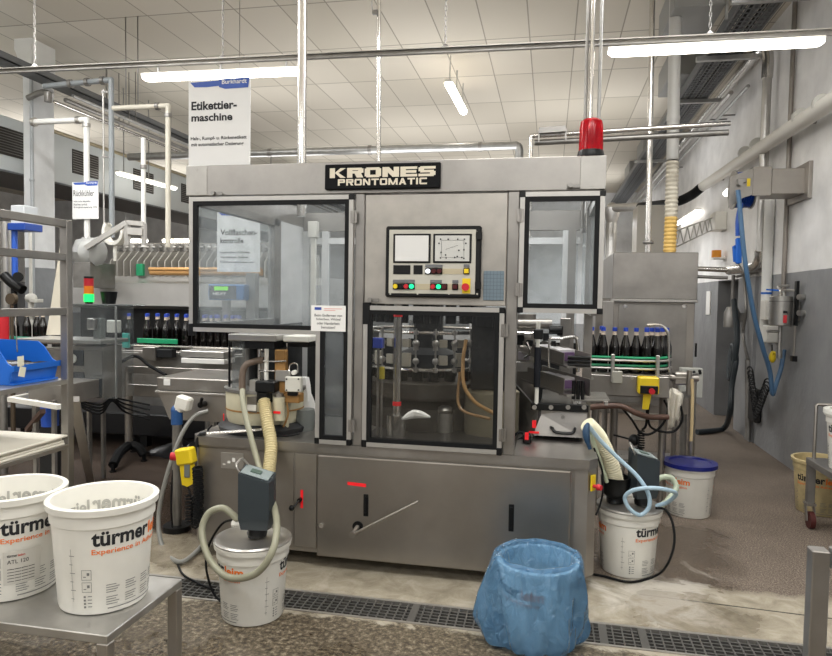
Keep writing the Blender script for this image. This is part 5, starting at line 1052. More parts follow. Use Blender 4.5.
# hopper box beside the machine
hp = thing('hopper_box', 'stainless hopper box jutting out beside the open glue station', 'hopper', (-2.35, 4.2, 0))
b = MB(); x0, x1 = -2.60, -2.075; ya, yb = 4.05, 4.6
bx('lid', hp, STEEL_P, x0, x1, ya, yb, .895, .985, .006)
b.prism([(x0 + .01, ya + .01, .72 + .155), (x0 + .01, ya + .01, .89), (x1, ya + .01, .89), (x1, ya + .01, .70), (x0 + .09, ya + .01, .70)], (0, yb - ya - .02, 0)); b.build('hopper', STEEL, hp)
bx('rim', hp, STEEL_L, x0 - .008, x1, ya - .008, yb, .880, .893, .002); pbox('rating_plate', hp, PAPER, 163.5, 379, 170, 385.5, 4.046, .004, .001)
b = MB(); q = P(204, 404, Y=4.05); b.cyl((q.x, 4.06, q.z), (q.x, 4.0, q.z), .02); b.bar((q.x, 4.0, q.z), (q.x + .02, 3.99, q.z + .05), .014); b.build('clamp_handle', BLACKP, hp)
for x, y in ((x0 + .15, yb - .05), (x1 - .04, yb - .05)): b = MB(); b.box(x - .02, x + .02, y - .02, y + .02, 0, .71, .003); b.build('leg', STEEL_D, hp)
# sensor stand with white and blue head
ss = thing('sensor_stand', 'steel post with a white and blue coupling head beside the hopper box', 'stand', tuple(P(174, 497, Y=3.92)))
c = P(177, 420, Y=3.92); zf = 0
b = MB(); b.cyl((c.x, 3.92, .03), (c.x, 3.92, .70), .03, seg=16); b.build('post', STEEL_D, ss); b = MB(); b.cyl((c.x, 3.92, 0), (c.x, 3.92, .035), .09, seg=18); b.build('base', BLACKP, ss)
b = MB(); b.cyl((c.x, 3.92, .70), (c.x, 3.92, .79), .037, seg=14); b.ball((c.x, 3.92, .79), .04); b.build('blue_coupling', mat('coupling_blue', '#2a568f', .4), ss)
b = MB(); q = P(184, 403, Y=3.92); b.obox((q.x, 3.92, q.z), (.10, .07, .09), Matrix.Rotation(.25, 3, 'Y'), .012); b.cyl((c.x, 3.92, .79), (q.x - .01, 3.92, q.z - .01), .035); b.build('white_head', WHITEP, ss)
b = MB(); b.tube([P(208, 411, Y=3.98), P(195, 416, Y=3.93), P(183, 432, Y=3.86), P(170, 465, Y=3.8), P(160, 505, Y=3.76), P(159, 532, Y=3.7), P(165, 552, Y=3.62), P(180, 562, Z=.02), P(196, 552, Z=.02), P(206, 540, Z=.02)], .0135, 10, 8); tag(b.build('grey_hose', HOSEG), 'plain grey hose arching from the hopper box down to the floor', 'hose')
b = MB(); b.tube([P(173, 470, Y=3.9), P(171, 505, Y=3.88), P(174, 540, Y=3.8), P(180, 570, Z=.01), P(196, 582, Z=.01), P(214, 590, Z=.01)], .006, 6, 8); tag(b.build('power_cable', BLACK), 'thin black cable from the sensor post to the floor', 'cable')
yb_ = thing('pendant_switch', 'yellow pendant switch with a red button hanging at the machine corner', 'switch', tuple(P(186, 488, Y=3.50)))
b = MB(); c = P(186, 456, Y=3.50); b.obox(c, (.105, .07, .095), Matrix.Rotation(-.18, 3, 'Y'), .01); hd_ = b.build('hood', YELLOWP, yb_)
b = MB(); b.cyl(c + Vector((-.05, -.01, -.005)), c + Vector((-.085, -.02, -.002)), .024); b.build('button', REDP, hd_)
b = MB(); a = c + Vector((.005, 0, -.045)); b.prism([(a.x - .035, a.y - .02, a.z), (a.x + .045, a.y - .02, a.z), (a.x + .05, a.y - .02, a.z - .11), (a.x + .015, a.y - .02, a.z - .13), (a.x - .02, a.y - .02, a.z - .12)], (0, .03, 0)); gp = b.build('grip', YELLOWP, yb_)
b = MB(); a = P(186.5, 470, Y=3.475); b.box(a.x - .016, a.x + .02, 3.472, 3.482, a.z - .045, a.z + .035, .004); b.build('trigger', GREYP, gp)
b = MB(); b.bar(c + Vector((.03, .03, .02)), (-2.04, 3.56, c.z + .02), .012); b.build('hook', STEEL, yb_)
hx = []
for px, y0, y1 in ((197.5, 467, 525),): 
    for k in range(181): t = k / 180; q = P(px + 1.0 * math.sin(PI * t), y0 + (y1 - y0) * t, Y=3.49); hx.append(q + Vector((.026 * math.cos(k * .95), .026 * math.sin(k * .95), 0)))
q = hx[-1]; hx += [q + Vector((-.03, 0, -.03)), q + Vector((-.06, 0, -.02))]; q0 = P(189, 524, Y=3.49)
for k in range(60): t = k / 60; q = P(189, 524 - 30 * t, Y=3.49); hx.append(q + Vector((.02 * math.cos(k * .95), .02 * math.sin(k * .95), 0)))
hx.append(P(187, 486, Y=3.50)); b = MB(); b.tube(hx, .0065, 6, 1); tag(b.build('coil_cable', BLACK), 'black coiled cable hanging below the yellow pendant switch', 'cable')

# sign for the bottle check and its display, seen through the big window door
def board(nm, label, px0, px1, py0, py1, Y, lines, big=(), logo=True, bottom=None):
    a, c = P(px0, (py0 + py1) / 2, Y=Y), P(px1, (py0 + py1) / 2, Y=Y); z1 = P((px0 + px1) / 2, py0, Y=Y).z; z0 = bottom if bottom is not None else P((px0 + px1) / 2, py1, Y=Y).z
    t = thing(nm, label, 'sign', ((a.x + c.x) / 2, Y, z0))
    b = MB(); b.box(a.x, c.x, Y, Y + .008, z0, z1, .001); bo = b.build('board', mat('sign_white', '#e3e3e2', .45), t); w = c.x - a.x; h = z1 - z0
    if logo:
        b = MB(); b.prism([(a.x + w * .03, Y - .0012, z1 - h * .015), (a.x + w * .55, Y - .0012, z1 - h * .005), (a.x + w * .55, Y - .0012, z1 - h * .065), (a.x + w * .30, Y - .0012, z1 - h * .075), (a.x + w * .1, Y - .0012, z1 - h * .07)], (0, .001, 0))
        b.prism([(a.x + w * .5, Y - .0016, z1 + h * .01), (a.x + w * .99, Y - .0016, z1 + h * .015), (a.x + w * .97, Y - .0016, z1 - h * .10), (a.x + w * .6, Y - .0016, z1 - h * .105), (a.x + w * .5, Y - .0016, z1 - h * .08)], (0, .001, 0)); lg = b.build('brush_stroke', mat('stroke_blue', '#3657ad', .5), bo)
        b = MB(); fit_text(b, 'Burkhardt', a.x + w * .55, a.x + w * .95, z1 - h * .05, z1 + h * .0, Y - .003, .012); b.build('lettering', PAPER, lg)
    for txt, u0, u1, v0, v1, fat in lines:
        b = MB(); fit_text(b, txt, a.x + w * u0, a.x + w * u1, z1 - h * v1, z1 - h * v0, Y - .0015, fat); b.build('lettering', INK, bo)
    return t
board('information_sign', 'white sign with large black heading standing on the machine header under the lamp', 188.5, 250, 80, 166, 3.60,
      [('Etikettier-', .05, .79, .235, .335, .03), ('maschine', .05, .72, .375, .465, .03), ('Hals-, Rumpf- u. Rückenetikett', .04, .95, .64, .69, .02), ('mit automatischer Datierung', .05, .90, .71, .76, .02)], bottom=2.288)
board('information_sign', 'white sign with a small heading fixed to a vertical pipe beyond the rack', 72.3, 98.3, 182, 219, 6.45,
      [('Rückkühler', .05, .84, .22, .38, 0), ('kühlt nicht abgefüllte', .06, .7, .50, .55, .01), ('Flaschen zurück', .06, .58, .58, .63, .01), ('Energieeinsparung 15%', .06, .95, .66, .71, .01)])
board('information_sign', 'white sign seen hazily through the big window door, hanging beyond the machine', 217, 260, 211, 272, 5.75,
      [('Vollflaschen-', .08, .94, .30, .40, .03), ('kontrolle', .08, .62, .44, .53, .03), ('kontrolliert Füllhöhe,', .08, .78, .66, .70, .02), ('Verschluss, Etikett', .08, .74, .74, .78, .02), ('Fehlerausschleusung', .08, .88, .82, .86, .02)])
b = MB(); b.cyl(P(239, 213, Y=5.77), Vector((P(239, 213, Y=5.77).x, 5.77, 4.5)), .003, seg=6); tag(b.build('sign_wire', STEEL), 'thin wire holding the hazy sign from the ceiling', 'wire')
dp = thing('fill_level_monitor', 'blue monitor with a green display seen through the big window door', 'monitor', tuple(P(226, 300, Y=5.5)))
pbox('housing', dp, mat('monitor_blue', '#2f6ba6', .4), 208, 284, 244, 300.5, 5.5, .2, .01); pbox('face', dp, mat('monitor_face', '#3d4652', .4), 209, 285.5, 236, 299, 5.493, .006)
pbox('display', dp, mat('monitor_green', '#6fd040', .4, emit='#80e040', es=.8), 214, 286.5, 228, 290.5, 5.488, .005); b = MB(); a, c = P(213, 295, Y=5.49), P(226, 292.5, Y=5.49); fit_text(b, 'HEUFT', a.x, c.x, a.z, c.z, 5.489, .03); b.build('lettering', PAPER, dp)
p = P(226, 300.5, Y=5.6); bx('stand', dp, STEEL_D, p.x - .03, p.x + .03, 5.58, 5.64, IZ, p.z)
pbox('gantry_post', None, STEEL_D, 246, 273, 255, 330, 5.6, .08); tag(bpy.data.objects['gantry_post'], 'grey gantry post beside the blue monitor, seen through the big window door', 'post')
bx('bottle_gate', None, DARKM, -2.95, -2.12, 5.62, 5.68, IZ, IZ + .24); tag(bpy.data.objects['bottle_gate'], 'dark bottle gate on the conveyor under the blue monitor', 'gate')
for i in range(6): p = P(206 + 7 * i, 318, Y=5.45); copy_thing(B0, (p.x, 5.42, IZ), label='dark blue-capped bottle under the blue monitor behind the big window door')['group'] = 'bottles on the infeed conveyor'

# ================================================================ the rack at the picture edge
rk = thing('tube_rack', 'square tube steel rack holding the blue parts bin', 'rack', (-2.6, 2.2, 0))
RX = -2.36; yf, yn = 2.905, 1.5
zt = [1.887, 1.722, 1.455]
for x in (RX, RX - .62):
    for y in (yf, yn): b = MB(); b.bar((x, y, 0), (x, y, 1.906), .042, .042, .003); b.build('post', STEEL_P, rk)
    for z in zt: b = MB(); b.bar((x, yn, z), (x, yf, z), .036, .036, .002); b.build('rail', STEEL_P, rk)
for z in zt:
    b = MB(); b.bar((RX, yn, z), (RX - .62, yn, z), .036, .036, .002); b.build('rail', STEEL_P, rk)
SZ1 = 1.115
b = MB(); b.prism([(RX + .02, yn, SZ1 - .02), (RX + .02, yf, SZ1 - .02), (RX - .64, yf, SZ1 - .02), (RX - .64, yn, SZ1 - .02)], (0, 0, .022)); b.build('shelf', STEEL_L, rk)
SZ2 = .80
b = MB(); b.box(RX - .64, RX + .02, yn, yf, SZ2 - .03, SZ2 - .008, .002); b.build('shelf', STEEL, rk)
b = MB(); rng = random.Random(9)
for k in range(1): pass
bd = []
for k in range(4):
    b = MB(); o = rng.uniform(-.012, .012); b.box(RX - .6 + o, RX + .015 + o, yn + .05, yf - .035 + o, SZ2 - .007 + k * .0125, SZ2 + .004 + k * .0125, .003)
    tag(b.build('board', mat('white_board', '#e6e1d3', .5)), 'white plastic board on the lower rack shelf, %s' % ('bottom of its stack', 'second from the bottom of its stack', 'second from the top of its stack', 'topmost of its stack')[k], 'board', 'boards on the rack shelf')
b = MB(); b.bar((-2.39, 2.99, 1.0), P(92, 488, Z=.05) * 1.0, .05, .03); b.cyl(P(92, 488, Z=.05), P(92, 488, Z=.0), .03); tag(b.build('brace', STEEL_P), 'slanted steel brace leaning behind the rack post', 'brace')
# the blue bin
bi = thing('parts_bin', 'open-fronted blue plastic parts bin on the upper rack shelf', 'bin', (-2.6, 2.65, SZ1))
b = MB(); zb = SZ1 + .004; yA, yB = 2.60, 2.885; xo, xi = RX - .035, RX - .43
def wallq(pts, n): b.prism(pts, n)
b.box(xi, xo, yA, yB, zb, zb + .008)                                             # floor
side = lambda y: [(xi, y, zb), (xo - .025, y, zb), (xo, y, zb + .085), (xo - .03, y, zb + .10), (xo - .075, y, zb + .16), (xo - .11, y, zb + .185), (xi, y, zb + .19)]
b.prism(side(yA), (0, .007, 0)); b.prism(side(yB), (0, -.007, 0)); b.prism([(xi, yA, zb), (xi, yA, zb + .19), (xi + .007, yA, zb + .19), (xi + .007, yA, zb)], (0, yB - yA, 0))
b.prism([(xo - .027, yA, zb), (xo - .02, yA, zb), (xo + .004, yA, zb + .085), (xo - .004, yA, zb + .085)], (0, yB - yA, 0)); b.prism([(xo - .004, yA - .006, zb + .062), (xo + .012, yA - .006, zb + .065), (xo + .016, yA - .006, zb + .093), (xo, yA - .006, zb + .09)], (0, yB - yA + .012, 0))
b.build('tray', BLUEP, bi)
b = MB(); rng = random.Random(2); H = [[zb + .075 + rng.uniform(-.012, .015) for j in range(9)] for i in range(9)]
V = [[b.bm.verts.new((xi + .01 + (xo - .03 - xi) * i / 8, yA + .01 + (yB - yA - .02) * j / 8, H[i][j])) for j in range(9)] for i in range(9)]
for i in range(8):
    for j in range(8): b.face((V[i][j], V[i + 1][j], V[i + 1][j + 1], V[i][j + 1]))
q = b.build('small_parts', mat('small_parts', '#2a2624', .4, .4, noise=.6, nscale=60), bi); q['kind'] = 'stuff'
for k, (py, rr) in enumerate(((361, .02), (371.5, -.25))):
    b = MB(); c = P(15.5 + k, py, X=RX - .015); b.obox((RX + .012 + .003 * k, c.y, c.z), (.003, .035, .045), Matrix.Rotation(rr, 3, 'X')); tag(b.build('paper_tag', mat('tag_paper', '#d6d2bd', .6)), 'pale paper tag hanging in front of the blue bin, %s' % ('the upper one', 'the lower tilted one')[k], 'tag', 'tags on the rack')
b = MB(); a = P(12.5, 312, X=RX); b.cyl((RX + .014, a.y, 1.45), (RX + .012, P(15, 352, X=RX).y, P(15, 352, X=RX).z), .0025, seg=6); tag(b.build('tag_wire', STEEL), 'thin wire from the rack rail down to the paper tags', 'wire')
b = MB(); a = P(2, 385, Y=2.45); b.prism([(RX - .02, 2.30, SZ1 + .004), (RX - .02, 2.46, SZ1 + .004), (RX - .02, 2.46, SZ1 + .05), (RX - .02, 2.30, SZ1 + .07)], (-.2, 0, 0)); tag(b.build('angle_bracket', STEEL_D), 'dark steel bracket on the rack shelf beside the blue bin', 'bracket')
# things beyond the rack
b = MB(); b.prism([P(62, 232, Y=4.9), P(65, 232, Y=4.9), P(64, 335, Y=4.9), P(46, 335, Y=4.9), P(49, 318, Y=4.9)], (0, .03, 0)); tag(b.build('leaning_panel', mat('panel_ivory', '#d9d3c4', .45)), 'tall ivory panel leaning behind the rack post', 'panel')
pv = thing('dosing_pump', 'pale dosing unit with a blue collar seen through the top of the rack', 'pump', tuple(P(17, 235, Y=6.0)))
pbox('housing', pv, mat('pump_white', '#c9cdd0', .4), 10, 205, 24, 224, 6.0, .2, .01); pbox('collar', pv, mat('collar_blue', '#23479c', .4), 7, 223, 25, 230, 5.98, .25, .006); a = P(14.5, 230, Y=6.05); b = MB(); b.cyl((a.x, 6.05, a.z), (a.x, 6.05, 1.62), .03); b.build('blue_column', mat('col_blue', '#2c5cc0', .4), pv)
c1 = P(3, 280, Y=6.1); b = MB(); b.cyl((P(6, 240, Y=6.2).x, 6.2, IZ), (P(6, 240, Y=6.2).x, 6.2, 2.3), .05); b.build('steel_tube', STEEL_L, pv)
b = MB(); a, c = P(5, 288, Y=5.9), P(24, 293, Y=5.9); b.tube([P(4, 275, Y=5.9), P(12, 283, Y=5.9), P(23, 290, Y=5.9)], .05, 10, 4); b.cyl(P(18, 277, Y=5.85), P(18, 277, Y=5.8), .05, seg=18); b.cyl((P(14, 283, Y=5.9).x, 5.9, IZ), (P(14, 283, Y=5.9).x, 5.9, 1.65), .03); tag(b.build('black_valve', BLACKP), 'black pipe valve seen between the rack rails', 'valve')
b = MB(); c = P(10, 299, Y=5.1); b.cyl((c.x, 5.1, c.z), (c.x, 5.14, c.z), .05, seg=22); b.cyl((c.x, 5.12, IZ + .0), (c.x, 5.12, c.z), .014); b.cyl((c.x, 5.12, 0), (c.x, 5.12, IZ), .02); tag(b.build('round_flange', mat('flange_brown', '#54483a', .5, .3)), 'round brown flange seen just above the lowest rack rail', 'flange')
b = MB(); c = P(31, 298, Y=6.5); b.ball(c, .07, (1, .8, .8)); b.cyl(c + Vector((0, 0, -.25)), c, .03); b.cyl(c + Vector((0, 0, 0)), c + Vector((0, 0, .9)), .018); b.box(c.x + .02, c.x + .12, 6.45, 6.55, c.z - .05, c.z - .01, .004); b.cyl((c.x, 6.5, 0), (c.x, 6.5, c.z - .2), .03); tag(b.build('pipe_tee', WHITEP), 'white pipe tee in front of the grey foot of the column', 'pipe fitting')
b = MB(); c = P(2.5, 330, Y=4.8); b.cyl((c.x, 4.8, .9), (c.x, 4.8, c.z + .12), .05, seg=18); o = tag(b.build('red_cylinder', REDP), 'red cylinder at the picture edge beside the bottles', 'cylinder'); b = MB(); b.cyl((c.x, 4.8, 0), (c.x, 4.8, .9), .03); b.build('post', STEEL_D, o)
wt = thing('work_bench', 'white bench rail with a brown strut under the blue bin', 'bench', (-3.3, 4.0, 0))
b = MB(); b.bar(P(10, 399, Y=3.9), P(60, 407, Y=3.7), .04, .03); b.bar(P(10, 399, Y=3.9), P(30, 395, Y=4.3), .03, .03); b.build('rail', WHITEP, wt); b = MB(); b.bar(P(27, 430, Y=4.2), P(43, 411, Y=3.8), .03); b.build('strut', mat('strut_brown', '#5c463c', .5, .3), wt)
for px in (35.5, 54): a = P(px, 400, Y=4.0); b = MB(); b.bar((a.x, 4.0, 0), (a.x, 4.0, .8), .025); b.build('leg', STEEL_D, wt)
pbox('cabinet_side', wt, STEEL_P, 28, 384, 62, 405, 4.1, .4)
b = MB(); c = P(50, 414, Y=4.35); b.lathe([(0, c.z - .09), (.06, c.z - .09), (.065, c.z + .06), (.03, c.z + .08), (0, c.z + .08)], (c.x, 4.35, 0), 16); o = tag(b.build('blue_canister', mat('canister_blue', '#2456c0', .4)), 'blue canister low between the rack post and the bench strut', 'canister'); b = MB(); b.box(c.x - .05, c.x + .05, 4.3, 4.4, 0, c.z - .09); b.build('pedestal', DARKM, o)
# dark drip trays and covers below the conveyor
dt = thing('drip_tray', 'large dark drip tray lying under the infeed conveyor', 'tray', (-4, 6, 0))
bx('basin', dt, mat('tray_black', '#17181b', .35), -5.6, -2.3, 5.95, 6.45, .12, .34, .01)
for x in (-5.4, -4, -2.5): b = MB(); b.box(x - .04, x + .04, 6.0, 6.08, 0, .13); b.build('foot', BLACKP, dt)
b = MB(); rng = random.Random(4); N = 22
for (cx_, cy_, rx, ry, h) in ((-3.3, 5.75, .5, .14, .12),):
    rows = []
    for k in range(5):
        t = k / 4; rows.append([b.bm.verts.new((cx_ + rx * (1 - t * .75) * math.cos(2 * PI * i / N) * (1 + .12 * math.sin(4 * i + k)), cy_ + ry * (1 - t * .7) * math.sin(2 * PI * i / N) * (1 + .1 * math.sin(3 * i)), .003 + h * t * (1 - .3 * math.sin(i)))) for i in range(N)])
    for r1, r2 in zip(rows, rows[1:]):
        for i in range(N): j = (i + 1) % N; b.face((r1[i], r1[j], r2[j], r2[i]), True)
    b.face(rows[0][::-1]); b.face(rows[-1])
tag(b.build('black_sheet', mat('sheet_black', '#131519', .3)), 'crumpled black plastic sheet on the floor under the infeed conveyor', 'sheet')
# ================================================================ overhead: lamps, pipes, ducts
def pipe(nm, pts, r, m, label, cat='pipe', seg=10, n=1):
    b = MB()
    if n > 1: b.tube(pts, r, seg, n)
    else:
        for a, c in zip(pts, pts[1:]): b.cyl(a, c, r, seg=seg)
        for p in pts[1:-1]: b.ball(p, r * 1.06, seg=10)
    return tag(b.build(nm, m), label, cat)
def collar(par, p, d, r, m): b = MB(); d = Vector(d).normalized(); b.cyl(Vector(p) - d * .02, Vector(p) + d * .02, r); return b.build('collar', m, par)
TY = 4.7
ta, tb_ = P(0, 72, Y=TY), P(832, 33, Y=TY); tz = lambda x: ta.z + (tb_.z - ta.z) * (x - ta.x) / (tb_.x - ta.x)
tr = thing('lamp_track', 'long steel track across the hall that carries the two big tube lamps', 'track', (-1, TY, 3.3))
b = MB(); b.bar((-6.2, TY, tz(-6.2)), (2.24, TY, tz(2.24)), .03, .026); b.build('rail', STEEL_D, tr)
b = MB(); b.bar((-6.2, TY - .01, tz(-6.2) + .018), (2.24, TY - .01, tz(2.24) + .018), .042, .006); b.build('flange', STEEL_L, tr)
def chain(nm, x, y, z0, z1, label):
    b = MB(); n_ = int((z1 - z0) / .034)
    for k in range(n_):
        z = z0 + (z1 - z0) * (k + .5) / n_; ax = (1, 0, 0) if k % 2 else (0, 1, 0)
        R = .009; tube = [(R * (1 + .0), 0)]
        pts = []
        for i in range(8):
            a = 2 * PI * i / 8; u = math.cos(a) * .008; w = math.sin(a) * .018
            pts.append(Vector((x + (u if k % 2 else 0), y + (0 if k % 2 else u), z + w)))
        for i in range(8): b.cyl(pts[i], pts[(i + 1) % 8], .003, seg=4, cap=False)
    b.cyl((x, y, z0 - .01), (x, y, z0 + .012), .03, .012, seg=8)
    o = tag(b.build(nm, STEEL_D), label, 'chain', 'track chains'); return o
for px, l in ((35, 'suspension chain of the lamp track in front of the white column'), (223, 'suspension chain of the lamp track above the big white sign'), (445, 'suspension chain of the lamp track above the short sloping lamp'), (709, 'suspension chain of the lamp track above the lamp nearest the white wall')):
    p = P(px, 60, Y=TY); chain('suspension_chain', p.x, TY, tz(p.x) + .035, 4.5, l)
def lampfix(label, a, c, r=.05, drop=None, hang=None, group='fluorescent lamps', m=None):
    """closed tube lamp from a to c: pale housing, glowing diffuser, two or three brackets"""
    a = Vector(a); c = Vector(c); mid = (a + c) / 2; d = (c - a).normalized()
    t = thing('tube_lamp', label, 'lamp', tuple(mid), 0, group); up = Vector((0, 0, 1))
    b = MB(); b.bar(a + up * r * .75, c + up * r * .75, r * 1.5, r * .5); b.build('housing', WHITEP, t)
    side = d.cross(up).normalized(); b = MB(); rings = []
    for k, (q, s_) in enumerate(((0, .45), (.02, .9), (.05, 1), (.95, 1), (.98, .9), (1, .45))):
        o = a.lerp(c, q); rings.append([b.bm.verts.new(o + side * (math.cos(w) * r * s_) + up * (math.sin(w) * r * s_ + .5 * r)) for w in [PI + PI * i / 8 for i in range(9)]])
    for r1, r2 in zip(rings, rings[1:]):
        for i in range(8): b.face((r1[i], r1[i + 1], r2[i + 1], r2[i]), True)
    b.face(rings[0]); b.face(rings[-1]); b.build('diffuser', m or LAMPON, t)
    if hang:
        for q in ((.1, .5, .9) if (c - a).length > 1.2 else (.15, .85)):
            o = a.lerp(c, q); b = MB(); b.bar(o + up * r, (o.x, o.y, hang(o)), .012); b.build('bracket', ZINC, t)
    return t
def trackz(o): return tz(o.x) - .02
a, c = P(143, 79.5, Y=TY), P(303, 72.7, Y=TY); lampfix('long tube lamp on the track behind the big white sign', (a.x, TY, a.z), (c.x, TY, c.z), .04, hang=trackz)
a, c = P(608, 54.5, Y=TY), P(824, 43.5, Y=TY); lampfix('long tube lamp on the track reaching to the white wall', (a.x, TY, a.z), (c.x, TY, c.z), .04, hang=trackz)
a, c = P(448, 84, Z=4.12), P(464, 114, Z=4.12); lampfix('short sloping tube lamp under the ceiling above the nameplate', a, c, .055, hang=lambda o: 4.5)
# big wall pipe that runs toward the camera on the right wall, and wall lamps
XP = 2.12
pa, pb_, pc_ = P(832, 97, X=XP), P(748, 151, X=XP), P(702, 187, X=XP); d = (pa - pb_).normalized(); pe = pa + d * 2.5
wp = thing('wall_pipe', 'thick white pipe with collars climbing along the white wall', 'pipe', tuple(pb_))
b = MB(); b.cyl(pc_, pe, .068, seg=20); b.build('pipe_run', mat('pipe_white', '#dedbd3', .4), wp)
for px, py in ((822, 103.5), (801, 117), (757, 145), (745, 153)): collar(wp, P(px, py, X=XP), d, .076, mat('collar_grey', '#c5c3bc', .4))
b = MB(); q1 = P(690, 196, X=1.95); q2 = P(672, 203, X=1.7); q3 = P(640, 207, X=1.35); b.tube([pc_, q1, q2, q3], .068, 14, 6); b.build('black_bend', BLACK, wp)
for t_ in (.1, .55, .9): q = pc_.lerp(pe, t_); b = MB(); b.box(q.x, 2.25, q.y - .015, q.y + .015, q.z - .015, q.z + .015); b.build('bracket', STEEL_D, wp)
b = MB(); q4 = P(612, 208, X=1.0); b.cyl(q3, q4, .07, seg=18); b.cyl(q4, q4 + Vector((0, 0, -.25)), .16, .09, seg=18); b.cyl(q4 + Vector((0, 0, -.25)), (q4.x, q4.y, 0.0), .09, seg=16); b.ball(q4, .1); tag(b.build('steel_funnel', STEEL_L), 'shiny steel funnel at the far end of the thick wall pipe', 'funnel')
XL_ = 2.17
lampfix('bright tube lamp low on the white wall beyond the hose reel', P(676, 225, X=XL_), P(699, 211, X=XL_), .045, hang=None, m=LAMPDIM)
lampfix('small end of a tube lamp on the white wall just under the hose reel', P(726, 195, X=XL_), P(731, 190, X=XL_), .045, m=LAMPDIM)
lampfix('long tube lamp hung beside the white air duct', P(117, 173.5, X=-6.1), P(176, 189.5, X=-6.1), .045, hang=lambda o: 4.5, m=LAMPDIM)
# ceiling-hung duct with dark grilles
dz0, dz1, XD = 2.98, 3.62, -6.36
du = thing('air_duct', 'long white rectangular air duct with dark grilles under the ceiling', 'air duct', (-6.8, 9, 3.3))
b = MB(); b.box(-7.3, XD, 4.0, 18.5, dz0, dz1, .01); b.build('casing', mat('duct_paint', '#d2d7d7', .45), du)
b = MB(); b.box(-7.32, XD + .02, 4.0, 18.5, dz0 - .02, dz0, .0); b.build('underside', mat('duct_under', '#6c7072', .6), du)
MESH = mat('grille_dark', '#3b3733', .6, .2, noise=.5, nscale=120)
for px0, px1 in ((-8, 23), (72, 98), (133, 153), (181, 196)):
    y0, y1 = P(px0, 165, X=XD).y, P(px1, 165, X=XD).y; b = MB(); b.box(XD, XD + .012, y0, y1, dz0 + .18, dz1 - .14, .003); g = b.build('grille', MESH, du)
    b = MB(); n_ = 10
    for k in range(1, n_): z = dz0 + .18 + (dz1 - dz0 - .32) * k / n_; b.box(XD + .012, XD + .018, y0, y1, z - .004, z + .004)
    b.build('grille_bars', STEEL_D, g)
for y in (5, 8, 11, 14): b = MB(); b.bar((-6.85, y, dz1), (-6.85, y, 4.5), .02); b.build('hanger', STEEL_D, du)
# cable tray and conduits on the left
tp = thing('cable_tray', 'dark cable tray running under the ceiling past the white column', 'cable tray', (-5.4, 8, 4.0))
b = MB(); a, c = P(0, 55, Y=5.4), P(190, 147, Y=15); 
zt_ = 3.95
xt = P(60, 88, Z=zt_).x
b.box(xt - .11, xt + .11, 3.5, 18, zt_, zt_ + .012); b.box(xt - .11, xt - .1, 3.5, 18, zt_, zt_ + .08); b.box(xt + .1, xt + .11, 3.5, 18, zt_, zt_ + .08); b.build('tray', mat('tray_dark', (.16, .165, .17), .5, .6), tp)
for y in (5.0, 7.8, 10.5, 13): b = MB(); b.bar((xt, y, zt_ + .06), (xt, y, 4.5), .016); b.build('hanger', STEEL_D, tp)
for k in range(4): b = MB(); b.tube([(xt - .07 + .045 * k, 3.5, zt_ + .035), (xt - .06 + .04 * k, 8, zt_ + .035), (xt - .07 + .045 * k, 18, zt_ + .035)], .016, 8, 4); b.build('cable', BLACK, tp)
def yline(px, py, X, y0, y1, r, m, label, nm='conduit'):
    z = P(px, py, X=X).z; o = pipe(nm, [(X, y0, z), (X, y1, z)], r, m, label)
    for y in (y0 + 1.2, y0 + 4.6):
        b = MB()
        if X > 0: b.box(X, 2.249, y - .012, y + .012, z - .008, z + .008)
        else: b.bar((X, y, z), (X, y, 4.5), .01)
        b.build('hanger', STEEL_D, o)
    return o
yline(80, 112, -5.75, 6.9, 17, .02, CHROME, 'upper bright conduit running from the white column into the hall')
yline(80, 106, -5.6, 6.9, 17, .026, STEEL_D, 'dark conduit just above the bright one past the white column')
yline(80, 99, -5.5, 6.9, 17, .018, ZINC, 'thin grey conduit at the top beside the dark conduit')
yline(100, 147, -6.15, 7.25, 17.5, .024, mat('brass_pipe', '#b0a488', .35, .6), 'brassy handrail pipe along the top of the white air duct')
# vertical pipes on the washer
VY = 6.5
x = P(86.8, 180, Y=VY).x; z = P(83, 120, Y=VY).z
p1 = pipe('water_pipe', [(x, VY, 1.7), (x, VY, z), (P(32, 121, Y=VY).x, VY, z)], .032, WHITEPAINT, 'white water pipe with an elbow that carries the small sign'); 
collar(p1, (x, VY, z - .06), (0, 0, 1), .042, STEEL_L); collar(p1, (x - .1, VY, z), (1, 0, 0), .042, STEEL_L); collar(p1, (P(34, 121, Y=VY).x, VY, z), (1, 0, 0), .05, STEEL_L)
x = P(111.5, 150, Y=VY).x; z = P(108, 80, Y=VY).z
p2 = pipe('water_pipe', [(x, VY, 2.15), (x, VY, z), (P(44, 86, Y=VY).x, VY, z - .03)], .03, mat('grey_pipe', '#8d9295', .4), 'grey water pipe turning away under the ceiling beside the white column')
for q in (.12, .35, .6): collar(p2, Vector((x, VY, z)).lerp(Vector((P(44, 86, Y=VY).x, VY, z - .03)), q), (1, 0, 0), .045, STEEL_D)
x2 = P(103.5, 150, Y=VY).x; pipe('thin_rod', [(x2, VY, 2.0), (x2, VY, z - .1)], .010, STEEL_L, 'thin rod parallel to the grey water pipe')
b = MB(); 
for zz_ in (P(105, 92, Y=VY).z, P(105, 157, Y=VY).z): b.bar((x2 - .02, VY, zz_), (x + .03, VY, zz_), .02)
tag(b.build('rod_clips', STEEL_D), 'pair of dark clips joining the thin rod to the grey pipe', 'clip')
x = P(143.5, 200, Y=VY).x; z = P(143.5, 138, Y=VY).z; pipe('water_pipe', [(x, VY, 2.05), (x, VY, z)], .026, WHITEPAINT, 'plain white pipe rising in front of the duct lamp')
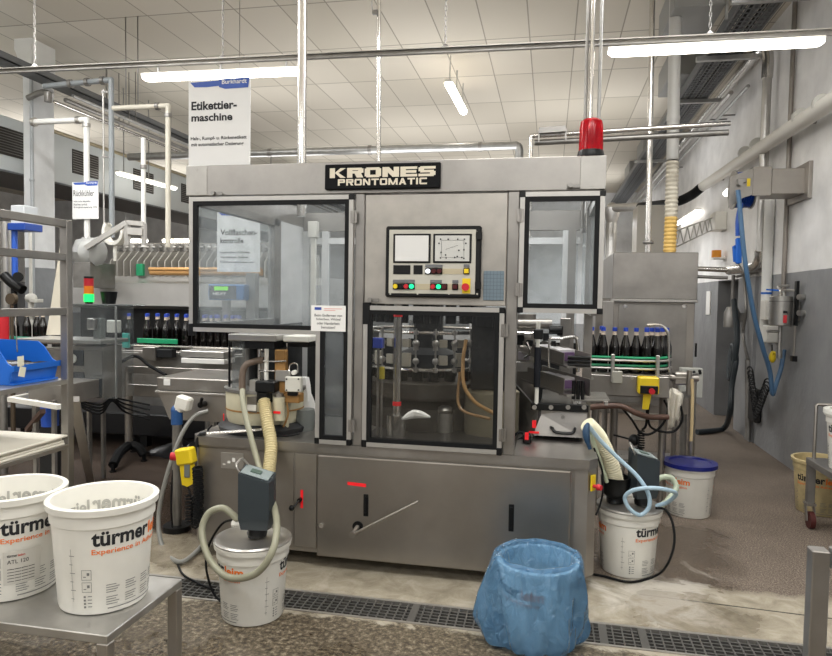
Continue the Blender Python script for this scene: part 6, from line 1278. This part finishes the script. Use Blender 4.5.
collar(bpy.data.objects['water_pipe.002'], (x, VY, P(143, 167, Y=VY).z), (0, 0, 1), .034, STEEL_D)
x = P(168, 180, Y=VY).x; z = P(165, 106, Y=VY).z; p4 = pipe('water_pipe', [(x, VY, 2.05), (x, VY, z), (P(113, 106, Y=VY).x, VY, z)], .028, mat('pipe_ivory', '#cdc8ba', .4), 'ivory water pipe with a dark top branch nearest the machine header')
collar(p4, (x - .12, VY, z), (1, 0, 0), .04, STEEL_D); collar(p4, (x, VY, z - .1), (0, 0, 1), .038, STEEL_D)
for px in (126, 138): q = P(px, 106, Y=VY); pipe('hanger_rod', [(q.x, VY, z), (q.x, VY, 4.5)], .006, STEEL_D, 'thin hanger rod above the ivory pipe branch, %s' % ('nearer the grey pipe' if px == 126 else 'nearer the elbow'), 'rod', 6)
# fittings on the column
b = MB(); q = P(40, 94, Y=6.78); b.tube([P(28, 98, Y=6.8), P(43, 92, Y=6.78), P(52, 96, Y=6.78)], .035, 8, 3); b.cyl(P(48, 92, Y=6.75), P(48, 102, Y=6.75), .04); tag(b.build('pipe_valve', STEEL_D), 'dark pipe valve clamped to the upper column', 'valve')
b = MB(); b.cyl((P(32, 160, Y=6.83).x, 6.83, 1.2), (P(32, 160, Y=6.83).x, 6.83, 4.2), .02); b.ball((P(32, 180, Y=6.83).x, 6.83, P(32, 180, Y=6.83).z), .03); tag(b.build('column_conduit', mat('conduit_grey', '#a9adb0', .4)), 'grey conduit running down the white column', 'pipe')
# pipes rising from the machine
MYP = 4.4
a = P(302, 150, Y=MYP); mp_ = pipe('riser_pipe', [(a.x, MYP, 2.1), (a.x - .006, MYP, 4.5)], .031, CHROME, 'thick steel riser pipe standing on the machine header', seg=16)
a = P(376, 150, Y=5.15); pr_ = pipe('riser_pipe', [(a.x + .03, 5.15, 2.1), (a.x - .0, 5.15, 4.5)], .017, CHROME, 'slim steel riser pipe rising behind the nameplate', seg=12)
b = MB(); q = P(376, 14, Y=5.15); b.bar((q.x - .02, 5.12, q.z), (q.x + .025, 5.12, q.z), .03); b.tube([(q.x - .01, 5.13, q.z), (q.x - .025, 5.12, q.z + .06), (q.x - .02, 5.1, q.z + .3)], .006, 6, 4); b.build('clamp', STEEL_D, pr_)
for k, (px0, px1, r, m, l) in enumerate(((585, 588, .011, STEEL_D, 'dark riser pipe nearest the nameplate behind the red beacon'), (590, 591.5, .014, CHROME, 'shiny riser pipe in the middle of the three behind the red beacon'), (598.5, 601.5, .011, ZINC, 'thin grey riser pipe of the three behind the red beacon'))):
    a, c = P(px0, 125, Y=4.3), P(px1, 2, Y=4.3); pipe('riser_pipe', [(a.x - .0, 4.3, 2.0), (a.x, 4.3, 4.5)], r, m, l, seg=12)
# red beacon on the header
c = P(590.5, 155, Y=3.62); bc = thing('warning_beacon', 'red warning beacon on the end of the machine header', 'beacon', (c.x, 3.60, 2.287))
b = MB(); b.lathe([(0, 2.287), (.068, 2.287), (.07, 2.30), (.064, 2.325), (0, 2.325)], (c.x, 3.60, 0), 28); b.build('base', BLACKP, bc)
RL = bpy.data.materials.new('red_lens'); RL.use_nodes = True; nt = RL.node_tree; nt.nodes.remove(nt.nodes['Principled BSDF'])
_t = nt.nodes.new('ShaderNodeBsdfTransparent'); _t.inputs[0].default_value = lin('#e01830'); _g = nt.nodes.new('ShaderNodeBsdfPrincipled'); _g.inputs['Base Color'].default_value = lin('#d8142a'); _g.inputs['Roughness'].default_value = .15
_m = nt.nodes.new('ShaderNodeMixShader'); _m.inputs[0].default_value = .42; nt.links.new(_t.outputs[0], _m.inputs[1]); nt.links.new(_g.outputs[0], _m.inputs[2]); nt.links.new(_m.outputs[0], nt.nodes['Material Output'].inputs[0])
b = MB(); b.lathe([(.062, 2.325), (.06, 2.44), (.055, 2.475), (.04, 2.487), (0, 2.488)], (c.x, 3.60, 0), 32); b.build('lens', RL, bc)
b = MB(); b.lathe([(.0, 2.36), (.025, 2.37), (.045, 2.43), (.0, 2.44)], (c.x, 3.60, 0), 20); b.build('reflector', DARKM, bc)
# far pipes across the hall
z = P(300, 152, Y=8.2).z; xa, xb = P(196, 152, Y=8.2).x, P(516, 152, Y=8.2).x
fp = pipe('cross_pipe', [(xa - 1, 8.2, z), (xb, 8.2, z), (xb + .03, 8.2, z - .02), (xb + .04, 8.2, z - .06), (xb + .04, 8.2, 0)], .05, ZINC, 'grey pipe crossing the hall behind the nameplate with a down elbow', seg=14)
for px in (270, 370, 480): q = P(px, 152, Y=8.2); collar(fp, (q.x, 8.2, z), (1, 0, 0), .058, STEEL_D)
z = P(560, 133, Y=6.2).z; q = P(531, 140, Y=6.2)
pipe('cross_pipe', [(q.x, 6.2, 2.0), (q.x, 6.2, z - .02), (1.48, 6.2, z + .035)], .022, CHROME, 'upper bright pipe crossing behind the red beacon', seg=10)
pipe('cross_pipe', [(q.x + .03, 6.25, z - .07), (1.48, 6.25, z - .03)], .026, STEEL_D, 'dark pipe crossing just under the bright one behind the red beacon', seg=10)
b = MB(); p0, p1 = P(539, 131, Y=6.15), P(566, 129, Y=6.15); b.bar(p0, p1, .05, .05); b.bar(p0, p0 + Vector((0, 0, -.1)), .015); b.bar(p1, p1 + Vector((0, 0, -.1)), .015); tag(b.build('rail_block', STEEL_D), 'short dark block on the cross pipes beside the red beacon', 'block')

# ================================================================ right wall and its services
rt = thing('cable_tray', 'mesh cable tray running under the ceiling along the white wall', 'cable tray', (1.75, 9, 4.05))
b = MB(); xt0, xt1, zt_ = 1.5, 1.84, 4.05
b.box(xt0, xt0 + .02, 4, 18.5, zt_, zt_ + .09); b.box(xt1 - .02, xt1, 4, 18.5, zt_, zt_ + .09)
for k in range(1, 8): x = xt0 + (xt1 - xt0) * k / 8; b.box(x - .005, x + .005, 4, 18.5, zt_, zt_ + .008)
y = 4.05
while y < 18.5: b.box(xt0, xt1, y, y + .014, zt_, zt_ + .008); y += .09
b.build('mesh_tray', mat('tray_dark', (.16, .165, .17), .5, .6), rt)
for k in range(5): b = MB(); b.tube([(xt0 + .05 + .06 * k, 4, zt_ + .03), (xt0 + .06 + .055 * k, 9, zt_ + .03), (xt0 + .05 + .06 * k, 18.5, zt_ + .03)], .022, 8, 4); b.build('cable', BLACK if k % 2 else mat('cable_grey', '#5d5f61', .5), rt)
for y in (6.5, 9.5): b = MB(); b.box(xt0 - .02, xt0 + .0, y, y + .03, zt_ + .04, 4.5); b.build('hanger', ZINC, rt)
for y in (5.95, 7.3, 8.8, 10.5, 12.4): b = MB(); b.box(xt0 - .1, 2.0, y, y + .05, zt_ - .05, zt_ - .005); b.build('bracket', ZINC, rt)
pz = P(700, 117, X=2.05).z
cp = thing('insulated_pipe', 'shiny insulated pipe running along the wall and dropping past the hose reel', 'pipe', (2.1, 8, 4))
py_ = P(766, 62, X=2.15).y; zt0 = P(745, 66, X=2.1).z
b = MB(); b.cyl((2.10, py_ + .25, zt0), (2.10, 18.5, zt0 - .05), .055, seg=16); b.build('run', CHROME, cp)
b = MB(); b.tube([(2.10, py_ + .5, zt0), (2.10, py_ + .15, zt0), (2.13, py_ - .02, zt0 - .02), (2.15, py_ - .06, zt0 - .14), (2.15, py_ - .06, zt0 - .35)], .056, 14, 5); b.build('elbow', CHROME, cp)
b = MB(); zl = P(770, 190, X=2.15).z; b.cyl((2.15, py_ - .06, zt0 - .3), (2.15, py_ - .06, 2.05), .045, seg=14); b.build('drop', STEEL_L, cp)
b = MB(); q = P(745, 262, X=2.1); b.tube([(2.15, py_ - .06, 2.1), (2.15, py_ - .02, 2.0), (2.14, py_ + .2, 1.94), (2.05, py_ + .75, 1.93)], .055, 12, 5); b.cyl((2.05, py_ + .7, 1.93), (1.15, 8.7, 1.98), .03); b.build('lower_run', CHROME, cp)
b = MB(); b.cyl((2.04, py_ + .75, 1.84), (1.2, 8.65, 1.88), .02); tag(b.build('thin_pipe', STEEL_D), 'thin dark pipe just below the insulated pipe towards the tall cabinet', 'pipe')
yline(700, 128, 2.0, 8.4, 18.5, .028, STEEL_L, 'lower bright pipe running along the wall under the insulated one')
yline(700, 138, 2.08, 8.0, 18.5, .02, ZINC, 'thin grey pipe lowest along the wall under the cable tray')
x_ = 2.22; y = P(787, 200, X=x_).y; cpp = pipe('wall_conduit', [(x_, y, 1.5), (x_, y, 4.5)], .022, mat('conduit_brown', '#8e8780', .4, .4), 'slim brownish conduit rising from the water heater to the ceiling')
y = P(766, 300, X=2.2).y; pipe('drain_pipe', [(2.2, y, 1.15), (2.2, y, 2.62)], .05, WHITEPAINT, 'white drain pipe beside the water heater', seg=14)
b = MB(); q = P(772, 294, X=2.2); b.cyl((2.2, y, q.z), (2.2, y, q.z + .02), .054, seg=14); b.build('blue_band', BLUEP, bpy.data.objects['drain_pipe'])
# hose reel
RY = 6.9
rl = thing('hose_reel', 'steel hose reel with a blue hose on a wall bracket', 'hose reel', (1.9, RY, 2.6))
qx = lambda px: P(px, 185, Y=6.6).x
qz = lambda py: P(750, py, Y=6.6).z
b = MB(); b.prism([(qx(729), 6.58, qz(208)), (qx(729), 6.58, qz(177)), (qx(748), 6.58, qz(170)), (qx(752), 6.58, qz(169)), (qx(752), 6.58, qz(195)), (qx(743), 6.58, qz(198))], (0, .02, 0)); b.build('front_plate', STEEL_P, rl)
b = MB(); b.box(qx(752.3), qx(771), 6.585, 6.6, qz(196), qz(167), .002); b.box(qx(752.3), qx(771), 6.6, 7.0, qz(167) - .01, qz(167)); b.build('cover_plate', STEEL, rl)
b = MB(); b.box(qx(771.5), 2.249, 6.60, 6.95, qz(194), qz(169), .004); b.box(2.215, 2.249, 6.5, 7.05, qz(200), qz(164), .003); b.build('wall_bracket', STEEL, rl)
zc_ = qz(186); RR = zc_ - qz(206)
for x in (qx(739), qx(758)): b = MB(); b.lathe([(.04, 0), (RR, 0), (RR, .012), (.04, .012)], (x, 6.82, zc_), 36, (1, 0, 0), close=True); b.build('drum_flange', STEEL_L, rl)
b = MB(); b.lathe([(.04, .02)] + [(RR - .03 + .018 * math.cos(w), .03 + .02 * k + .009 * math.sin(w)) for k in range(8) for w in (-PI / 2, 0, PI / 2)] + [(.04, .2)], (qx(739), 6.82, zc_), 32, (1, 0, 0)); b.build('hose_windings', mat('hose_blue', '#1f55b4', .4), rl)
b = MB(); q = P(739, 184, Y=6.57); b.cyl((q.x, 6.58, q.z), (q.x, 6.51, q.z), .022); b.box(q.x - .02, q.x + .06, 6.54, 6.578, q.z + .01, q.z + .045, .004); b.build('swivel', STEEL_D, rl); b = MB(); q = P(748.5, 182.5, Y=6.58); b.box(q.x - .014, q.x + .014, 6.575, 6.58, q.z - .035, q.z + .035); b.build('yellow_label', YELLOWP, rl)
gn = thing('wash_gun', 'blue wash gun hanging from the hose reel', 'wash gun', tuple(P(738, 262, Y=6.7)))
b = MB(); b.tube([P(741, 204, Y=6.66), P(738, 220, Y=6.62), P(738, 236, Y=6.62)], .022, 8, 5); b.build('blue_hose', mat('hose_blue', '#1f55b4', .4), gn)
b = MB(); b.bar(P(738.5, 238, Y=6.62), P(738.5, 264, Y=6.62), .05, .05, .01); b.bar(P(734, 246, Y=6.62), P(735, 262, Y=6.62), .03, .03, .006); b.bar(P(734, 247, Y=6.62), P(742, 247, Y=6.62), .03, .03); b.build('gun_body', BLUEP, gn); b = MB(); b.cyl(P(740, 263, Y=6.62), P(747, 276, Y=6.6), .02); b.build('nozzle', STEEL_L, gn)
b = MB(); b.tube([P(738, 190, Y=6.5), P(740, 210, Y=6.5), P(745, 260, Y=6.5), P(753, 310, Y=6.55), P(762, 345, Y=6.6), P(770, 372, Y=6.7), P(772.5, 394, Y=6.75), P(776, 384, Y=6.85), P(781, 368, Y=6.9), P(784, 350, Y=6.95)], .021, 8, 8); tag(b.build('wash_hose', mat('hose_slate', '#4c6f92', .4)), 'slate blue wash hose falling from the reel and looping up to the water heater', 'hose')
# water heater
wh = thing('water_heater', 'cylindrical stainless water heater on the grey wall', 'water heater', (2.1, 6.95, 1.4))
c = P(781, 310, X=2.10); zt_, zb_ = P(781, 296, X=2.1).z, P(781, 326, X=2.1).z; cc = (2.10, c.y, 0)
b = MB(); b.lathe([(0, zb_), (.09, zb_), (.098, zb_ + .01), (.098, zt_ - .01), (.09, zt_), (0, zt_)], cc, 28); b.build('tank', STEEL_L, wh); b = MB(); b.lathe([(.1, zt_ - .055), (.1015, zt_ - .05), (.1, zt_ - .045)], cc, 28); b.build('seam', STEEL_D, wh)
b = MB(); b.box(2.18, 2.25, c.y - .05, c.y + .05, zb_ + .05, zt_ - .05, .004); b.build('wall_mount', STEEL_D, wh)
def on_tank(px, py, w, h, m, nm):
    p = P(px, py, X=2.1); b = MB(); dirv = (Vector((0, 0, p.z)) - Vector((2.1, c.y, p.z))); dirv.z = 0; dirv.normalize(); s_ = Vector((-dirv.y, dirv.x, 0)); o = Vector((2.1, c.y, p.z)) + dirv * .1 + s_ * (w[1])
    R = Matrix((s_, dirv, Vector((0, 0, 1)))).transposed(); b.obox(o, (w[0], .006, h), R, .001); b.build(nm, m, wh)
on_tank(784, 319, (.03, .035), .07, REDP, 'red_label'); on_tank(784, 312, (.035, .035), .025, BLACKP, 'gauge')
b = MB(); b.tube([(2.1, c.y, zb_ + .005), (2.1, c.y, zb_ - .1), (2.1, c.y, zb_ - .22)], .018, 8, 2); b.cyl((2.1, c.y, zb_ - .05), (1.98, c.y - .03, zb_ - .05), .014); b.cyl((2.1, c.y, zb_ - .22), (2.1, c.y, zb_ - .30), .026); b.build('valve_pipe', STEEL_L, wh)
b = MB(); b.tube([(2.08, c.y - .02, zt_), (2.08, c.y - .02, zt_ + .06), (2.1, c.y + .1, zt_ + .09), (2.2, c.y + .12, zt_ + .1)], .012, 8, 4); b.tube([(2.13, c.y + .03, zt_), (2.13, c.y + .03, zt_ + .05), (2.2, c.y - .05, zt_ + .05)], .012, 8, 4); b.build('inlet_pipes', STEEL_L, wh); b = MB(); b.bar((2.08, c.y - .02, zt_ + .05), (2.0, c.y + .1, zt_ + .06), .014); b.build('blue_valve', BLUEP, wh)
for px, py, w, h, l in ((767, 310, .09, .2, 'white control box beside the water heater'), (769, 334, .08, .17, 'white valve box below the water heater')):
    q = P(px, py, X=2.17); b = MB(); b.box(2.13, 2.25, q.y - w, q.y + w, q.z - h / 2, q.z + h / 2, .008); tag(b.build('wall_box', WHITEP), l, 'box', 'white boxes at the heater')
b = MB(); q0, q1 = P(797, 281, X=2.2), P(797, 326, X=2.2); b.box(2.19, 2.215, q0.y - .03, q0.y + .03, q1.z, q0.z, .004); sq = tag(b.build('squeegee', BLACKP), 'black squeegee with a thin steel handle hanging on the grey wall', 'squeegee'); b = MB(); b.cyl((2.2, q0.y, q1.z), (2.2, q0.y, P(799, 357, X=2.2).z), .010); b.build('handle', STEEL, sq); b = MB(); zz_ = P(799, 357, X=2.2).z; b.box(2.18, 2.22, q0.y - .03, q0.y + .03, zz_ - .05, zz_); b.build('grip', BLACKP, sq)
b = MB()
for py in (297, 313): q = P(801, py, X=2.22); b.cyl((2.25, q.y, q.z), (2.19, q.y - .03, q.z), .025)
tag(b.build('wall_hooks', STEEL_L), 'pair of steel hooks holding the squeegee on the wall', 'hook')
# wall items toward the doorway
b = MB(); q = P(718, 254.5, X=2.17); b.cyl((2.15, q.y, q.z - .04), (2.15, q.y, q.z + .055), .06, seg=18); o = tag(b.build('orange_beacon', mat('amber_lamp', '#f09a20', .3)), 'orange beacon lamp on the wall above the doorway', 'beacon'); b = MB(); b.box(2.1, 2.249, q.y - .08, q.y + .08, q.z - .065, q.z - .041, .003); b.build('bracket', WHITEP, o)
b = MB(); q = P(716, 222, X=2.15); b.box(2.1, 2.249, q.y - .16, q.y + .16, q.z - .12, q.z + .12, .01); arm = tag(b.build('trellis_bracket', WHITEP), 'white wall box with a wire trellis arm near the bright wall lamp', 'arm')
b = MB(); b.box(2.24, 2.249, q.y - .2, q.y + .2, q.z - .2, q.z + .2) if False else None; e0, e1 = P(712, 224, X=2.1), P(676, 239, X=1.2); e2 = Vector((0, 0, .16))
for o in (Vector((0, 0, 0)), e2): b.cyl(e0 + o - e2 / 2, e1 + o - e2 / 2, .007, seg=6)
for k in range(12): b.cyl(e0.lerp(e1, k / 12) + (e2 if k % 2 else e2 * 0) - e2 / 2, e0.lerp(e1, (k + 1) / 12) + (e2 if not k % 2 else e2 * 0) - e2 / 2, .006, seg=6)
b.build('trellis', ALU, arm)
b = MB(); q = P(707.5, 303, X=2.23); b.box(2.235, 2.25, q.y - .12, q.y + .12, q.z - .17, q.z + .17, .002); tag(b.build('wall_plate', PAPER), 'small white notice plate on the grey wall before the doorway', 'plate')
b = MB(); hs = [P(734, 300, X=2.1), P(737, 340, X=2.08), P(731, 378, X=2.05), P(729, 368, X=2.05), P(733, 345, X=2.1), P(736, 360, X=2.08), P(732, 385, X=2.05), P(730, 412, X=2.03), P(724, 428, Z=.04), P(710, 431, Z=.032), P(697, 432, Z=.032)]
b.tube(hs, .032, 8, 6); tag(b.build('drain_hose', mat('hose_dark', '#2c3439', .5)), 'dark hose hanging doubled by the doorway and trailing across the floor', 'hose')
b = MB(); q = P(731, 317, X=2.12); b.lathe([(0, q.z - .12), (.09, q.z - .12), (.09, q.z + .05), (.06, q.z + .12), (0, q.z + .12)], (2.13, q.y, 0), 20); b.box(2.2, 2.25, q.y - .05, q.y + .05, q.z - .05, q.z + .05); b.cyl((2.13, q.y, q.z + .1), (2.13, q.y, q.z + .5), .02); tag(b.build('hose_hanger', STEEL_D), 'grey hose hanger on the wall beside the doorway', 'hanger')
b = MB(); y0 = P(746, 290, X=2.2).y; b.tube([(2.2, P(737, 276, X=2.2).y, P(737, 276, X=2.2).z), (2.2, P(760, 270, X=2.2).y, P(760, 270, X=2.2).z)], .025, 8, 2); b.tube([P(744, 276, X=2.2), P(746, 310, X=2.2), P(743, 335, X=2.2), P(748, 360, X=2.2)], .018, 8, 5); b.cyl(P(748, 360, X=2.2), P(748, 440, X=2.2), .03); tag(b.build('wall_pipework', STEEL_D), 'narrow pipework running down the grey wall to the floor beside the coiled cable', 'pipe')
b = MB(); hx = []
for k in range(220):
    t = k / 219; base_ = P(750, 370, X=2.15).lerp(P(756, 414, X=2.12), min(1, t * 2)) if t < .5 else P(756, 414, X=2.12).lerp(P(768, 382, X=2.1), (t - .5) * 2); hx.append(base_ + Vector((0, .10 * math.cos(k * .62), .045 * math.sin(k * .62))))
hx += [P(770, 377, X=2.1), P(768, 366, X=2.1), P(772, 352, X=2.12), P(772, 345, X=2.14)]
b.tube(hx, .0075, 6, 1); tag(b.build('coil_cable', BLACK), 'black coiled cable sagging on the grey wall below the water heater', 'cable')
b = MB(); q = P(772.5, 357, X=2.1); b.ball(q, .045, (.7, .9, 1.3)); b.bar(q, q + Vector((0, -.04, .05)), .025); tag(b.build('cable_plug', YELLOWP), 'yellow plug on the coiled cable below the water heater', 'plug')
b = MB(); q = P(754, 405, X=2.2); b.box(2.17, 2.25, q.y - .12, q.y + .12, q.z - .18, q.z + .18, .02); tag(b.build('wall_opening_cover', mat('cover_black', '#1a1b1c', .5)), 'black cover low on the grey wall behind the coiled cable', 'cover')
# boxes under the ceiling beside the tray
for i, (px, py) in enumerate(((700, 6), (690, 74), (656, 152), (640, 175))):
    q = P(px, py, Z=4.2); b = MB(); b.box(q.x - .22, q.x + .22, q.y, q.y + .9, 4.2, 4.5, .01); tag(b.build('ceiling_box', mat('ceiling_box', '#8d8d8a', .5)), 'grey box mounted under the ceiling beside the cable tray, %s' % ('nearest the camera', 'second from the camera', 'third from the camera', 'farthest from the camera')[i], 'ceiling box', 'boxes under the ceiling')
q = P(650, 228, Y=9.0); b = MB(); b.box(q.x - .16, q.x + .18, 9.0, 9.5, 0, P(650, 205, Y=9.0).z, .006); tag(b.build('pale_cabinet', mat('cab_pale', '#bdb9b0', .5)), 'pale upright housing behind the slim pipe above the tall cabinet', 'housing')
for i, (px, py, w) in enumerate(((615, 290, .5), (608, 320, .4))):
    q = P(px, py, Y=9.5 + i); b = MB(); b.box(q.x - w / 2, q.x + w / 2, 9.5 + i, 10 + i, 0, q.z + .25, .01); tag(b.build('far_cabinet', STEEL_D if i else STEEL_P), 'far steel housing glimpsed between the machine and the tall cabinet, %s' % ('the nearer' if not i else 'the farther'), 'housing')
# far tubes of the next hall bay, seen over the washer
for i, (px0, px1) in enumerate(((122, 147), (163, 192))):
    a, c = P(px0, 241.5, Y=14.0), P(px1, 241.5, Y=14.0); lampfix('far tube lamp glowing over the washer plates, %s' % ('beside the pale ring' if i == 0 else 'next to the big window door'), a, c, .07, hang=lambda o: 4.5)
# ================================================================ right foreground
fx, fy = P(813, 551, Z=.92).x, P(813, 551, Z=.92).y
fr = thing('end_stand', 'square tube end of a stainless frame at the near corner of the picture', 'frame', (fx + .3, fy, 0))
b = MB(); b.box(fx, fx + .042, fy, fy + .042, 0, .92, .003); b.build('post', STEEL_P, fr); b = MB(); b.box(fx + .056, fx + .8, fy, fy + .055, .865, .92, .003); b.build('rail', STEEL_P, fr)
b = MB(); b.box(fx + .77, fx + .802, fy, fy + .032, 0, .887, .003); b.build('post', STEEL_P, fr); b = MB(); b.box(fx + .056, fx + .8, fy + .005, fy + .028, .45, .48, .003); b.build('rail', STEEL_P, fr)
ct = thing('trolley', 'steel trolley on castors carrying a white pail by the grey wall', 'trolley', (1.95, 4.4, 0))
k0 = P(806, 457, Y=5.05); tx0, ty1, TT = k0.x, k0.y, k0.z
b = MB(); b.box(tx0, tx0 + .42, ty1 - .75, ty1, TT - .045, TT, .003); b.build('top', STEEL_D, ct)
for x in (tx0 + .025, tx0 + .39):
    for y in (ty1 - .03, ty1 - .72):
        b = MB(); b.box(x - .024, x + .024, y - .024, y + .024, .17, TT - .045, .003); b.build('leg', STEEL_D, ct)
        cs = MB(); cs.box(x - .03, x + .03, y - .04, y + .03, .155, .172); cs.bar((x - .026, y, .16), (x - .026, y - .03, .05), .006, .035); cs.bar((x + .026, y, .16), (x + .026, y - .03, .05), .006, .035); c_ = cs.build('castor', STEEL, ct)
        b = MB(); b.cyl((x - .016, y - .03, .058), (x + .016, y - .03, .058), .058, seg=20); b.build('wheel', mat('wheel_red', '#4f201d', .5), c_)
b = MB(); q = P(818, 405, Y=ty1 - .05); b.tube([(q.x, ty1 - .02, TT), (q.x, ty1 - .02, q.z - .01), (q.x + .01, ty1 - .02, q.z), (q.x + .35, ty1 - .02, q.z)], .012, 8, 1); b.build('push_bar', STEEL, ct)
pp = P(851, 468, Z=TT); pail('glue_pail', 'white glue pail on the trolley, cut off by the picture edge', (pp.x, ty1 - .32, TT), 0, texts=((D(-125), 1), (D(60), 1)), lid=WHITEP)
fp_ = P(822, 503, Z=0); pail('glue_pail', 'grimy yellowed open pail on the floor behind the trolley', (2.02, 5.42, 0), 0, rt=.19, rb=.16, h=.40, texts=((D(-118), 1),), shell=mat('grimy_pail', '#bfae82', .5, noise=.3, nscale=9))
